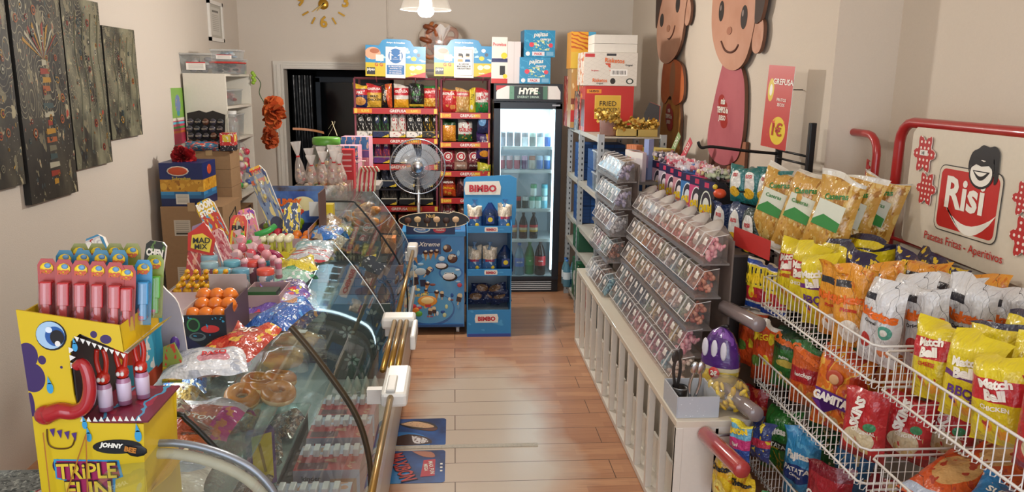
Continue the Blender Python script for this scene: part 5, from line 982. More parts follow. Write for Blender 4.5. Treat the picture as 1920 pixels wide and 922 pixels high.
# ------------------------------------------------------------ red snack rack
RD=mat('#a82424',.3,coat=.4)
def uframe(t,y0,y1,z,x,r):
    rr=.09; b=MB(); pts=[(x,y1,.03),(x,y1,z-rr)]+[(x,y1-rr+rr*cos(a),z-rr+rr*sin(a)) for a in (pi/8,pi/4,3*pi/8)]+[(x,y1-rr,z),(x,y0+rr,z)]+[(x,y0+rr-rr*sin(a),z-rr+rr*cos(a)) for a in (pi/8,pi/4,3*pi/8)]+[(x,y0,z-rr),(x,y0,.03)]
    b.tube(pts,r,RD,12); b.build('red_tube_frame',t)
t=thing('snack_display_rack','large red tube snack rack with white wire baskets and branded header','display rack',(0,0,0))
uframe(t,2.2,3.28,1.745,1.95,.022)
b=MB(); b.X=T(1.935,3.16,1.245)@RZ(R(-90)); b.prism([(.02,0),(.86,-.02),(.88,.0),(.88,.47),(.86,.49),(.03,.49),(0,.46),(0,.02)],.012,mat('#d8cebc',.4),side=mat('#c8beac')); b.X=Matrix(); b.build('header_board',t)
# board artwork: local x = 3.16 - Y
b=MB(); X=T(1.932,3.16,0)@RZ(R(-90)); K=TXK; RW=mat('#c22a28',.4)
def rr_(x0,z0,x1,z1,r,n=5):
    P=[]
    for cx,cz,a0 in ((x1-r,z1-r,0),(x0+r,z1-r,90),(x0+r,z0+r,180),(x1-r,z0+r,270)):
        for k in range(n+1): a=R(a0+90*k/n); P.append((cx+r*cos(a),cz+r*sin(a)))
    return P
b.prism(rr_(.215,1.338,.585,1.598,.035),0,mat('#3a3432'),X=X@T(0,-.0005,0)); b.prism(rr_(.219,1.342,.581,1.594,.032),0,mat('#d8cebc',.4),X=X@T(0,-.001,0)); b.prism(rr_(.232,1.353,.568,1.583,.026),0,RW,X=X@T(0,-.0015,0))
b.text('Risi',(.385,0,1.495),.125,TXW,X=X@T(0,-.002,0),bold=.03,fit=.30)
b.prism([(.26,1.462)]+[(.26+.31*k/10,1.462-.115*sin(pi*min(1,k/10*.93))) for k in range(1,10)]+[(.572,1.448)]+[(.572-.31*k/10,1.448-.06*sin(pi*min(1,k/10))-.005) for k in range(1,10)],0,TXW,X=X@T(0,-.0022,0)); 
hd=[(.39,1.585),(.385,1.62),(.40,1.66),(.43,1.675),(.455,1.69),(.49,1.685),(.52,1.69),(.545,1.67),(.55,1.63),(.553,1.57),(.535,1.555),(.53,1.60)]
b.prism([(p.x,p.z) for p in smooth_path([(x,0,z) for x,z in hd+[(.52,1.63),(.47,1.62),(.43,1.635),(.40,1.61)]],3)],0,K,X=X@T(0,-.003,0))
b.prism([(.462+.068*cos(a*pi/12),1.585+.056*sin(a*pi/12)) for a in range(24)],0,K,X=X@T(0,-.0035,0)); b.prism([(.462+.06*cos(a*pi/12),1.587+.049*sin(a*pi/12)) for a in range(24)],0,TXW,X=X@T(0,-.004,0))
b.prism([(.415+.095*k/8,1.595-.035*sin(pi*k/8)) for k in range(9)],0,K,X=X@T(0,-.0045,0)); b.prism([(.425+.07*k/6,1.591-.016*sin(pi*k/6)) for k in range(7)],0,TXW,X=X@T(0,-.005,0))
b.prism([(.40,1.60),(.42,1.645),(.47,1.63),(.52,1.645),(.53,1.60),(.50,1.618),(.46,1.612),(.43,1.618)],0,K,X=X@T(0,-.0047,0))
b.text('Patatas Fritas - Aperitivos',(.40,0,1.297),.042,RW,X=X@T(0,-.001,0),fit=.60,bold=.008)
b.build('header_print',t)
DOT=pat('#c03030',[('v',(18,.26,0),'#f0e4dc')],.45,obj=True)
def flower(cx,cz,r,name='dotted_flower_card'):
    b=MB(); pts=[((cx+(r*(1+.22*cos(6*a)))*cos(a)),(cz+(r*1.1*(1+.22*cos(6*a)))*sin(a))) for a in [2*pi*k/48 for k in range(48)]]
    xs=[p[0] for p in pts]; b.prism(pts,.003,pat('#b82c2c',[('v',(6,.24,0),'#f0e0d8')],.45),X=X@T(0,-.006,0)); return b
f=flower(.105,1.625,.062); f.X=Matrix(); f.box((.105,-.008,1.63),(.05,.002,.022),WHITE,X=X); f.text('1€',(.105,-.0105,1.63),.014,K,X=X); f.build('dotted_flower_card',t)
flower(.145,1.487,.055).build('dotted_flower_card',t); flower(.70,1.528,.05).build('dotted_flower_card',t); flower(.725,1.40,.06).build('dotted_flower_card',t)
b=MB(); b.solidbox((1.965,2.2,.68),(.012,2.0,1.1),mat('#cfc6b6',.5)); b.build('back_panel',t)
for z in (1.235,.83): b=MB(); b.tube([(1.95,1.2,z),(1.95,3.28,z)],.008,RD,6); b.build('red_cross_tube',t)
WW=mat('#dcdad6',.35)
def basket(y0,y1,zt,h=.12,x0=1.33,x1=1.93):
    b=MB(); zb=zt-h; r=.0035
    b.tube([(x1,y1,zt),(x0+.02,y1,zt),(x0,y1-.02,zt),(x0,y0+.02,zt),(x0+.02,y0,zt),(x1,y0,zt)],r*1.2,WW,6)
    b.tube([(x1,y1,zb),(x0+.02,y1,zb),(x0,y1-.02,zb),(x0,y0+.02,zb),(x0+.02,y0,zb),(x1,y0,zb)],r*1.2,WW,6)
    n=int((y1-y0)/.034)
    for k in range(n+1):
        y=y0+(y1-y0)*k/n; b.tube([(x0,y,zt),(x0,y,zb-.018),(x0+.012,y,zb-.022),(x0+.03,y,zb)],.0021,WW,4,cap=False)
        if k%2==0: b.tube([(x0,y,zb),(x1,y,zb)],.0018,WW,4,cap=False)
    for k in range(1,12):
        x=x0+(x1-x0)*k/12
        for y in (y0,y1): b.tube([(x,y,zt),(x,y,zb)],.0018,WW,4,cap=False)
    return b
for y0,y1,z,l in ((2.235,3.14,1.09,''),(1.22,2.195,1.09,''),(2.235,3.15,.735,''),(1.22,2.195,.735,''),(2.235,3.16,.335,''),(1.22,2.195,.335,'')): basket(y0,y1,z).build('wire_basket',t)
# second, narrower red frame with notched strips
t=thing('red_tube_stand','narrow red tube stand with notched strips behind the clear crisp bags','rack',(0,0,0))
uframe(t,3.42,3.93,1.675,1.93,.018)
for y in (3.465,3.84):
    b=MB(); pts=[(0,.95),(.03,.95)]
    for k in range(18): z=.97+.033*k; pts+=[(.03,z),(.012,z+.008),(.012,z+.02),(.03,z+.024)]
    pts+=[(0,.97+.033*18)]; b.prism(pts,.006,RD,X=T(1.91,y,0)@RZ(R(-90))); b.build('notched_strip',t)
b=MB(); b.solidbox((1.68,3.16,1.155),(.44,.86,.006),WW) ; b.solidbox((1.90,3.5,1.155),(.06,.5,.012),RD); b.build('crisp_shelf',t)
# dispenser tubes
for i,(tx_,y,z,c,l) in enumerate(((1.24,3.14,.915,'#9a8c8c','upper grey translucent tube by the red rack'),(1.17,2.93,.615,'#9a8c8c','middle grey translucent tube by the red rack'),(1.02,2.66,.525,'#a83a3a','lowest red translucent tube by the red rack'))):
    t=thing('plastic_tube',l,'tube',(tx_,y,z),(R(-4),0,R(4))); b=MB(); X=Matrix.Rotation(R(90),4,'X'); b.lathe([(0,-.175),(.031,-.175),(.033,-.165),(.033,.165),(.031,.175),(0,.175)],glass(c,.75,.12,1.5) if i<2 else mat(c,.2,coat=.8),20,X=X); b.build('tube_body',t)
    b=MB(); b.tube([(0,.15,0),(.12,.15,.0)],.006,STEEL,6); b.build('mount_bar',t)
# ------------------------------------------------------------ bags in the baskets
def YB(sub='cheese',c2='#c42c34'):
    return pat('#dcc822',[('b',(.5,.74),c2) if sub=='cheese' else ('b',(.5,.56),'#6a2a7a'),('v',(5,.33),'#e8a030',(0,0,1,.36)),('n',(6,.62),'#b83a30' if sub!='bbq' else '#6a2a80',(0,.05,1,.4)),('b',(.92,1),'#2a2840' if sub=='choc' else '#dcc822')],**GLOSS)
YT=[('Match',0,.70,.10,TXW,8,.8,.05),('Ball',0,.58,.12,TXW,8,.8,.06)]
OB=pat('#d8922a',[('s',(3,2,.03,2),'#3a2a20'),('e',(.5,.2,.25,.14),'#e8e0d4'),('r',(.1,.72,.5,.8),'#33343a'),('n',(6,.64),'#c8701c')],**GLOSS)
OT=[('Risketos',0,.58,.11,TXO,5,.85,.06),('Picante',0,.46,.05,TXR),]
WBG=pat('#d0d0d2',[('s',(3,2,.025,2),'#40424a'),('s',(-4,3,.02,2),'#50525a'),('r',(.08,.74,.42,.82),'#2c2c34'),('e',(.78,.42,.14,.08),'#4c9a88'),('e',(.78,.42,.07,.04),'#e0e0d8'),('e',(.3,.27,.12,.09),'#b83430'),('v',(4,.3),'#d07a50',(0,.02,1,.2))],**GLOSS)
WTX=[('Risketos',0,.60,.12,TXO,-4,.9,.07),('Original',-.1,.49,.055,TXK,0,.5)]
NB=pat('#241f44',[('n',(6,.6),'#d8b828'),('b',(0,.5),'#d8922a')],**GLOSS)
RK2=pat('#b8262c',[('b',(.0,.12),'#8a1c24'),('e',(.5,.3,.34,.16),'#d8cca8'),('v',(5,.3),'#c8b078',(.1,.12,.9,.42)),('e',(.75,.5,.12,.06),'#3a8a5c'),('n',(5,.66),'#d04a48')],**GLOSS)
z1=.978
grid1=[(1.42,[(3.06,'y','cheese'),(2.95,'y','cheese2'),(2.80,'y','bbq'),(2.66,'o',''),(2.545,'o',''),(2.385,'w','')]),
       (1.56,[(3.03,'y','choc'),(2.88,'y','choc'),(2.74,'n',''),(2.60,'o',''),(2.45,'w',''),(2.32,'w','')]),
       (1.70,[(3.05,'y','choc'),(2.90,'y','choc'),(2.75,'n',''),(2.60,'o',''),(2.46,'w',''),(2.32,'w','')]),
       (1.84,[(3.0,'y','choc'),(2.82,'n',''),(2.66,'n',''),(2.50,'o',''),(2.33,'w','')])]
rowsn=['front row','second row','third row','back row']
spec={'y':('yellow puffed corn bag',lambda s:YB(s),YT),'o':('orange comic-print bag',lambda s:OB,OT),'w':('white comic-print bag',lambda s:WBG,WTX),'n':('navy and orange bag',lambda s:NB,[('SUI',0,.8,.1,TXY,5)]),'r':('red corn snack bag',lambda s:RK2,[('SKINS',-.05,.66,.13,TXW,80,.9,.06),('ORIGINAL',.1,.42,.05,TXW)])}
def fill(grid,z,bk,h=.30,w=.155,d=.095,cap=None):
    for ri,(x,row) in enumerate(grid):
        for i,(y,k,s) in enumerate(row):
            nm,mf,tx=spec[k]
            tt=list(tx)
            if s=='cheese': tt=tt+[('CHEESE',0,.44,.05,TXR)]
            if s=='cheese2': tt=tt+[('CHICKEN',0,.44,.05,TXW)]
            if s=='bbq': tt=tt+[('BBQ',0,.36,.13,TXP)]
            me=bag_mesh(w,h+.012*((i*3+ri)%3),d,mf(s.rstrip('2')),i*5+ri*3,tt,nu=12,nv=18)
            place(me,'snack_bag','%s, %s of the %s, %s from far end'%(nm,rowsn[ri],bk,ORD[i]),'snack bag',(x,y,z),(R(-6+4*((i+ri)%4)),R((i*7+ri*5)%13-6),R(-58+((i*5+ri*7)%22)-11)),'bags in the '+bk)
fill(grid1,z1,'upper far basket')
grid2=[(1.43,[(2.07,'y','cheese'),(1.93,'y','bbq'),(1.78,'y','cheese2'),(1.62,'r',''),(1.48,'r',''),(1.34,'r','')]),
       (1.57,[(2.03,'y','choc'),(1.88,'y','bbq'),(1.73,'y','choc'),(1.58,'y','choc'),(1.43,'r','')]),
       (1.71,[(2.09,'y','choc'),(1.94,'y','bbq'),(1.79,'y','cheese2'),(1.64,'y','choc'),(1.5,'r','')]),
       (1.85,[(2.05,'y','choc'),(1.90,'y','bbq'),(1.75,'y','choc'),(1.6,'y','choc')])]
fill(grid2,z1,'upper near basket',h=.255)
z2=.623
GC=pat('#2f6e30',[('b',(.9,1),'#143a24'),('e',(.55,.45,.3,.06),'#c8b050'),('v',(5,.35),'#d0b060',(0,0,1,.3)),('r',(.1,.68,.9,.9),'#24422a')],**GLOSS)
KC=pat('#c85a24',[('b',(.4,.62),'#a82028'),('v',(4,.4),'#d89040',(0,0,1,.38)),('b',(.88,1),'#2c6a34')],**GLOSS)
GA=pat('#d8701e',[('s',(2,1.5,.4,3),'#b83a1e'),('s',(3,-2,.15,3),'#e8b040'),('v',(6,.4),'#d8c088',(.1,.02,.9,.3)),('d',(1,-.6,.9),'#c85020')],**GLOSS)
pk=lambda *a,**k:pack(*a,**k)
pack(1.42,3.02,z2,.17,.27,.09,'green corn sticks bag with orange name, far end of middle far basket',GC,[('Cheetos',0,.80,.13,TXO,-12,.9,.08),('Palitos',0,.55,.05,TXW)],-55,'bags in the middle far basket',1)
pack(1.42,2.84,z2,.16,.27,.09,'orange and red ketchup corn bag, second in the middle far basket',KC,[('Gusanitos',0,.82,.12,TXO,-25,.9,.08),('ketchup',0,.52,.08,TXW)],-55,'bags in the middle far basket',2)
def banner(b,s): b.prism([(-.08,.115),(.08,.10),(.085,.15),(-.075,.165),(-.03,.07)],0,TXP,X=T(0,s(0,.13)-.012,0)); b.text('GAMITAS',(0,s(0,.13)-.015,.134),.036,TXW,rot=R(-4),bold=.06,fit=.15); b.ell((-.01,s(0,.2)-.004,.215),(.035,.006,.03),mat('#b84830',.4),12,6); b.ell((-.01,s(0,.2)-.008,.21),(.02,.006,.02),mat('#d8a878',.4),12,6)
me=bag_mesh(.205,.32,.11,GA,5,(),extra=banner); place(me,'snack_bag','flame patterned orange bag with purple name ribbon in the middle far basket','snack bag',(1.43,2.62,z2),(R(-3),R(3),R(-52)),'bags in the middle far basket')
me=bag_mesh(.19,.31,.11,GA,8,()); place(me,'snack_bag','flame patterned orange bag lying behind the ribboned one','snack bag',(1.59,2.60,z2),(R(-3),R(14),R(-52)),'bags in the middle far basket')
for i,(x,y) in enumerate(((1.42,2.40),(1.56,2.37),(1.70,2.36),(1.84,2.35),(1.58,2.86),(1.60,3.04))):
    m_,tx=(RK2,spec['r'][2]) if i<4 else ((KC,[]) if i==4 else (GC,[]))
    pack(x,y,z2,.165,.27,.1,['red corn ring bag at the front near end of the middle far basket','red corn ring bag, second one back in the middle far basket','red corn ring bag, third one back in the middle far basket','red corn ring bag against the back of the middle far basket','orange corn bag hidden behind the ketchup bag','green corn bag hidden behind the green sticks bag'][i],m_,tx,-58+5*(i%3),'bags in the middle far basket',i+3)
# flat lying orange bags and blue bags in the middle near basket
OF=pat('#c8501c',[('s',(2,3,.04,2),'#4a1c10'),('e',(.45,.55,.3,.3),'#c89a60'),('n',(6,.6),'#a83a24'),('b',(.05,.14),'#a8b4c8')],**GLOSS)
for i,(x,y,z) in enumerate(((1.52,2.03,.66),(1.70,2.06,.70),(1.50,1.80,.66),(1.72,1.82,.68),(1.5,1.55,.66),(1.72,1.55,.66))):
    c=OF if i<2 else pat('#2a78b0',[('b',(.3,.5),'#1c4a80'),('n',(5,.6),'#c8a088'),('b',(0,.1),'#b0c0cc')],**GLOSS)
    me=bag_mesh(.21,.29,.08,c,i,[('SURFERS',0,.78,.09,TXW)] if i>1 else [('Mexicanos',-.05,.82,.08,TXW,0,.6)]); place(me,'snack_bag','%s bag lying in the middle near basket, %s'%('orange' if i<2 else 'blue',['front left','back left','front centre','back centre','front right','back right'][i]),'snack bag',(x-.1,y,z),(R(-72),R(4),R(-68+i*4)),'bags lying in the middle near basket')
z3=.222
pack(1.42,3.04,z3,.17,.30,.09,'green potato straws bag at the far end of the lower basket',pat('#256e2c',[('r',(.15,.42,.85,.54),'#14241a'),('s',(5,4,.3,5),'#a8902c',(0,0,1,.38)),('n',(5,.6),'#3a8a3c',(0,.5,1,1))],**GLOSS),[('Pajitas',0,.68,.13,TXW,5,.85,.05),('PATATA',0,.48,.07,TXW),('con Perejil',0,.43,.03,TXY)],-55,'bags in the lower far basket',1)
pack(1.42,2.82,z3,.165,.31,.095,'sky blue potato straws bag in the lower basket',pat('#3a8fc4',[('e',(.5,.4,.42,.13),'#1c3a7c'),('s',(2,5,.2,2),'#5cacd8',(0,.55,1,1)),('v',(6,.3),'#d0c890',(0,0,1,.2))],**GLOSS),[('Pajitas',0,.64,.13,TXW,5,.85,.05),('PATATA',0,.46,.07,TXW),('Caseras',0,.38,.04,TXW)],-55,'bags in the lower far basket',2)
pack(1.42,2.59,z3,.19,.29,.1,'dark red popped corn bag in the lower basket',pat('#a02430',[('b',(.8,1),'#7a1a28'),('v',(6,.4),'#d8cca0',(0,0,1,.3)),('r',(.55,.4,.95,.6),'#b82c30')],**GLOSS),[('GAMITAS',0,.46,.1,TXW,-10,.85,.06)],-55,'bags in the lower far basket',3)
for i,(x,y,c) in enumerate(((1.6,3.0,'#1f5a2c'),(1.6,2.75,'#2c6a9c'),(1.6,2.5,'#7c1c24'),(1.43,2.36,'#8a2028'))): pack(x,y,z3,.17,.26,.09,['dark green bag behind the green straws bag','blue bag behind the sky blue bag','dark red bag behind the popped corn bag','dark red bag at the near end of the lower far basket'][i],pat(c,[('n',(5,.6),'#c8b080')],**GLOSS),[],-58,'bags in the lower far basket',i+4)
# the column of hanging bags between hooks and baskets
def hbag(x,y,z,w,h,lab,m,tx,s,rz=-62): pack(x,y,z,w,h,.07,lab,m,tx,rz,'hanging bags beside the red rack',s)
FL=pat('#c84a1e',[('v',(3,.36),'#e0c428',(0,.35,1,.85)),('n',(4,.6),'#b02a20'),('e',(.3,.35,.2,.09),'#5a7a34'),('b',(.9,1),'#d8d0c4')],**GLOSS)
hbag(1.36,3.30,.62,.16,.29,'orange and yellow cheese ball bag, left of the middle grey tube',FL,[('MEGA',0,.75,.1,TXY,10)],1)
hbag(1.37,3.14,.60,.16,.29,'orange and yellow cheese ball bag, right by the basket end',FL,[('MEGA',0,.75,.1,TXY,10)],2)
hbag(1.37,3.22,.36,.15,.2,'red bag low between the middle tube and the basket',pat('#b8262c',[('n',(5,.6),'#d86a40')],**GLOSS),[],3)
hbag(1.13,2.76,.44,.10,.17,'pale blue and pink bag with yellow name by the lowest tube',pat('#6ab0d0',[('b',(.3,.55),'#c83a7c'),('b',(0,.3),'#2a50a0'),('b',(.85,1),'#e0d030')],**GLOSS),[('RAYON',0,.72,.14,TXY,12,.85,.08),('Risi',0,.42,.08,TXW)],4)
hbag(1.22,2.78,.42,.10,.17,'dark blue and red bag behind the lowest tube',pat('#28386c',[('b',(.4,.6),'#b83048'),('n',(5,.6),'#d8c030')],**GLOSS),[],5)
CB=pat('#dcbc24',[('e',(.5,.3,.3,.2),'#e8d870'),('n',(5,.62),'#c88a20'),('r',(.1,.6,.9,.8),'#d8a824')],**GLOSS)
hbag(1.05,2.70,.29,.11,.20,'yellow corn puff bag on the floor side, left of the pair',CB,[('Cheetos',0,.75,.13,TXK,8,.85,.06)],6)
hbag(1.10,2.62,.28,.11,.18,'yellow corn puff bag nearer the basket, right of the pair',CB,[('Cheetos',0,.75,.13,TXK,8,.85,.06),('1€',.2,.3,.1,TXR)],7)
hbag(1.18,2.55,.26,.11,.13,'green bag at the floor beside the yellow puffs',pat('#1f7a3a',[('n',(5,.6),'#c8a040')],**GLOSS),[],8)
# purple crow bag with 2€ sticker
t=thing('candy_cone_bag','purple and yellow tied bag with round 2€ sticker at the end of the bins','sweets bag',(1.16,3.13,.568),R(-50))
b=MB(); b.grid(lambda u,v:(.082*cos(2*pi*u)*(sin(pi*min(1,.12+v*.88))**.5+.1),.06*sin(2*pi*u)*(sin(pi*min(1,.12+v*.88))**.5+.1),.30*v),22,12,pat('#c8b040',[('b',(.42,1),'#4a2470'),('b',(.38,.44),'#d0c8a8'),('b',(0,.3),'#d8b42c'),('v',(9,.36),'#ecd060',(0,0,1,.4)),('n',(6,.6),'#7a4aa0',(0,.5,1,1))],rough=.2,clear=.7,bump=.4)); b.build('bag_body',t)
for k in range(3): b=MB(); b.ell((-.045+.045*k,-.058,.21),(.016,.008,.042),mat('#d8d4e0',.3),10,7); b.build('white_eye',t)
b=MB(); b.X=T(.015,-.072,.11)@Matrix.Rotation(R(90),4,'X'); b.lathe([(0,.002),(.026,.002),(.026,0)],mat('#c83a3c',.4),20); b.X=Matrix(); b.text('2€',(.015,-.0745,.11),.024,TXW,bold=.05); b.build('price_sticker',t)
b=MB(); b.tube([(-.02,0,.28),(0,0,.30),(.03,-.01,.31)],.008,TXK,6); b.build('tie',t)
t=thing('yellow_chips_pile','clear bag of yellow corn chips below the purple bag','sweets bag',(1.13,2.95,.568)); b=MB(); rnd=random.Random(4)
for k in range(40): b.ell((rnd.uniform(-.06,.07),rnd.uniform(-.08,.06),.02+rnd.random()*.09),(.022,.012,.008),mat(['#d8b42c','#e0c040','#c8a024'][k%3],.4),8,5,rot=(rnd.random()*3,rnd.random()*3,rnd.random()*3))
o=b.build('corn_chips',t); o['kind']='stuff'; b=MB(); b.grid(lambda u,v:(.095*cos(2*pi*u)*sin(pi*v)**.5,.10*sin(2*pi*u)*sin(pi*v)**.5,.145*v),18,8,glass('#ffffff',.08,.1)); b.build('clear_film',t)
boxpack('corn_snack_packet','orange and yellow packet lying past the near end of the bins','packet',(1.19,3.2,.87+.0),(.16,.1,.1),'#c8843c',pat('#c8843c',[('n',(5,.55),'#d8c040'),('b',(.7,1),'#a83830')]),R(-60)) if False else None
# grey star box with tongs
t=thing('tongs_tray','open pale grey star-print tray with a dark box inside on the base end','tray',(.985,2.97,.566),0)
b=MB(); sm=pat('#b4b8c0',[('v',(9,.14),'#dcdfe4')],.5)
for c,d in (((0,-.1,.045),(.17,.006,.09)),((0,.1,.045),(.17,.006,.09)),((-.085,0,.045),(.006,.2,.09)),((.085,0,.045),(.006,.2,.09))): b.box(c,d,mat('#b4b8c0'),front=sm,side=sm)
b.solidbox((0,0,.004),(.17,.2,.006),mat('#cfc6b4')); b.build('tray_body',t)
def tongs(x,y,z,rot,lab,m):
    t=thing('serving_tongs',lab,'tongs',(x,y,z),rot)
    for s in (-1,1): b=MB(); b.tube(smooth_path([(0,0,0),(.008*s,0,.05),(.02*s,0,.13),(.012*s,0,.19)]),.007,m,7); b.ell((.012*s,0,.2),(.02,.008,.03),m,10,7); b.build('tong_arm',t)
tongs(.96,2.90,.58,(R(8),R(4),0),'silver serving tongs standing in the grey star-print tray',CHROME)
tongs(.94,3.03,.60,(R(10),R(-12),.5),'dark serving tongs leaning behind the grey star-print tray',mat('#3a3432',.4))
t=thing('dark_cup','small dark round cup inside the grey star-print tray','cup',(.945,3.0,.575)); b=MB(); b.lathe([(0,0),(.028,0),(.034,.07),(.03,.07),(.026,.01)],mat('#1e1a1a',.4),16); b.build('cup_body',t); b=MB(); b.lathe([(.033,.066),(.036,.07),(.033,.074)],STEEL,16); b.build('rim',t)
# ------------------------------------------------------------ glass pastry counter on the left
ZT=1.18
PROF=[(-.96,ZT),(-.85,ZT),(-.62,ZT),(-.585,1.165),(-.53,1.10),(-.47,1.02),(-.41,.93),(-.355,.84),(-.32,.76),(-.30,.68),(-.29,.60),(-.29,.46)]
GL=glass('#e6f0ee',.045,.02,1.0)
t=thing('pastry_counter','long glass display counter with curved front panes down the left side','display counter',(0,0,0))
def pane(y0,y1,name='curved_glass_pane'):
    P=smooth_path([(max(x,-.88) if y0<2 else x,0,z) for x,z in PROF],3); n=len(P)-1; b=MB(); vs=[]
    for p in P: vs+= [(p.x,y0,p.z),(p.x,y1,p.z)]
    for p in P: vs+= [(p.x-.006,y0,p.z-.006),(p.x-.006,y1,p.z-.006)]
    b.add(vs,[(2*i,2*i+2,2*i+3,2*i+1) for i in range(n)],GL,smooth=True)
    return b
for y0,y1 in ((1.63,2.44),(2.47,3.60),(3.64,4.60),(4.64,5.35)): pane(y0,y1).build('curved_glass_pane',t)
def seal(y,m,r,name,off=0): b=MB(); b.tube([(p.x-off,y,p.z-off) for p in smooth_path([(x,0,z) for x,z in PROF[1:]],4)],r,m,6); b.build(name,t)
seal(1.62,mat('#121412',.35),.006,'black_seal'); seal(2.455,mat('#4a3e2c',.35,.4),.011,'bronze_seal'); seal(4.62,mat('#0c0c0e',.35),.006,'black_seal')
EG=mat('#dfe9ec',.12,.3)
for y in (2.475,3.60,5.35): seal(y,EG if y!=3.60 else mat('#eef4f6',.08,.5),.003,'polished_glass_edge')
b=MB()
for z,x0,x1 in ((.95,-.87,-.52),): b.solidbox(((x0+x1)/2,2.62,z),(x1-x0,1.94,.007),glass('#dff0ec',.10,.02,1.2))
b.build('glass_shelf',t)
b=MB(); b.solidbox((-.83,4.1,1.0),(.42,.96,.007),glass('#dff0ec',.12,.02,1.2)); b.build('glass_shelf',t)
b=MB(); b.solidbox((-.75,4.95,.98),(.5,.62,.008),glass('#dff0ec',.15,.02,1.2)); b.solidbox((-.72,4.95,.80),(.6,.62,.01),mat('#30444a',.3)); b.build('far_shelves',t)
b=MB(); b.solidbox((-.585,3.48,.44),(.57,3.72,.03),mat('#a8aca8',.35)); b.build('deck',t)
b=MB(); b.solidbox((-.58,3.48,.22),(.54,3.72,.42),mat('#c8c4bc',.4)); b.build('base_cabinet',t)
b=MB(); b.solidbox((-.97,3.88,.6),(.02,2.94,1.16),mat('#74726c',.5)); b.solidbox((-.89,2.02,.6),(.02,.80,1.16),mat('#74726c',.5)); b.build('back_panel',t)
b=MB(); b.solidbox((-.29,3.48,.43),(.02,3.72,.07),mat('#cfd2d2',.3,.4)); b.build('bottom_glass_channel',t)
for y0,y1 in ((1.75,2.4),(2.6,3.5),(3.7,4.5),(4.7,5.3)):  # tubes and area lights added under the top to brighten the counter's inside
    b=MB(); b.tube([(-.86,y0,1.15),(-.86,y1,1.15)],.012,mat('#f4f8ff',.4,emit=7),8); b.build('added_strip_lamp',t)
    light('counter_fill_light','AREA',(-.845,(y0+y1)/2,1.13),4.5,(.88,.95,1),.05,y1-y0,(0,R(35),0))
# printed end panels
def brick(y,x0,x1,z0,z1,base,line,lab,fl):
    b=MB(); w,h=x1-x0,z1-z0; b.box(((x0+x1)/2,y,(z0+z1)/2),(w,.008,h),mat(base,.5),front=mat(base,.5,grain=.1)); ln=mat(line,.5)
    rnd=random.Random(3)
    for r_ in range(int(h/.05)):
        z=z0+.05*r_; b.solidbox(((x0+x1)/2,y-.0045,z),(w,.001,.0025),ln)
        for c_ in range(5):
            x=x0+(c_+.5*(r_%2))*w/4.5+.01
            if x<x1-.005 and rnd.random()<.8: b.solidbox((x,y-.0045,z+.025),(.0025,.001,.05),ln)
    for fx,fz,k in fl:
        for q in range(k):
            a=2*pi*q/k if k>3 else R(50+40*q); cx,cz=fx+.025*cos(a),fz+.022*sin(a); pts=[(cx+.013*cos(v*pi/7)*cos(a)-.007*sin(v*pi/7)*sin(a),cz+.013*cos(v*pi/7)*sin(a)+.007*sin(v*pi/7)*cos(a)) for v in range(14)]
            if line=='#16181a': b.tube([(x,y-.006,z) for x,z in pts],.002,ln,4,closed=True)
            else: b.prism(pts,0,mat('#98a49c',.5),X=T(0,y-.006,0))
        b.tube([(fx,y-.006,fz),(fx+.01,y-.006,fz-.12)],.002,ln,4)
    b.build(lab,t)
brick(4.575,-.70,-.31,.47,.80,'#8a6458','#16181a','pink_brick_panel',[(-.42,.70,4),(-.38,.58,4),(-.52,.55,5)])
brick(3.62,-.62,-.31,.46,.84,'#33423e','#10181a','green_brick_panel',[(-.52,.70,6),(-.40,.78,3),(-.38,.64,5),(-.50,.56,6)])
# handrail
t=thing('brass_handrail','brass handrail rods in white brackets along the glass counter','handrail',(0,0,0)); BR=mat('#9c7a3c',.3,.75)
for y0,y1,x,z in ((1.2,2.50,-.205,.905),(2.56,3.12,-.20,.91),(2.56,3.12,-.225,.91),(2.56,3.12,-.25,.91),(3.2,4.52,-.245,.905)): b=MB(); b.tube([(x,y0,z),(x,y1,z)],.0105,BR,10); b.build('rod',t)
WP=mat('#dcdad4',.35)
for c,d in (((-.195,2.46,.895),(.085,.26,.05)),((-.235,3.16,.90),(.14,.10,.05)),((-.25,4.55,.90),(.06,.14,.07))): b=MB(); b.solidbox(c,d,WP); b.build('white_bracket',t,bevel=.012)
b=MB(); b.solidbox((-.165,3.02,.885),(.022,.22,.06),WP); b.build('bracket_arm',t,bevel=.006)
b=MB(); b.solidbox((-.205,2.40,.925),(.03,.13,.012),mat('#c4c2bc',.4)); b.build('bracket_groove',t,bevel=.004)
for y in (2.46,3.16,4.55): b=MB(); b.solidbox((-.268,y,.86),(.05,.03,.05),WP); b.build('bracket_stem',t)
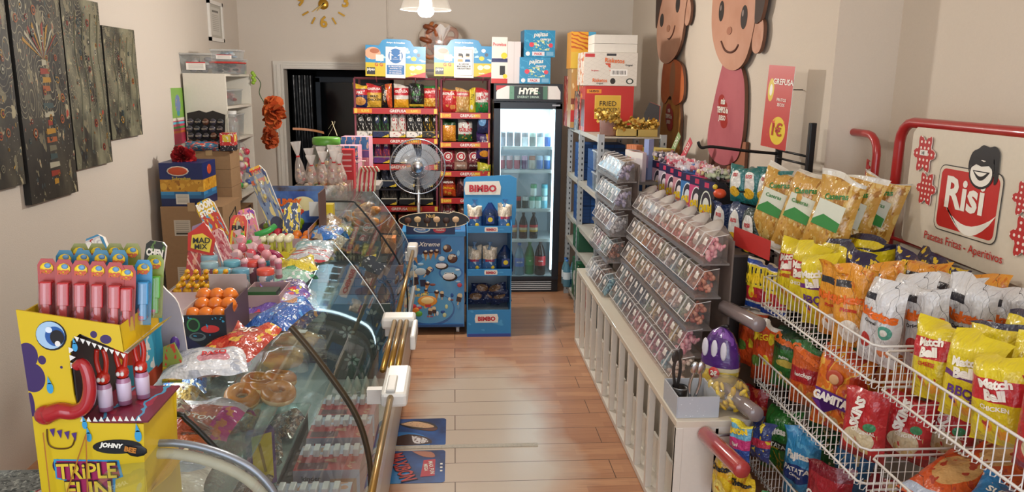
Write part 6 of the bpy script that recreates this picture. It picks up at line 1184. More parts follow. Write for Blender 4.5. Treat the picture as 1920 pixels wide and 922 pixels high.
# near stone ledge
t=thing('stone_ledge','speckled grey stone ledge at the near end of the glass counter','worktop',(0,0,0))
b=MB(); sp=pat('#7c8484',[('n',(90,.56),'#4c5658'),('n',(140,.6),'#b4bcb8'),('n',(50,.64),'#38444a')],.35,obj=True); b.solidbox((-.96,1.2,.975),(.88,.84,.03),sp); b.solidbox((-1.15,1.685,.975),(.5,.13,.03),sp); b.build('stone_top',t,bevel=.004)
b=MB(); b.solidbox((-.98,1.2,.48),(1.0,.76,.95),mat('#6a5a50',.7)); b.build('ledge_body',t)
boxpack('argyle_box','small box with coloured diamond pattern on the stone ledge','box',(-.80,1.22,.991),(.16,.16,.05),'#3a8a84',pat('#3a8a84',[('n',(5,.6),'#e0d8d0')]),R(20))
for o in C.objects:
    if o.name=='argyle_box': pass
b=MB(); b.solidbox((0,0,.002),(.30,.3,.004),pat('#e8e4dc',[('s',(14,14,.35),'#2c9a8c'),('s',(14,-14,.3),'#c83a44'),('v',(20,.2,0),'#20242c')],.5,obj=False)); tag(b.build('patterned_mat',loc=(-.92,1.48,.991),rz=R(25)),'coloured diamond patterned sheet on the stone ledge','mat')
b=MB(); b.ell((0,0,.012),(.03,.018,.012),BLACK,12,6); b.tube([(.02,0,.012),(.06,.02,.008),(.09,.0,.006)],.003,BLACK,5); tag(b.build('black_mouse',loc=(-.86,1.50,.995)),'small black object with a cord on the patterned sheet','gadget')

# ---- yellow monster-mouth candy display
t=thing('monster_candy_display','yellow cardboard display shaped like an open-mouthed spotted monster on the stone ledge','display box',(-.80,1.42,.991))
YEL=mat('#d8b81c',.4); poly=[(0.012,0),(.19,0),(.207,.258),(.11,.262),(.092,.275),(.085,.32),(.084,.38),(.09,.425),(.108,.44),(.183,.402),(.18,.455),(0,.487)]
ym=pat('#d8b81c',[('e',(.05,.82,.09,.05),'#3c2860'),('e',(.07,.73,.11,.06),'#3c2860'),('e',(.17,.80,.035,.018),'#3c2860'),('e',(.03,.62,.03,.05),'#3c2860'),('e',(.74,.88,.05,.018),'#3c2860'),('e',(.64,.90,.03,.014),'#3c2860'),('e',(.2,.36,.05,.03),'#3c2860'),('e',(.12,.12,.06,.03),'#3c2860'),('e',(.26,.1,.03,.015),'#3c2860'),('e',(.8,.2,.05,.03),'#3c2860'),('e',(.33,.77,.012,.006),'#3c2860')],.35,clear=.2)
for y in (0,.176): b=MB(); b.prism(poly,.004,ym if y==0 else YEL,side=YEL,X=T(0,y,0)); b.build('side_panel',t)
b=MB(); b.solidbox((.006,.09,.24),(.004,.176,.48),YEL); b.build('back_panel',t)
b=MB(); b.solidbox((.199,.09,.13),(.004,.176,.25),YEL); b.build('front_panel',t)
b=MB(); b.add([(.183,0,.402),(.18,0,.455),(.18,.18,.455),(.183,.18,.402),(.225,.06,.43),(.225,.14,.43)],[(0,1,2,3),(0,4,5,3)],YEL); b.solidbox((.095,.09,.425),(.17,.172,.004),mat('#3a3430')); b.add([(.11,0,.437),(.19,0,.40),(.19,.18,.40),(.11,.18,.437)],[(0,1,2,3)],mat('#a8a8ac',.5)); b.build('upper_tray',t)
b=MB(); b.box((.15,.09,.262),(.13,.176,.004),mat('#6a1c30',.4),top=pat('#7c2038',[('n',(3,.55),'#a83048'),('s',(2,0,.12,1),'#4aa0c8')],.35)); b.build('lower_tray',t)
b=MB(); b.solidbox((.088,.09,.35),(.003,.172,.17),mat('#1c1014')); b.build('mouth_lining',t)
b=MB(); b.solidbox((.14,.09,.09),(.12,.172,.004),YEL); b.add([(.19,.0,.10),(.24,.02,.14),(.24,.17,.14),(.19,.18,.10)],[(0,1,2,3)],YEL); b.build('lowest_tray',t)
b=MB(); D=lambda o: T(0,-o,0)
def disc(b,cx,cz,rx,rz,m,o,n=22,X=Matrix()): b.prism([(cx+rx*cos(2*pi*k/n),cz+rz*sin(2*pi*k/n)) for k in range(n)],0,m,X=X@D(o))
disc(b,.057,.437,.0275,.029,TXK,.0006); disc(b,.056,.438,.0255,.0265,mat('#a8c8e4'),.0012); disc(b,.064,.436,.0175,.019,mat('#2458a0'),.0018); disc(b,.068,.434,.0125,.0145,TXK,.0024); disc(b,.068,.422,.005,.0055,WHITE,.003); disc(b,.055,.449,.006,.006,mat('#dce8f4'),.003); b.build('eye',t)
b=MB(); tn=[(.097,.377),(.108,.385),(.116,.37),(.118,.335),(.108,.302),(.085,.288),(.06,.291),(.035,.283)]; P=smooth_path([(x,-.006,z) for x,z in tn],4); b.tube(P,[.009+.009*(i/len(P))**1.2 for i in range(len(P))],mat('#a81c26',.2,coat=.6),10); b.ell((.033,-.006,.283),(.02,.016,.019),mat('#a81c26',.2,coat=.6),12,8); b.build('tongue',t)
b=MB()
for k in range(9): x=.098+.010*k; zz=.436-.0042*k; b.prism([(x,zz),(x+.009,zz-.003),(x+.0045,zz-.011)],0,WHITE,X=D(.002))
for k in range(10): x=.092+.0115*k; b.prism([(x,.2665),(x+.009,.2655),(x+.0045,.276)],0,WHITE,X=D(.002))
for zz in (.415,.40,.385): b.prism([(.086,zz),(.086,zz-.012),(.097,zz-.005)],0,WHITE,X=D(.002))
b.build('teeth',t)
b=MB(); db=mat('#3c9cd0',.3)
for cx,cz,s in ((.045,.335,1),(.105,.235,.9),(.196,.235,1.1),(.10,.26,.8),(.098,.415,.8)): b=MB(); disc(b,cx,cz,.006*s,.011*s,db,.003,12); b.prism([(cx-.004*s,cz+.008*s),(cx+.004*s,cz+.008*s),(cx-.002,cz+.024*s)],0,db,X=D(.003)); b.build('drool_drop',t)
b=MB()
def bub(cx,cz,w,h,o,m,r_=.3):
    disc(b,cx,cz,w,h,m,o)
bub(.155,.213,.046,.015,.001,TXK); b.ell((.19,-.001,.203),(.02,.001,.012),TXK,12,5); b.text('JOHNY',(.145,-.003,.216),.013,TXW,bold=.06,rot=R(-6),slant=.2,fit=.042); b.text('BEE',(.18,-.004,.208),.011,mat('#c07828'),bold=.05,rot=R(-14),fit=.022); b.build('brand_badge',t)
b=MB(); pr=mat('#a8285c',.4); b.prism([(.035,.19),(.155,.185),(.16,.15),(.145,.145),(.14,.10),(.055,.10),(.05,.145),(.035,.15)],0,db,X=D(.001)); b.prism([(.04,.187),(.15,.182),(.155,.152),(.14,.148),(.137,.105),(.06,.105),(.055,.148),(.038,.152)],0,pr,X=D(.002))
for s,z,h,f,o in (('TRiPLE',.167,.032,.11,.004),('FUN',.127,.036,.085,.004)): b.text(s,(.096,0,z),h*1.1,mat('#381824'),X=D(o),bold=.045,fit=f*1.04); b.text(s,(.096,0,z),h,mat('#e0c038',.4),X=D(o+.002),bold=.02,fit=f)
b.build('title_lettering',t)
b=MB(); sk=mat('#c8a018',.4)
b.tube(smooth_path([(.03,-.002,.252),(.03,-.002,.222),(.045,-.002,.212),(.07,-.002,.215),(.08,-.002,.235)],4),.0015,mat('#5a3c10'),4)
for k in range(4): x=.035+.013*k; b.prism([(x,.252-.003*k),(x+.01,.254-.003*k),(x+.006,.236-.003*k)],0,mat('#4a2878'),X=D(.003))
b.build('paw',t)
b=MB()
for p in ([(.03,-.02,.0),(.028,-.012,.25)],[(.09,-.02,.0),(.105,-.012,.245)],[(.03,-.02,0),(.06,-.014,.13),(.105,-.012,.245)]): b.tube(p,.0013,mat('#b87830',.5),4)
b.build('rubber_band',t)
def pop(x,y,z,c,l,i,card='#a83a20'):
    t=thing('pop_candy',l,'candy',(x,y,z),(R(-6),R(4),R(12))); cm=mat(c,.25,coat=.5)
    b=MB(); b.prism([(-.014,.0),(.014,.0),(.016,.09),(.016,.118),(.010,.13),(-.010,.13),(-.016,.118),(-.015,.09)],.002,mat(card,.3)); b.ell((0,-.001,.112),(.012,.002,.011),TXY,12,5); b.text('POP',(0,-.004,.106),.009,mat('#c8502a'),bold=.06,fit=.022); b.ell((.002,-.003,.117),(.006,.002,.005),mat('#6a9cc8'),8,5); b.build('backing_card',t)
    b=MB(); b.solidbox((.002,-.012,.066),(.02,.016,.045),cm); b.solidbox((.002,-.013,.03),(.014,.013,.035),cm); b.build('plastic_dispenser',t,bevel=.002)
    b=MB(); b.ell((-.001,-.012,.03),(.009,.008,.009),mat('#c87890',.3),10,7); b.ell((-.001,-.012,.018),(.011,.009,.008),mat('#b85070',.3),10,7); b.build('candy_ball',t)
    b=MB(); b.grid(lambda u,v:((u-.5)*.030,-.022*sin(u*pi)**.5-.002,.005+v*.08),8,4,glass('#ffffff',.06,.05,1.5)); b.build('clear_blister',t)
for i in range(5): pop(-.775+.031*i,1.47,1.43-.002*i,'#b81c24','red capped pop candy, front row of the yellow monster display, %s from left'%ORD[i],i,'#a8281c')
for i in range(4): pop(-.765+.034*i,1.52,1.435,'#b82430' if i<2 else '#1f7ca8',['red','red','blue','blue'][i]+' pop candy in the second row of the monster display, %s from the left'%ORD[i],i,'#2a7a9c')
for i in range(4): pop(-.755+.034*i,1.56,1.44,'#7a8a28','olive topped pop candy in the back row of the monster display, %s from the left'%ORD[i],i,'#8a8a34')
for i,(c,x,y) in enumerate((('#b81c24',-.632,1.475),('#2488c0',-.618,1.52),('#5aa832',-.612,1.565))): pop(x,y,1.415,c,['red dispenser at the right lip','sky blue dispenser at the right lip','lime green dispenser at the right lip'][i]+' of the yellow monster display',i,['#a8281c','#2a86b8','#8a9a34'][i])
for i in range(3):
    t=thing('rabbit_candy','red rabbit-eared lollipop %s in the mouth of the yellow monster display'%['at the left','in the middle','at the right'][i],'candy',(-.682+.024*i,1.47+.03*i,1.258)); rm=mat('#c02a1c',.25,coat=.5)
    b=MB(); b.lathe([(0,0),(.013,0),(.014,.045),(.011,.055)],pat('#b07898',[('b',(.4,.7),'#d8c8dc'),('b',(0,.3),'#a83058')],.3,clear=.5),12); b.build('tube_base',t)
    b=MB(); b.ell((0,0,.066),(.013,.012,.015),rm,10,7); b.ell((.004,-.011,.066),(.004,.003,.005),WHITE,7,5); b.ell((-.004,-.011,.066),(.004,.003,.005),WHITE,7,5); b.build('head',t)
    for s in (-1,1): b=MB(); b.tube(smooth_path([(s*.005,0,.075),(s*.009,0,.10),(s*.006,0,.125)],4),.005,rm,7); b.build('ear',t)
# curved candy hood beside the ledge
t=thing('curved_candy_case','small curved glass case with a grey steel rim at the near end of the counter','display case',(0,0,0))
pc=smooth_path([(-.66,0,1.165),(-.57,0,1.17),(-.49,0,1.15),(-.42,0,1.11),(-.375,0,1.05),(-.35,0,.97)],4)
b=MB(); b.tube([(p.x,1.50,p.z) for p in pc],.008,mat('#8a8e96',.35,.6),8); b.tube([(p.x-.008,1.49,p.z-.018) for p in pc],.011,mat('#c4bca8',.5),8); b.build('steel_rim',t)
b=MB(); vs=[]; 
for p in pc: vs+=[(p.x,1.18,p.z),(p.x,1.50,p.z)]
b.add(vs,[(2*i,2*i+2,2*i+3,2*i+1) for i in range(len(pc)-1)],glass('#eef4f2',.06,.03,1.2),smooth=True); b.build('curved_glass',t)
b=MB(); b.solidbox((-.51,1.34,.98),(.32,.32,.02),mat('#b8b4ac',.5)); b.solidbox((-.36,1.34,.9),(.02,.32,.16),mat('#b8b4ac',.5)); b.build('tray_floor',t)
rnd=random.Random(8); b=MB()
for k in range(30):
    X=T(rnd.uniform(-.64,-.40),rnd.uniform(1.24,1.46),1.0+rnd.random()*.05)@Euler((rnd.random()*.8,rnd.random()*.8,0)).to_matrix().to_4x4(); b.tube([(.019*cos(q*pi/6),.019*sin(q*pi/6),0) for q in range(12)],.006,mat(['#8ab04a','#c8b060','#b85a5a','#c8c0b4','#a8a04c'][k%5],.3),6,X=X,closed=True)
o=tag(b.build('jelly_rings'),'heap of small coloured jelly rings inside the curved candy case','sweets'); o['kind']='stuff'
boxpack('price_card','purple and yellow new-product card in the curved candy case','card',(-.49,1.27,1.01),(.13,.01,.07),'#4a2a6c',pat('#4a2a6c',[('r',(.1,.15,.9,.85),'#c8b428')]),0,extra=lambda b,w,d,h:b.text('NUEVO',(0,-d/2-.001,h/2),.028,TXP))

# ---- pale rounded card display behind the monster
t=thing('rounded_card_display','grey rounded-back cardboard candy display with blue and red base behind the monster','display box',(-.86,1.80,ZT))
b=MB(); P=smooth_path([(x,0,z) for x,z in [(0.02,0),(.02,.16),(.04,.25),(.09,.285),(.13,.27),(.16,.22),(.19,.18),(.20,.10),(.205,0)]],4); b.prism([(p.x,p.z) for p in P],.006,mat('#a8a4b0',.5),side=WHITE,X=T(0,.06,0)); b.build('back_board',t)
b=MB(); b.box((.08,-.01,.065),(.13,.12,.13),mat('#b02830',.4),front=pat('#2c88b8',[('r',(.85,0,1,1),'#b02830'),('r',(0,.55,.85,1),'#a83828'),('e',(.45,.62,.25,.1),'#e0a830'),('v',(7,.2),'#c83a54',(0,0,.8,.4)),('e',(.6,.3,.12,.1),'#2c2440')],.35),side=pat('#4aa8c8',[('n',(4,.55),'#e0dcd8'),('b',(0,.3),'#c04a30')],.35)); b.build('base_box',t,bevel=.002)
b=MB(); b.prism([(.135,.02),(.16,.05),(.158,.12),(.165,.16),(.15,.20),(.14,.15),(.13,.08)],.006,mat('#3a9ab8'),X=T(0,.02,0)); b.prism([(.10,.20),(.13,.235),(.125,.18),(.14,.16),(.11,.15),(.10,.17)],.005,mat('#5a9a3c'),X=T(0,.03,0)); b.ell((.185,.02,.05),(.012,.01,.03),mat('#4a2a80',.3),8,6); b.ell((.19,.02,.09),(.012,.01,.02),mat('#4a2a80',.3),8,6); b.prism([(.16,0),(.205,0),(.21,.06),(.195,.10),(.17,.09)],.006,pat('#8a9a4c',[('b',(.05,.4),'#d8c038'),('n',(5,.58),'#c84a3c')],.35),X=T(0,.0,0)); b.build('die_cut_shapes',t)
def leaning(name,label,x,y,z,w,h,m,rot,tx=(),poly=None,th=.012,rx=-12,rz=0,stick=0):
    t=thing(name,label,'toy pack',(x,y,z),(R(rx),R(rot),R(rz))); b=MB()
    b.prism(poly or [(-w/2,0),(w/2,0),(w/2,h*.9),(w*.3,h),(-w*.3,h),(-w/2,h*.9)],th,m,side=WHITE); 
    for s,z_,hh,mm in tx: b.text(s,(0,-.001,z_*h),hh,mm,fit=w*.85,bold=.06)
    b.build('printed_card',t)
    if stick: b=MB(); b.tube([(0,.008,.02),(0,.008,-stick)],.004,WHITE,6); b.build('holder_stick',t)
    return t
def blister(t,x,z,w,h,m,d=.03):
    b=MB(); b.grid(lambda u,v:(x+(u-.5)*w,-d*(sin(pi*u)*sin(pi*v))**.4-.001,z+v*h),8,8,glass('#f4f6f8',.14,.06,1.5)); b.build('clear_blister',t); b=MB(); rnd=random.Random(int(w*999))
    for k in range(7): b.ell((x+rnd.uniform(-.3,.3)*w,-d*.5,z+h*(.12+.76*rnd.random())),(w*.16,d*.3,h*.09),m[k%len(m)] ,8,6)
    b.build('candies',t)
leaning('candy_mix_card','blue and red big candy mix card sticking up behind the monster display',-.85,1.92,1.40,.05,.12,pat('#4a90b8',[('r',(.06,.04,.86,.96),'#d8d0cc'),('n',(4,.52),'#b83038',(.1,.1,.8,.95))],.4),-22,(('BIG',.84,.02,TXW),('CANDY',.62,.018,TXW),('MIX',.4,.022,TXW)),stick=.235)
leaning('screen_card','dark green card with white letters sticking up beside the rounded display',-.79,2.02,1.38,.05,.10,pat('#282c28',[('n',(4,.55),'#5a7a3c')],.4),8,(('CHEN',.7,.02,TXW),),stick=.20)
# box with orange balls
t=thing('alien_candy_box','black box with neon space print holding orange candy balls','display box',(-.645,2.03,ZT))
b=MB(); b.box((0,-.06,.058),(.105,.004,.116),mat('#101820',.4),front=pat('#0e1a26',[('e',(.22,.78,.16,.16),'#2c7a44'),('e',(.22,.78,.12,.12),'#0e2a1c'),('e',(.3,.5,.2,.1),'#5a6a70'),('e',(.3,.52,.15,.06),'#182430'),('d',(-.7,-1,-.55),'#161c48'),('e',(.62,.68,.22,.09),'#b83030'),('n',(6,.66),'#2a8ab0')],.35)); b.text('Alien Invaders!',(.015,-.063,.026),.007,mat('#58b8d8'),fit=.07); b.text('ultra light!',(.012,-.063,.016),.007,mat('#58b8d8'),fit=.055); b.build('front_panel',t)
b=MB(); GCb=mat('#b0a09c',.6)
for sx in (-1,1): b.solidbox((sx*.052,.05,.065),(.003,.22,.13),mat('#4a3440',.5) if sx>0 else GCb)
b.solidbox((0,.16,.085),(.105,.003,.17),GCb); b.solidbox((0,.05,.003),(.1,.22,.004),GCb); b.build('tray_box',t)
OR=mat('#d8741c',.25,coat=.5)
for i in range(9):
    x=-.685+.034*(i%3)+.01*((i//3)%2); y=2.0+.052*(i//3)
    t=thing('orange_ball_candy','orange candy ball in the black space-print box, %s row, %s'%(['front','middle','back'][i//3],['left','centre','right'][i%3]),'candy ball',(x,y,ZT+.075+.012*(i//3)),0,'orange candy balls')
    b=MB(); b.ell((0,0,.03),(.0225,.0225,.024),OR,14,9); b.build('ball',t); b=MB(); b.lathe([(.0232,.026),(.0235,.03),(.0232,.034)],mat('#b85c14',.3),16); b.build('seam_ring',t)
# pink tray behind with ducks and jars
PT=mat('#b89a98',.6)
def opentray(label,x,y,z,w,d,h,rz=0,m=PT):
    t=thing('candy_tray',label,'tray',(x,y,z),rz); b=MB()
    for c,dd in (((0,-d/2,h/2),(w,.003,h)),((0,d/2,h/2),(w,.003,h)),((-w/2,0,h/2),(.003,d,h)),((w/2,0,h/2),(.003,d,h)),((0,0,.002),(w,d,.004))): b.solidbox(c,dd,m)
    b.build('tray_body',t); return t
opentray('pale pink open tray holding yellow duck sweets on the counter',-.80,2.44,ZT,.15,.16,.07)
rnd=random.Random(2)
for i in range(15):
    t=thing('duck_candy','small yellow duck candy in the pale pink tray, %s row, %s from the left'%(ORD[i//5],ORD[i%5]),'candy',(-.86+.030*(i%5),2.39+.045*(i//5),ZT+.05+.012*(i//5)),rnd.random(),'yellow duck candies'); b=MB(); ym_=mat('#d8a41c',.3); b.ell((0,0,.015),(.0125,.014,.012),ym_,8,6); b.build('duck_body',t); b=MB(); b.ell((.002,-.006,.032),(.009,.009,.009),ym_,8,6); b.build('duck_head',t); b=MB(); b.ell((.002,-.016,.031),(.004,.004,.002),mat('#c8601c'),6,4); b.build('beak',t)
def jar(x,y,z,r,h,c,cc,label,name='candy_tub',grp=None):
    t=thing(name,label,'tub',(x,y,z),0,grp); b=MB(); b.lathe([(0,0),(r,0),(r,h*.8),(r*.95,h*.84)],pat(c,[('n',(5,.55),'#d8c8c8'),('b',(.1,.3),'#a83848')],.25,clear=.6),14); b.build('tub_body',t); b=MB(); b.lathe([(r*1.02,h*.82),(r*1.02,h*.97),(r*.9,h),(0,h)],mat(cc,.3),14); b.build('lid',t)
for i,(x,y,cc,l) in enumerate(((-.70,2.40,'#5c9cb0','blue-lidded candy tub at the front right of the tub group'),(-.76,2.52,'#6aa0b0','blue-lidded candy tub in the middle of the tub group'),(-.70,2.52,'#5a90a8','blue-lidded candy tub directly behind the front one'),(-.83,2.62,'#88a8b4','grey blue lidded candy tub at the back left'),(-.76,2.64,'#5c9cb0','blue-lidded candy tub at the back centre'),(-.69,2.64,'#c04038','red-lidded candy tub at the back right'),(-.62,2.52,'#c84c3c','red-lidded candy tub at the right edge'),(-.86,2.72,'#7aa0b0','teal-lidded candy tub farthest back'))): jar(x,y,ZT,.028,.105,'#7c4c5c' if i%2 else '#5a7c8c',cc,l)
# small pink carton with mints beside
opentray('pale carton with dark green candy discs at the right of the tubs',-.585,2.38,ZT,.11,.16,.075,0,mat('#a88c90',.6)); 
boxpack('green_candy_box','small dark green box with a gold ball picture in the pale carton','box',(-.59,2.36,ZT+.006),(.09,.06,.072),'#2c3c30',pat('#2c3c30',[('e',(.5,.4,.25,.3),'#b8a070'),('b',(.8,1),'#3a6a3c')]))
# leaning toy packs
t=leaning('cone_sweets_bag','red cone bag of sweets with a yellow flame-shaped header at the tray edge',-.90,2.70,ZT,.09,.13,pat('#a83030',[('n',(5,.55),'#c88a70'),('s',(3,3,.2),'#d8a898')],.25,clear=.6),6); b=MB(); b.prism([(-.045,.12),(.04,.11),(.045,.17),(.02,.20),(0,.225),(-.025,.20),(-.05,.18)],.003,mat('#b82c20'),X=T(0,-.004,0)); b.prism([(-.035,.13),(.03,.12),(.035,.165),(0,.185),(-.035,.175)],0,mat('#d8c03c'),X=T(0,-.006,0)); b.text('MAD',(0,-.008,.16),.02,TXK,fit=.06,rot=R(6)); b.text('MIX',(0,-.008,.138),.018,TXK,fit=.05,rot=R(6)); b.build('header_card',t)
t=leaning('sachet_pack','lilac and pale blue tall sachet of sweets leaning left by the tray',-.84,2.76,ZT,.065,.22,pat('#a890a8',[('b',(0,.3),'#8ab4c4'),('n',(4,.55),'#c8a080'),('b',(.9,1),'#8c7898')],.25,clear=.7),-22,(('MIX',.55,.03,TXR),)); blister(t,0,.05,.055,.11,[mat('#c8a080'),mat('#b84c4c')],.02)
t=leaning('stick_toy_pack','long red and yellow toy candy pack with bold yellow header leaning left',-.885,3.05,ZT+.02,.075,.25,pat('#b83a2c',[('b',(.8,1),'#d8b428'),('n',(4,.56),'#4a94b8'),('n',(6,.58),'#e0b038'),('r',(.0,.1,.12,.7),'#d8c8b8')],.3,clear=.5),-26,(('BOOM',.92,.03,TXW),('STICK',.80,.022,TXW)))
t=leaning('pink_toy_pack','pink candy pack with white letters at the centre of the leaning toys',-.80,3.10,ZT+.04,.07,.17,pat('#d88098',[('n',(4,.56),'#d8b03c'),('n',(6,.6),'#7a3a9c'),('b',(0,.08),'#b82c38')],.3,clear=.5),-14,(('MEGA',.8,.025,TXW),)); blister(t,0,.03,.05,.07,[mat('#d87088')],.02)
t=leaning('yellow_toy_pack','upright red and yellow rounded toy candy pack beside the pink one',-.845,2.98,ZT+.0,.065,.20,pat('#c83c34',[('e',(.5,.5,.42,.48),'#d8b838'),('e',(.5,.5,.32,.4),'#a8a088'),('n',(5,.56),'#c85838')],.3,clear=.5),4,(('FUN',.75,.02,TXK),))
t=leaning('plane_toy_pack','tallest blue and orange clear toy packet leaning left by the mummy box',-.74,3.35,ZT+.03,.075,.34,pat('#6a7c98',[('b',(.9,1),'#d8a038'),('b',(.78,.84),'#d86030'),('n',(4,.54),'#c8b878'),('n',(6,.6),'#2c3c68'),('e',(.5,.2,.4,.12),'#26304c')],.2,clear=.7),-22,(('TOY',.94,.02,TXR),)); blister(t,0,.18,.05,.14,[mat('#c8b060'),mat('#8a9cb8')],.03)
leaning('candy_card','blue and yellow candy card at the foot of the tallest packet',-.70,3.3,ZT+.05,.07,.15,pat('#26365c',[('n',(4,.52),'#d8c030'),('n',(7,.62),'#e0e0d8')],.3,clear=.4),4)
t=leaning('heart_pack','pink packet of skeleton-hand lollipops leaning left in the middle of the counter',-.82,2.86,ZT+.01,.06,.17,pat('#b86a74',[('n',(5,.5),'#d8a8a8'),('n',(8,.6),'#a83444')],.25,clear=.6),-26)
for i in range(10):
    rnd=random.Random(i); t=thing('wrapped_lollipop','pink and white wrapped lollipop in the heap at mid counter, %s'%['lower left','lower centre','lower right','left','centre','right','upper left','upper centre','upper right','topmost'][i],'lollipop',(-.78+.045*(i%3)+.01*rnd.random(),2.76+.035*(i//3),ZT+.04+.02*(i//3)),(rnd.uniform(-.4,.4),rnd.uniform(-.5,.3),0),'pink wrapped lollipops')
    b=MB(); b.ell((0,0,.03),(.02,.014,.022),mat(['#c84858','#d89098','#c06070','#d8b8b8'][i%4],.2,coat=.6),9,7); b.build('candy_head',t); b=MB(); b.tube([(0,0,.0),(0,0,-.035)],.002,WHITE,5); b.build('stick',t); b=MB(); b.prism([(-.004,.045),(.004,.045),(.016,.07),(-.014,.072)],.001,glass('#f0d8dc',.5,.1)); b.build('wrapper_tail',t)
t=thing('green_dispenser','small bright green candy dispenser among the leaning toys','candy',(-.80,2.95,ZT+.08),(R(-10),R(-18),0)); b=MB(); b.solidbox((0,0,.03),(.028,.02,.06),mat('#2a9a3c',.25,coat=.5)); b.build('dispenser_body',t,bevel=.005); b=MB(); b.solidbox((.02,0,.01),(.03,.02,.03),mat('#4ab04a',.3)); b.build('trigger',t,bevel=.004)
t=thing('purple_ring_toy','dark pink round-handled candy toy behind the blue-lidded tubs','toy',(-.70,2.86,ZT+.01)); b=MB(); b.tube([(.055*cos(a*pi/12),-.0,.045+.03*sin(a*pi/12)) for a in range(24)],.012,mat('#8c1c4c',.3),8,closed=True); b.build('ring',t); b=MB(); b.ell((0,.0,.03),(.028,.01,.018),mat('#1c6a7a',.3),10,7); b.build('centre_badge',t)
for i in range(5): 
    t=thing('sweet_tube','clear tube of pink layered sweets, %s of the row at the counter edge'%ORD[i],'tube',(-.60-.028*i,2.62+.05*(i%2),ZT),0,'pink sweet tubes'); b=MB(); b.lathe([(0,0),(.012,0),(.012,.10)],pat('#c06878',[('s',(0,5,.5),'#d8b8bc')],.25,clear=.6),10); b.build('tube_body',t); b=MB(); b.ell((0,0,.105),(.014,.014,.012),mat('#d8a8b0',.3),8,6); b.build('cap',t)
# ball pop box with mummy header
t=thing('ball_pop_box','open cardboard box with dark blue mummy header holding red green and orange pops','display box',(-.735,3.36,ZT))
b=MB(); kb=mat('#a8888c',.6); yb_=pat('#c8701c',[('n',(5,.55),'#e0b028'),('s',(0,4,.3),'#3a2a20')],.4)
b.box((0,-.13,.03),(.25,.004,.06),kb); b.box((.125,.02,.05),(.004,.3,.10),kb,side=yb_); b.box((-.125,.02,.04),(.004,.3,.08),kb); b.solidbox((0,.02,.003),(.25,.3,.004),kb); b.build('tray_box',t)
b=MB(); b.box((.02,.18,.12),(.25,.006,.24),mat('#4a3424',.5),front=pat('#264488',[('b',(.9,1),'#3a2a22'),('N',(2,.5),'#5a84c0'),('e',(.62,.66,.2,.14),'#d8cc98'),('r',(.72,.42,.9,.7),'#d8d8d4'),('b',(0,.3),'#1c2c58')],.35)); b.text('MUMMY',(-.02,.175,.165),.036,TXO,bold=.07,fit=.13); b.text('magic pop',(-.01,.175,.125),.03,mat('#d8401c'),bold=.06,fit=.15); b.box((.148,.1,.12),(.005,.17,.22),mat('#5a3828',.5)); b.build('header_card',t)
for (cc,nm,x0,z0,y0,nx,ny) in (('#c01c34','red',-.845,.06,3.30,4,2),('#7c9c1c','lime green',-.82,.085,3.42,4,2),('#d8741c','orange',-.67,.06,3.25,2,2)):
    for i in range(nx*ny):
        t=thing('ball_pop','%s ball pop in the mummy box, %s row, %s from the left'%(nm,['front','back'][i//nx],ORD[i%nx]),'lollipop',(x0+.043*(i%nx),y0+.05*(i//nx),ZT+z0-.01+.012*(i//nx)),0,nm+' ball pops'); b=MB(); b.ell((0,0,.0),(.021,.022,.02),mat(cc,.15,coat=.7),12,8); b.build('ball',t); b=MB(); b.tube([(0,0,-.018),(0,0,-.055)],.0025,WHITE,5); b.build('stick',t)
# tooth-shaped pops with yellow card
t=thing('tooth_pop_box','yellow cut-out card box with key picture holding white mushroom pops','display box',(-.70,2.98,ZT)); b=MB(); b.prism([(-.075,0),(.06,0),(.06,.055),(.04,.06),(.02,.05),(-.01,.06),(-.02,.085),(-.05,.088),(-.075,.06)],.004,pat('#c8b828',[('e',(.25,.72,.12,.14),'#5a88b8'),('r',(.3,.3,.36,.7),'#5a88b8'),('r',(.5,0,.85,.3),'#8a3a8c'),('r',(.55,.04,.8,.28),'#d8d0cc')],.4)); b.solidbox((0,.06,.025),(.13,.11,.05),mat('#b8a040',.5)); b.build('card_box',t)
for i in range(8):
    t=thing('mushroom_pop','white capped pop in the yellow card box, %s row, %s from the left'%(['front','back'][i//4],ORD[i%4]),'lollipop',(-.745+.032*(i%4),3.01+.045*(i//4),ZT+.052),0,'white mushroom pops'); b=MB(); b.ell((0,0,.05),(.017,.016,.015),mat('#d8d4b4',.3,coat=.4),10,7); b.build('cap',t); b=MB(); b.lathe([(.009,0),(.008,.03),(.011,.045)],mat('#b8b850',.35),10); b.build('stem',t)
b=MB(); b.tube([(-.77,3.0,ZT+.12),(-.72,3.02,ZT+.135),(-.70,3.04,ZT+.15)],.012,mat('#3a9a4c',.3),8); tag(b.build('green_candy_tube'),'green candy tube lying across the white pops','candy')
boxpack('yellow_box','narrow bright yellow box standing behind the mummy header','box',(-.60,3.72,ZT),(.045,.06,.13),'#d8c02c',pat('#d8c02c',[('r',(.1,.5,.9,.7),'#e8d860')]))
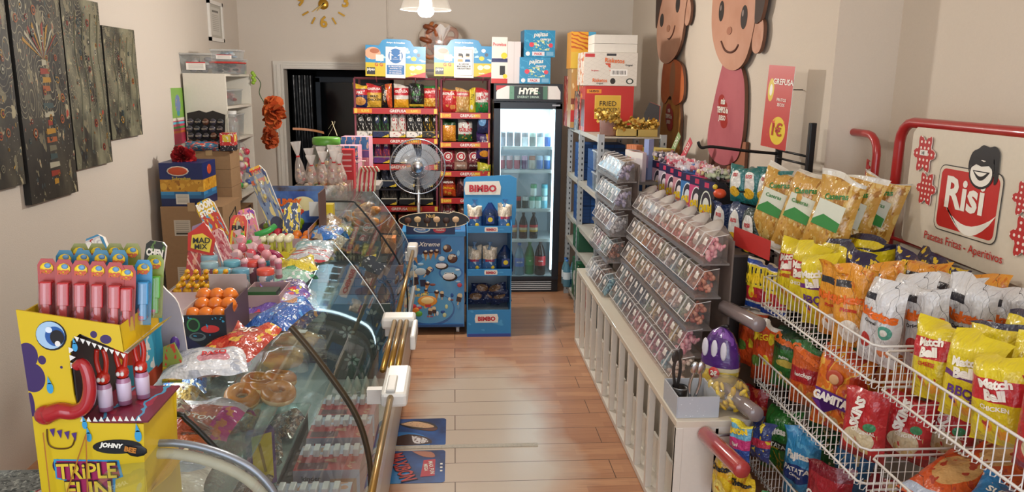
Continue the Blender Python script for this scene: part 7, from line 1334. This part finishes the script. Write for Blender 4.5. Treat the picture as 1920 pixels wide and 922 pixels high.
# packets lying on the glass top
def lie(x,y,w,h,lab,m,rz=0,s=0,z=ZT+.028,tx=(),d=.05,rx=-84):
    me=bag_mesh(w,h,d,m,s,tx,nu=12,nv=12); place(me,'sweets_packet',lab,'packet',(x,y-h/2,z),(R(rx),0,R(rz)),None)
SH=dict(rough=.16,clear=.8,bump=.6)
lie(-.59,1.84,.2,.15,'silver white cake packet shining on the near glass top',pat('#c8ccd4',[('n',(4,.55),'#a8b0c0'),('e',(.6,.4,.2,.15),'#c88a98'),('r',(.3,.1,.8,.3),'#dce0e8')],**SH),12,1,tx=[('PASO',.1,.5,.12,TXR)])
lie(-.585,1.97,.16,.20,'orange red and gold candy packet on the glass top by the black box',pat('#b83828',[('n',(4,.55),'#d8b040'),('n',(6,.6),'#c85a3c'),('d',(1,-1,.4),'#a83020')],**SH),-14,2,tx=[('JOJO',0,.7,.14,TXW)])
lie(-.52,2.17,.13,.19,'blue chocolate chip cookie packet leaning on the red packet',pat('#1c58a8',[('e',(.4,.82,.35,.12),'#b8845c'),('n',(5,.6),'#4a90d0'),('n',(9,.64),'#c8dcec')],**SH),-18,3,z=ZT+.045)
lie(-.56,2.36,.17,.18,'purple and white sweets packet on the middle of the glass top',pat('#6a50a0',[('b',(.3,.6),'#b0b0c8'),('n',(5,.58),'#c83a50'),('n',(7,.62),'#d8d040')],**SH),-8,4)
lie(-.53,2.52,.13,.14,'dark violet sweets packet at the edge of the glass top',pat('#3c2c78',[('n',(5,.58),'#8878b8'),('n',(8,.64),'#d8c8a0')],**SH),14,5)
lie(-.60,2.66,.18,.16,'green and pale blue sachet packet on the glass top',pat('#8ab8a8',[('b',(.6,1),'#3a9c6c'),('n',(5,.55),'#d8dce0')],**SH),-12,6)
lie(-.545,2.80,.13,.13,'bright yellow gummy bag on the glass top',pat('#c8b428',[('n',(4,.55),'#e0d040'),('n',(7,.62),'#6a7a30')],**SH),20,7,z=ZT+.04)
lie(-.57,3.02,.17,.15,'silver and red sachet strip on the glass top',pat('#b8bcc8',[('s',(0,4,.25),'#b83c48'),('n',(5,.58),'#dce0e4')],**SH),-5,8)
lie(-.57,3.16,.17,.16,'pale blue tray of sachets on the glass top',pat('#a8c4d0',[('r',(.1,.3,.5,.7),'#88b0b8'),('n',(5,.58),'#e0e4e8')],**SH),6,9)
lie(-.585,3.36,.17,.18,'bright blue foil packet near the yellow box',pat('#1c6cc0',[('n',(3,.5),'#a8a090'),('n',(6,.6),'#58a8e0')],**SH),-12,10,z=ZT+.05)
lie(-.60,3.60,.13,.15,'clear packet of nuts on the far glass top',pat('#a88c6c',[('n',(5,.55),'#d8d0c0'),('v',(8,.3),'#8a5c3c')],**SH),0,11,z=ZT+.035)
# goods on the upper inner shelf
ZS=.957
def breads(lab,name,x,y,z,items):
    t=thing(name,lab,'bread',(x,y,z)); return t
lie(-.70,2.0,.24,.22,'pink magenta striped biscuit packet inside the counter',pat('#a85040',[('r',(.75,0,1,1),'#b82c80'),('n',(4,.55),'#c87848'),('b',(.65,.9),'#d0c8cc')],**SH),-6,21,ZS+.03,[('BURTON',0,.35,.1,TXW)])
lie(-.72,1.84,.22,.16,'orange and brown biscuit packet inside the counter, nearer one',pat('#a84420',[('n',(4,.5),'#6a3824'),('b',(.4,.6),'#d06a30')],**SH),4,22,ZS+.03,[('TORTON',0,.4,.12,TXW)])
lie(-.69,1.70,.26,.16,'white waffle packet lettered gofre at the near end of the inner shelf',pat('#c8c4bc',[('r',(.05,.5,.5,.9),'#b07c4c'),('s',(8,0,.3),'#8a5c34',(.05,.5,.5,.9)),('e',(.75,.55,.2,.2),'#a8bcd4'),('b',(.92,1),'#b84c38')],**SH),2,23,ZS+.03,[('Gofre',-.1,.28,.14,TXK)])
def loaf2(x,y,lab,c,rz=0,w=.14,d=.13,h=.05,z=ZS):
    t=thing('bread_pack',lab,'bread',(x,y,z),R(rz)); b=MB()
    for k in range(3): b.ell((0,-d*.3+d*.3*k,h*.5),(w*.46,d*.17,h*.5),mat(c,.6),14,8)
    b.build('bread_rolls',t); b=MB(); b.grid(lambda u,v:((u-.5)*w*1.15,(v-.5)*d*1.2,h*1.15*(sin(pi*u)*sin(pi*v))**.3+.003*sin(20*u+9*v)),14,12,glass('#fff6e4',.12,.06,1.6)); b.build('clear_wrap',t); b=MB(); b.solidbox((w*.1,0,h*1.17),(.035,.035,.001),WHITE); b.build('price_label',t)
loaf2(-.57,2.50,'yellow sponge rolls in clear wrap inside the counter','#c8a050',8)
loaf2(-.56,2.68,'pale bread rolls in clear wrap behind the yellow sponge rolls','#c8ac80',-6,.16,.10)
for i,(x,y) in enumerate(((-.58,2.24),(-.55,2.33),(-.61,2.30),(-.53,2.22),(-.63,2.20))):
    t=thing('glazed_doughnut','glazed doughnut on the inner shelf, %s of the cluster'%['front','back right','back left','right','left'][i],'pastry',(x,y,ZS+.002),(R(10*(i-2)),R(8),0),'glazed doughnuts'); b=MB(); b.tube([(.034*cos(q*pi/9),.034*sin(q*pi/9),.02) for q in range(18)],.019,mat('#c07a30',.25,coat=.6),10,closed=True); b.build('dough_ring',t); b=MB(); b.tube([(.034*cos(q*pi/9),.034*sin(q*pi/9),.013) for q in range(18)],.0195,mat('#dcb680',.6),10,closed=True); b.build('pale_underside',t)
for i,(x,y,l) in enumerate(((-.62,2.92,'right'),(-.76,2.88,'middle'),(-.9,2.9,'left'),(-.62,3.14,'back right'),(-.78,3.14,'back left'))):
    me=bag_mesh(.14,.18,.06,pat(['#2c3a70','#b8843c','#8a4028','#c8a078','#3c6a9c'][i],[('n',(5,.56),'#c88a50'),('n',(7,.62),'#e0dcd0')],**SH),i,nu=10,nv=10); place(me,'pastry_packet','%s packaged pastry at the far half of the inner shelf'%l,'pastry',(x,y-.09,ZS+.03),(R(-80),0,R(10*i-20)))
for i in range(8):
    me=bag_mesh(.12,.15,.05,pat('#3c2c24',[('n',(5,.52),'#7a5840'),('n',(9,.6),'#a89a8c')],**SH),i,nu=9,nv=9); place(me,'chocolate_packet','brown film chocolate pastry on the deck, %s row, %s from the near end'%(['front','second'][i//4],ORD[i%4]),'pastry',(-.62-.14*(i//4),2.12+.16*(i%4)-.07,.462+.22),(R(-80),0,R(12*(i%3)-12)),'chocolate pastries')
for i in range(6):
    me=bag_mesh(.13,.17,.06,pat(['#a83c2c','#c8a050','#3c5c8c','#8a4a2c','#c8b8a0','#7a3a6c'][i],[('n',(5,.55),'#d8c8a8'),('n',(8,.62),'#5a2c24')],**SH),i+30,nu=9,nv=9); place(me,'biscuit_packet','%s biscuit packet at the back of the inner shelf, %s from near end'%(['brick red','straw','slate blue','brown','cream','plum'][i],ORD[i]),'packet',(-.79,1.86+.16*i,ZS+.03),(R(-78),0,R(14*(i%3)-14)),'packets at the back of the inner shelf')
b=MB(); b.solidbox((-.72,2.45,.655),(.32,.85,.008),glass('#d8e8e4',.3,.05)); b.solidbox((-.72,2.45,.55),(.3,.8,.18),mat('#5a5048',.6)); tag(b.build('pastry_riser'),'low riser carrying the brown film pastries on the deck','riser')
# kinder style cartons on the deck
KBOX=pat('#b0b4cc',[('b',(0,.35),'#a82c2c'),('r',(.55,.1,.95,.8),'#c09a80'),('b',(.35,.42),'#d8d4d4'),('s',(5,0,.3),'#e0e0e4',(.05,.5,.5,.7))],.35)
for i,(y,x,w,h) in enumerate(((2.22,-.45,.24,.17),(2.50,-.43,.22,.16),(2.74,-.43,.22,.16),(2.98,-.43,.22,.14))):
    t=thing('chocolate_carton','white and red chocolate bar carton on the deck, %s from the near end'%ORD[i],'box',(x,y,.457),0,'chocolate cartons')
    b=MB(); b.box((0,0,h/2),(w,.18,h),mat('#a82c30',.4),front=KBOX,top=pat('#a82c34',[('b',(.62,1),'#b0b4c8'),('n',(4,.58),'#b88a70'),('r',(.05,.05,.5,.3),'#5a2430')],.35),side=mat('#a8303a',.4)); b.build('carton_body',t,bevel=.002)
    b=MB(); b.text(['kinder','kinder','kinder','bueno'][i],(-.05,-.0915,h*.82),.018,TXR if i%2==0 else TXK,fit=w*.4); b.build('lettering',t)
    b=MB()
    for k in range(6): b.solidbox((-w*.38+.034*k,.03,h+.012),(.02,.05,.028),mat('#d8d4d4',.35))
    b.build('bar_ends',t,bevel=.003)
boxpack('purple_yellow_carton','purple carton with a yellow side panel on the deck inside the counter','box',(-.585,2.34,.457+.0),(.012,.16,.40),'#5a3a6c',mat('#5a3a6c'),0,side=pat('#4a2c60',[('r',(.15,.45,.85,.95),'#c8b02c'),('n',(5,.62),'#6a3a7c')],.4)) if False else None
t=thing('yellow_panel_carton','slim purple carton with yellow panel standing behind the chocolate cartons','box',(-.60,2.24,.665),R(35)); b=MB(); b.box((0,0,.09),(.09,.03,.18),mat('#5a3a6c',.4),front=pat('#5a3a6c',[('r',(.2,.1,.9,.95),'#c8b02c'),('s',(3,1,.3),'#8a7020',(.35,.25,.7,.8))],.35)); b.build('carton_body',t,bevel=.002)
for r_ in range(3):
    for k in range(4):
        t=thing('meringue','white twisted meringue on the deck, %s row, %s from the left'%(ORD[r_],ORD[k]),'pastry',(-.50+.042*k,3.20+.13*r_,.457),0,'white meringues'); b=MB(); b.lathe([(0,0),(.018,.0),(.021,.02),(.014,.05),(.004,.075),(0,.08)],mat('#c8c8bc',.5),9); b.build('meringue_body',t); b=MB(); b.lathe([(.02,0),(.024,.006),(.019,.008)],mat('#d8d8d8',.5),9); b.build('paper_case',t)
# colourful goods in the middle unit
rnd=random.Random(12)
for i in range(9):
    c=['#b8a04c','#8a3c34','#3a5a8c','#c8b090','#6a8a8c','#a86a3c','#c8b838','#4a3a5c','#b0b0a8'][i]
    me=bag_mesh(.15,.17,.06,pat(c,[('n',(5,.55),'#d8ccb4'),('n',(8,.6),'#6a3a2c')],**SH),i,nu=9,nv=9); place(me,'pastry_packet','%s packet in the middle glass unit, %s row, %s'%(['straw','brick red','slate blue','cream','grey green','tan','yellow','dark violet','grey'][i],['front','middle','back'][i//3],['right','centre','left'][i%3]),'pastry',(-.66-.12*(i%3),3.72+.26*(i//3),1.035),(R(-78),0,R(rnd.uniform(-20,20))),'packets in the middle unit')
t=thing('sign_card','black and white zigzag price card inside the middle glass unit','card',(-.50,3.9,.95),(R(-10),R(20),0)); b=MB(); b.prism([(0,0),(.12,.0),(.14,.07),(.08,.06),(.07,.10),(.0,.05)],.003,pat('#16161a',[('n',(5,.6),'#c8c8c4'),('b',(.85,1),'#c8b430')],.4)); b.build('card',t)
for i in range(3): boxpack('stacked_carton','flat carton inside the middle unit below the shelf, %s of three'%['bottom','middle','top'][i],'box',(-.62,4.1,.457+.075*i),(.36,.5,.072),['#6a5048','#a8907c','#3c4c60'][i],pat(['#6a5048','#a8907c','#3c4c60'][i],[('n',(5,.58),'#c8b8a0')]))
# far unit goods
boxpack('symbol_card','pale grey appliance box with round symbols under the far glass top','box',(-.715,4.74,.986),(.17,.06,.12),'#a0a4a8',pat('#9ca0a4',[('e',(.62,.6,.1,.15),'#4a4e54'),('e',(.62,.6,.075,.11),'#a0a4a8'),('e',(.85,.6,.1,.15),'#4a4e54'),('e',(.15,.65,.12,.2),'#7a7e84'),('e',(.3,.2,.06,.09),'#5a5e64')]))
for i in range(14):
    x=-.70+.068*(i%3); z=.806+.035*(i//6); y=4.70+.075*((i//3)%2); 
    z=.806+.036*(i//6)
    t=thing('small_tin','small tin jar in the stack inside the far unit, layer %s, %s'%(['one','two','three'][i//6],['front left','front middle','front right','back left','back middle','back right'][i%6]),'tin',(x,y,z),0,'small stacked tins'); b=MB(); b.lathe([(0,0),(.03,0),(.03,.033),(0,.034)],pat('#8a8468',[('b',(.2,.75),'#a8a488'),('s',(9,0,.4),'#4a4840',(0,.3,1,.65))],.35),14); b.build('tin_body',t); b=MB(); b.lathe([(.031,.028),(.031,.035),(0,.0355)],mat('#7c7860',.3,.5),14); b.build('tin_lid',t)
for i in range(9):
    X=(-.62+.05*(i%3),4.78+.16*(i//3)); z=.99+.0*(i//3)
    t=thing('croissant','golden croissant heaped in the far glass unit, %s row, %s'%(['front','middle','back'][i//3],['left','centre','right'][i%3]),'pastry',(X[0],X[1],z+.02+.04*(i%2)),(0,R(15),R(30*i)),'croissants'); b=MB(); P=[(.055*cos(R(200+140*k/8)),.055*sin(R(200+140*k/8))+.03,.02) for k in range(9)]; b.tube(P,[.006,.014,.021,.026,.028,.026,.021,.014,.006],mat('#b07438',.45),9); b.build('dough_body',t); b=MB(); b.tube(P[2:7],[.022,.027,.029,.027,.022],mat('#c89050',.4),7); b.build('crust_ridge',t)
boxpack('orange_carton','small orange carton at the right of the far glass unit','box',(-.42,4.9,.81),(.09,.1,.10),'#c87a3c',pat('#c87a3c',[('e',(.5,.5,.1,.1),'#e0b080')]))
# on top of the far unit: cellophane cones, jar, ribbon, red carton, pink boxes
ot=opentray('clear low tray of coloured gum balls on the far glass top',-.795,4.80,ZT,.31,.26,.09,0,glass('#e8e4e0',.2,.08,1.3))
b=MB(); rnd=random.Random(20)
for k in range(90): b.ell((-.795+rnd.uniform(-.13,.13),4.80+rnd.uniform(-.11,.11),ZT+.018+rnd.random()*.06),(.017,.017,.017),mat(['#c86a5c','#d8c890','#b03c44','#d8b8a0','#d8d0c0','#3a6a4c','#c88a60'][k%7],.3),8,6)
o=tag(b.build('gum_balls'),'coloured gum balls filling the clear tray on the far glass top','sweets'); o['kind']='stuff'
for i,(x,y,h) in enumerate(((-.92,4.74,.26),(-.85,4.72,.18),(-.79,4.73,.20),(-.73,4.72,.21),(-.68,4.74,.19),(-.88,4.84,.21),(-.82,4.85,.22),(-.76,4.84,.23),(-.70,4.85,.22))):
    t=thing('cellophane_cone','clear cellophane cone of sweets with red tie, %s row, %s from the left'%(['front','back'][i//5],ORD[i%5]),'sweets cone',(x,y,ZT+.085),(0,R(-6+3*(i%4)),0),'cellophane cones')
    b=MB(); b.lathe([(0,0),(.034,.02),(.036,.05),(.022,h*.5),(.008,h*.66)],glass('#f4ece8',.25,.1,1.4),12); b.build('cone_film',t); b=MB(); b.lathe([(.010,h*.64),(.012,h*.66),(.010,h*.68)],mat('#c02428',.4),10); b.build('red_tie',t); b=MB(); b.lathe([(.007,h*.66),(.022,h*.85),(.032,h)],glass('#f8f4f2',.45,.15,1.2),9); b.build('film_tuft',t)
    b=MB()
    for k in range(6): b.ell((.014*cos(k*2.1),.014*sin(k*2.1),.03+.012*k),(.011,.011,.011),mat(['#c8505c','#d8c8a0','#d8a080','#e0d8d0'][(k+i)%4],.3),7,5)
    b.build('sweets',t)
t=thing('green_lid_jar','large clear jar with bright green lid behind the cellophane cones','jar',(-.81,5.02,ZT)); b=MB(); b.lathe([(0,0),(.09,0),(.095,.02),(.095,.28),(.08,.31)],glass('#eef2ec',.14,.05,1.4),24); b.build('jar_body',t); b=MB(); b.lathe([(.085,.305),(.088,.31),(.088,.345),(.08,.35),(0,.35)],mat('#5a9a34',.35),24); b.build('green_lid',t); b=MB(); rnd=random.Random(1)
for k in range(26): a=rnd.random()*6.28; q=rnd.random()*.07; b.ell((q*cos(a),q*sin(a),.02+rnd.random()*.18),(.02,.02,.014),mat(['#d8ccb8','#c88a60','#d8a030'][k%3],.4),8,5)
o=b.build('sweets',t); o['kind']='stuff'
b=MB(); b.grid(lambda u,v:(-.02-.19*u,.02*sin(u*4),.02+.045*u-.02*u*u+.014*v),10,2,mat('#c88860',.4)); b.grid(lambda u,v:(.0+.05*sin(u*3.0),.012*v,.0+.10*sin(u*2.6)+.0*u),10,2,mat('#d8cca8',.4)); b.grid(lambda u,v:(.03+.03*u,.02*v,.10-.09*u),8,2,mat('#d8cca8',.4)); tag(b.build('ribbon_curl',loc=(-.80,5.0,ZT+.352)),'orange and cream ribbon curl on the green jar lid','ribbon')
boxpack('red_sweets_carton','red sweets carton with white rings standing right of the green-lidded jar','box',(-.73,5.20,ZT),(.14,.1,.26),'#b82028',pat('#b82028',[('s',(0,7,.3),'#d8a0a0',(.1,.45,.9,.95)),('e',(.3,.25,.22,.16),'#d8a030')],.35),0)
for i in range(4): boxpack('pink_carton','blue topped pink carton on the far counter end, %s'%['front left','front right','back left','back right'][i],'box',(-.80+.10*(i%2)+.06*(i//2),5.45+.15*(i//2),ZT-.004),(.095,.13,.27 if i<2 else .32),'#c890a0',pat('#c87888',[('b',(.72,1),'#3a78b0'),('n',(4,.56),'#d8b8a8'),('b',(.55,.7),'#6a4c8c')],.4),R(-6)) 
tag(MB().solidbox((-.72,5.53,ZT-.02),(.40,.30,.03),mat('#8a8680')).solidbox((-.72,5.53,.58),(.34,.26,1.16),mat('#6a6660',.6)).build('end_pedestal'),'grey pedestal at the far end of the counter carrying the pink cartons','cabinet')
t=thing('string_bow','white ribbon bow on the pink cartons','bow',(-.66,5.30,ZT+.16)); b=MB()
for a in (20,60,110,150): b.tube(smooth_path([(0,0,0),(.04*cos(R(a)),-.02,.04*sin(R(a))),(.07*cos(R(a)),-.03,.045*sin(R(a)))],4),.004,WHITE,5)
b.build('loops',t)
t=thing('candy_cane_bag','clear bag of red and cream cane sweets lying under the far sloped pane','sweets bag',(-.60,5.05,ZT+.0)); b=MB()
for k in range(9): b.tube(smooth_path([(-.03+.014*k,.0,.0),(-.02+.014*k,.01,.10+.01*(k%3)),(.0+.012*k,0,.16),(.02+.012*k,0,.13)],4),.006,mat('#c03034' if k%2 else '#d8ccb0',.3),6)
b.build('canes',t)
# ---- floor advert stickers
for i,(y,l) in enumerate(((3.975,'blue floor sticker showing a cookie ice cream sandwich, farther of two'),(3.585,'blue floor sticker with big red ice cream lettering, nearer of two'))):
    t=thing('floor_sticker',l,'floor sticker',(-.215,y,.0015)); w,h=.33,.335
    X=Matrix.Rotation(R(-90),4,'X'); b=MB(); P=rr_(-w/2,-h/2,w/2,h/2,.02)
    b.prism(P,0,pat('#1c2c5c',[('N',(1.5,.5),'#2458a0'),('e',(.15,.3,.35,.35),'#2c84c8') if i else ('e',(.25,.1,.5,.4),'#2c78c0')],.35),X=X); b.build('sheet',t)
    b=MB()
    def fl(pts,m,o): b.prism([(p.x,p.z) for p in smooth_path([(x,0,z) for x,z in pts+[pts[0]]],3)],0,m,X=T(0,0,o)@X)
    if i==0:
        fl([(-.10,.10),(-.02,.14),(.08,.11),(.12,.04),(.09,.0),(.02,.02),(-.06,.06)],mat('#2a1a14'),.0008); fl([(-.09,.10),(-.02,.13),(.06,.10),(.10,.055),(.04,.045),(-.04,.07)],pat('#c8a078',[('v',(9,.2),'#5a3424')],.5),.0012); fl([(.02,.03),(.10,.045),(.115,.02),(.08,.005)],mat('#5a2c20'),.0014)
        fl([(-.13,-.08),(-.04,-.03),(.06,-.07),(.09,-.14),(-.0,-.16),(-.12,-.15)],mat('#3c2018'),.0008); fl([(-.02,-.05),(.05,-.08),(.07,-.13),(-.0,-.14)],pat('#d8d4d4',[('n',(6,.55),'#6a4a44')],.5),.0012)
    else:
        fl([(-.01,.16),(.09,.15),(.11,.09),(.05,.10)],mat('#a86a50'),.0008); 
        Z=T(-.05,-.005,.0012)@RZ(R(-72))@X; b.text('MAXIBON',(0,0,0),.088,mat('#3c1418'),X=Z,bold=.05,fit=.30); b.text('MAXIBON',(0,0,0),.078,mat('#c83c34'),X=T(0,0,.0006)@Z,bold=.02,fit=.285)
        b.prism([(.045,-.11),(.115,-.10),(.115,.07),(.055,.06)],0,mat('#b83040'),X=T(0,0,.001)@X); Z=T(.07,-.02,.0014)@RZ(R(-84))@X; b.text('MEGA',(0,0,0),.02,TXW,X=Z,fit=.12); Z=T(.097,-.02,.0014)@RZ(R(-84))@X; b.text('MAX FUN',(0,0,0),.022,TXW,X=Z,fit=.13)
        for k in range(3): b.prism([(.14,-.06+.035*k),(.152,-.06+.035*k),(.152,-.045+.035*k),(.14,-.045+.035*k)],0,TXW,X=T(0,0,.001)@X)
    b.build('print',t)
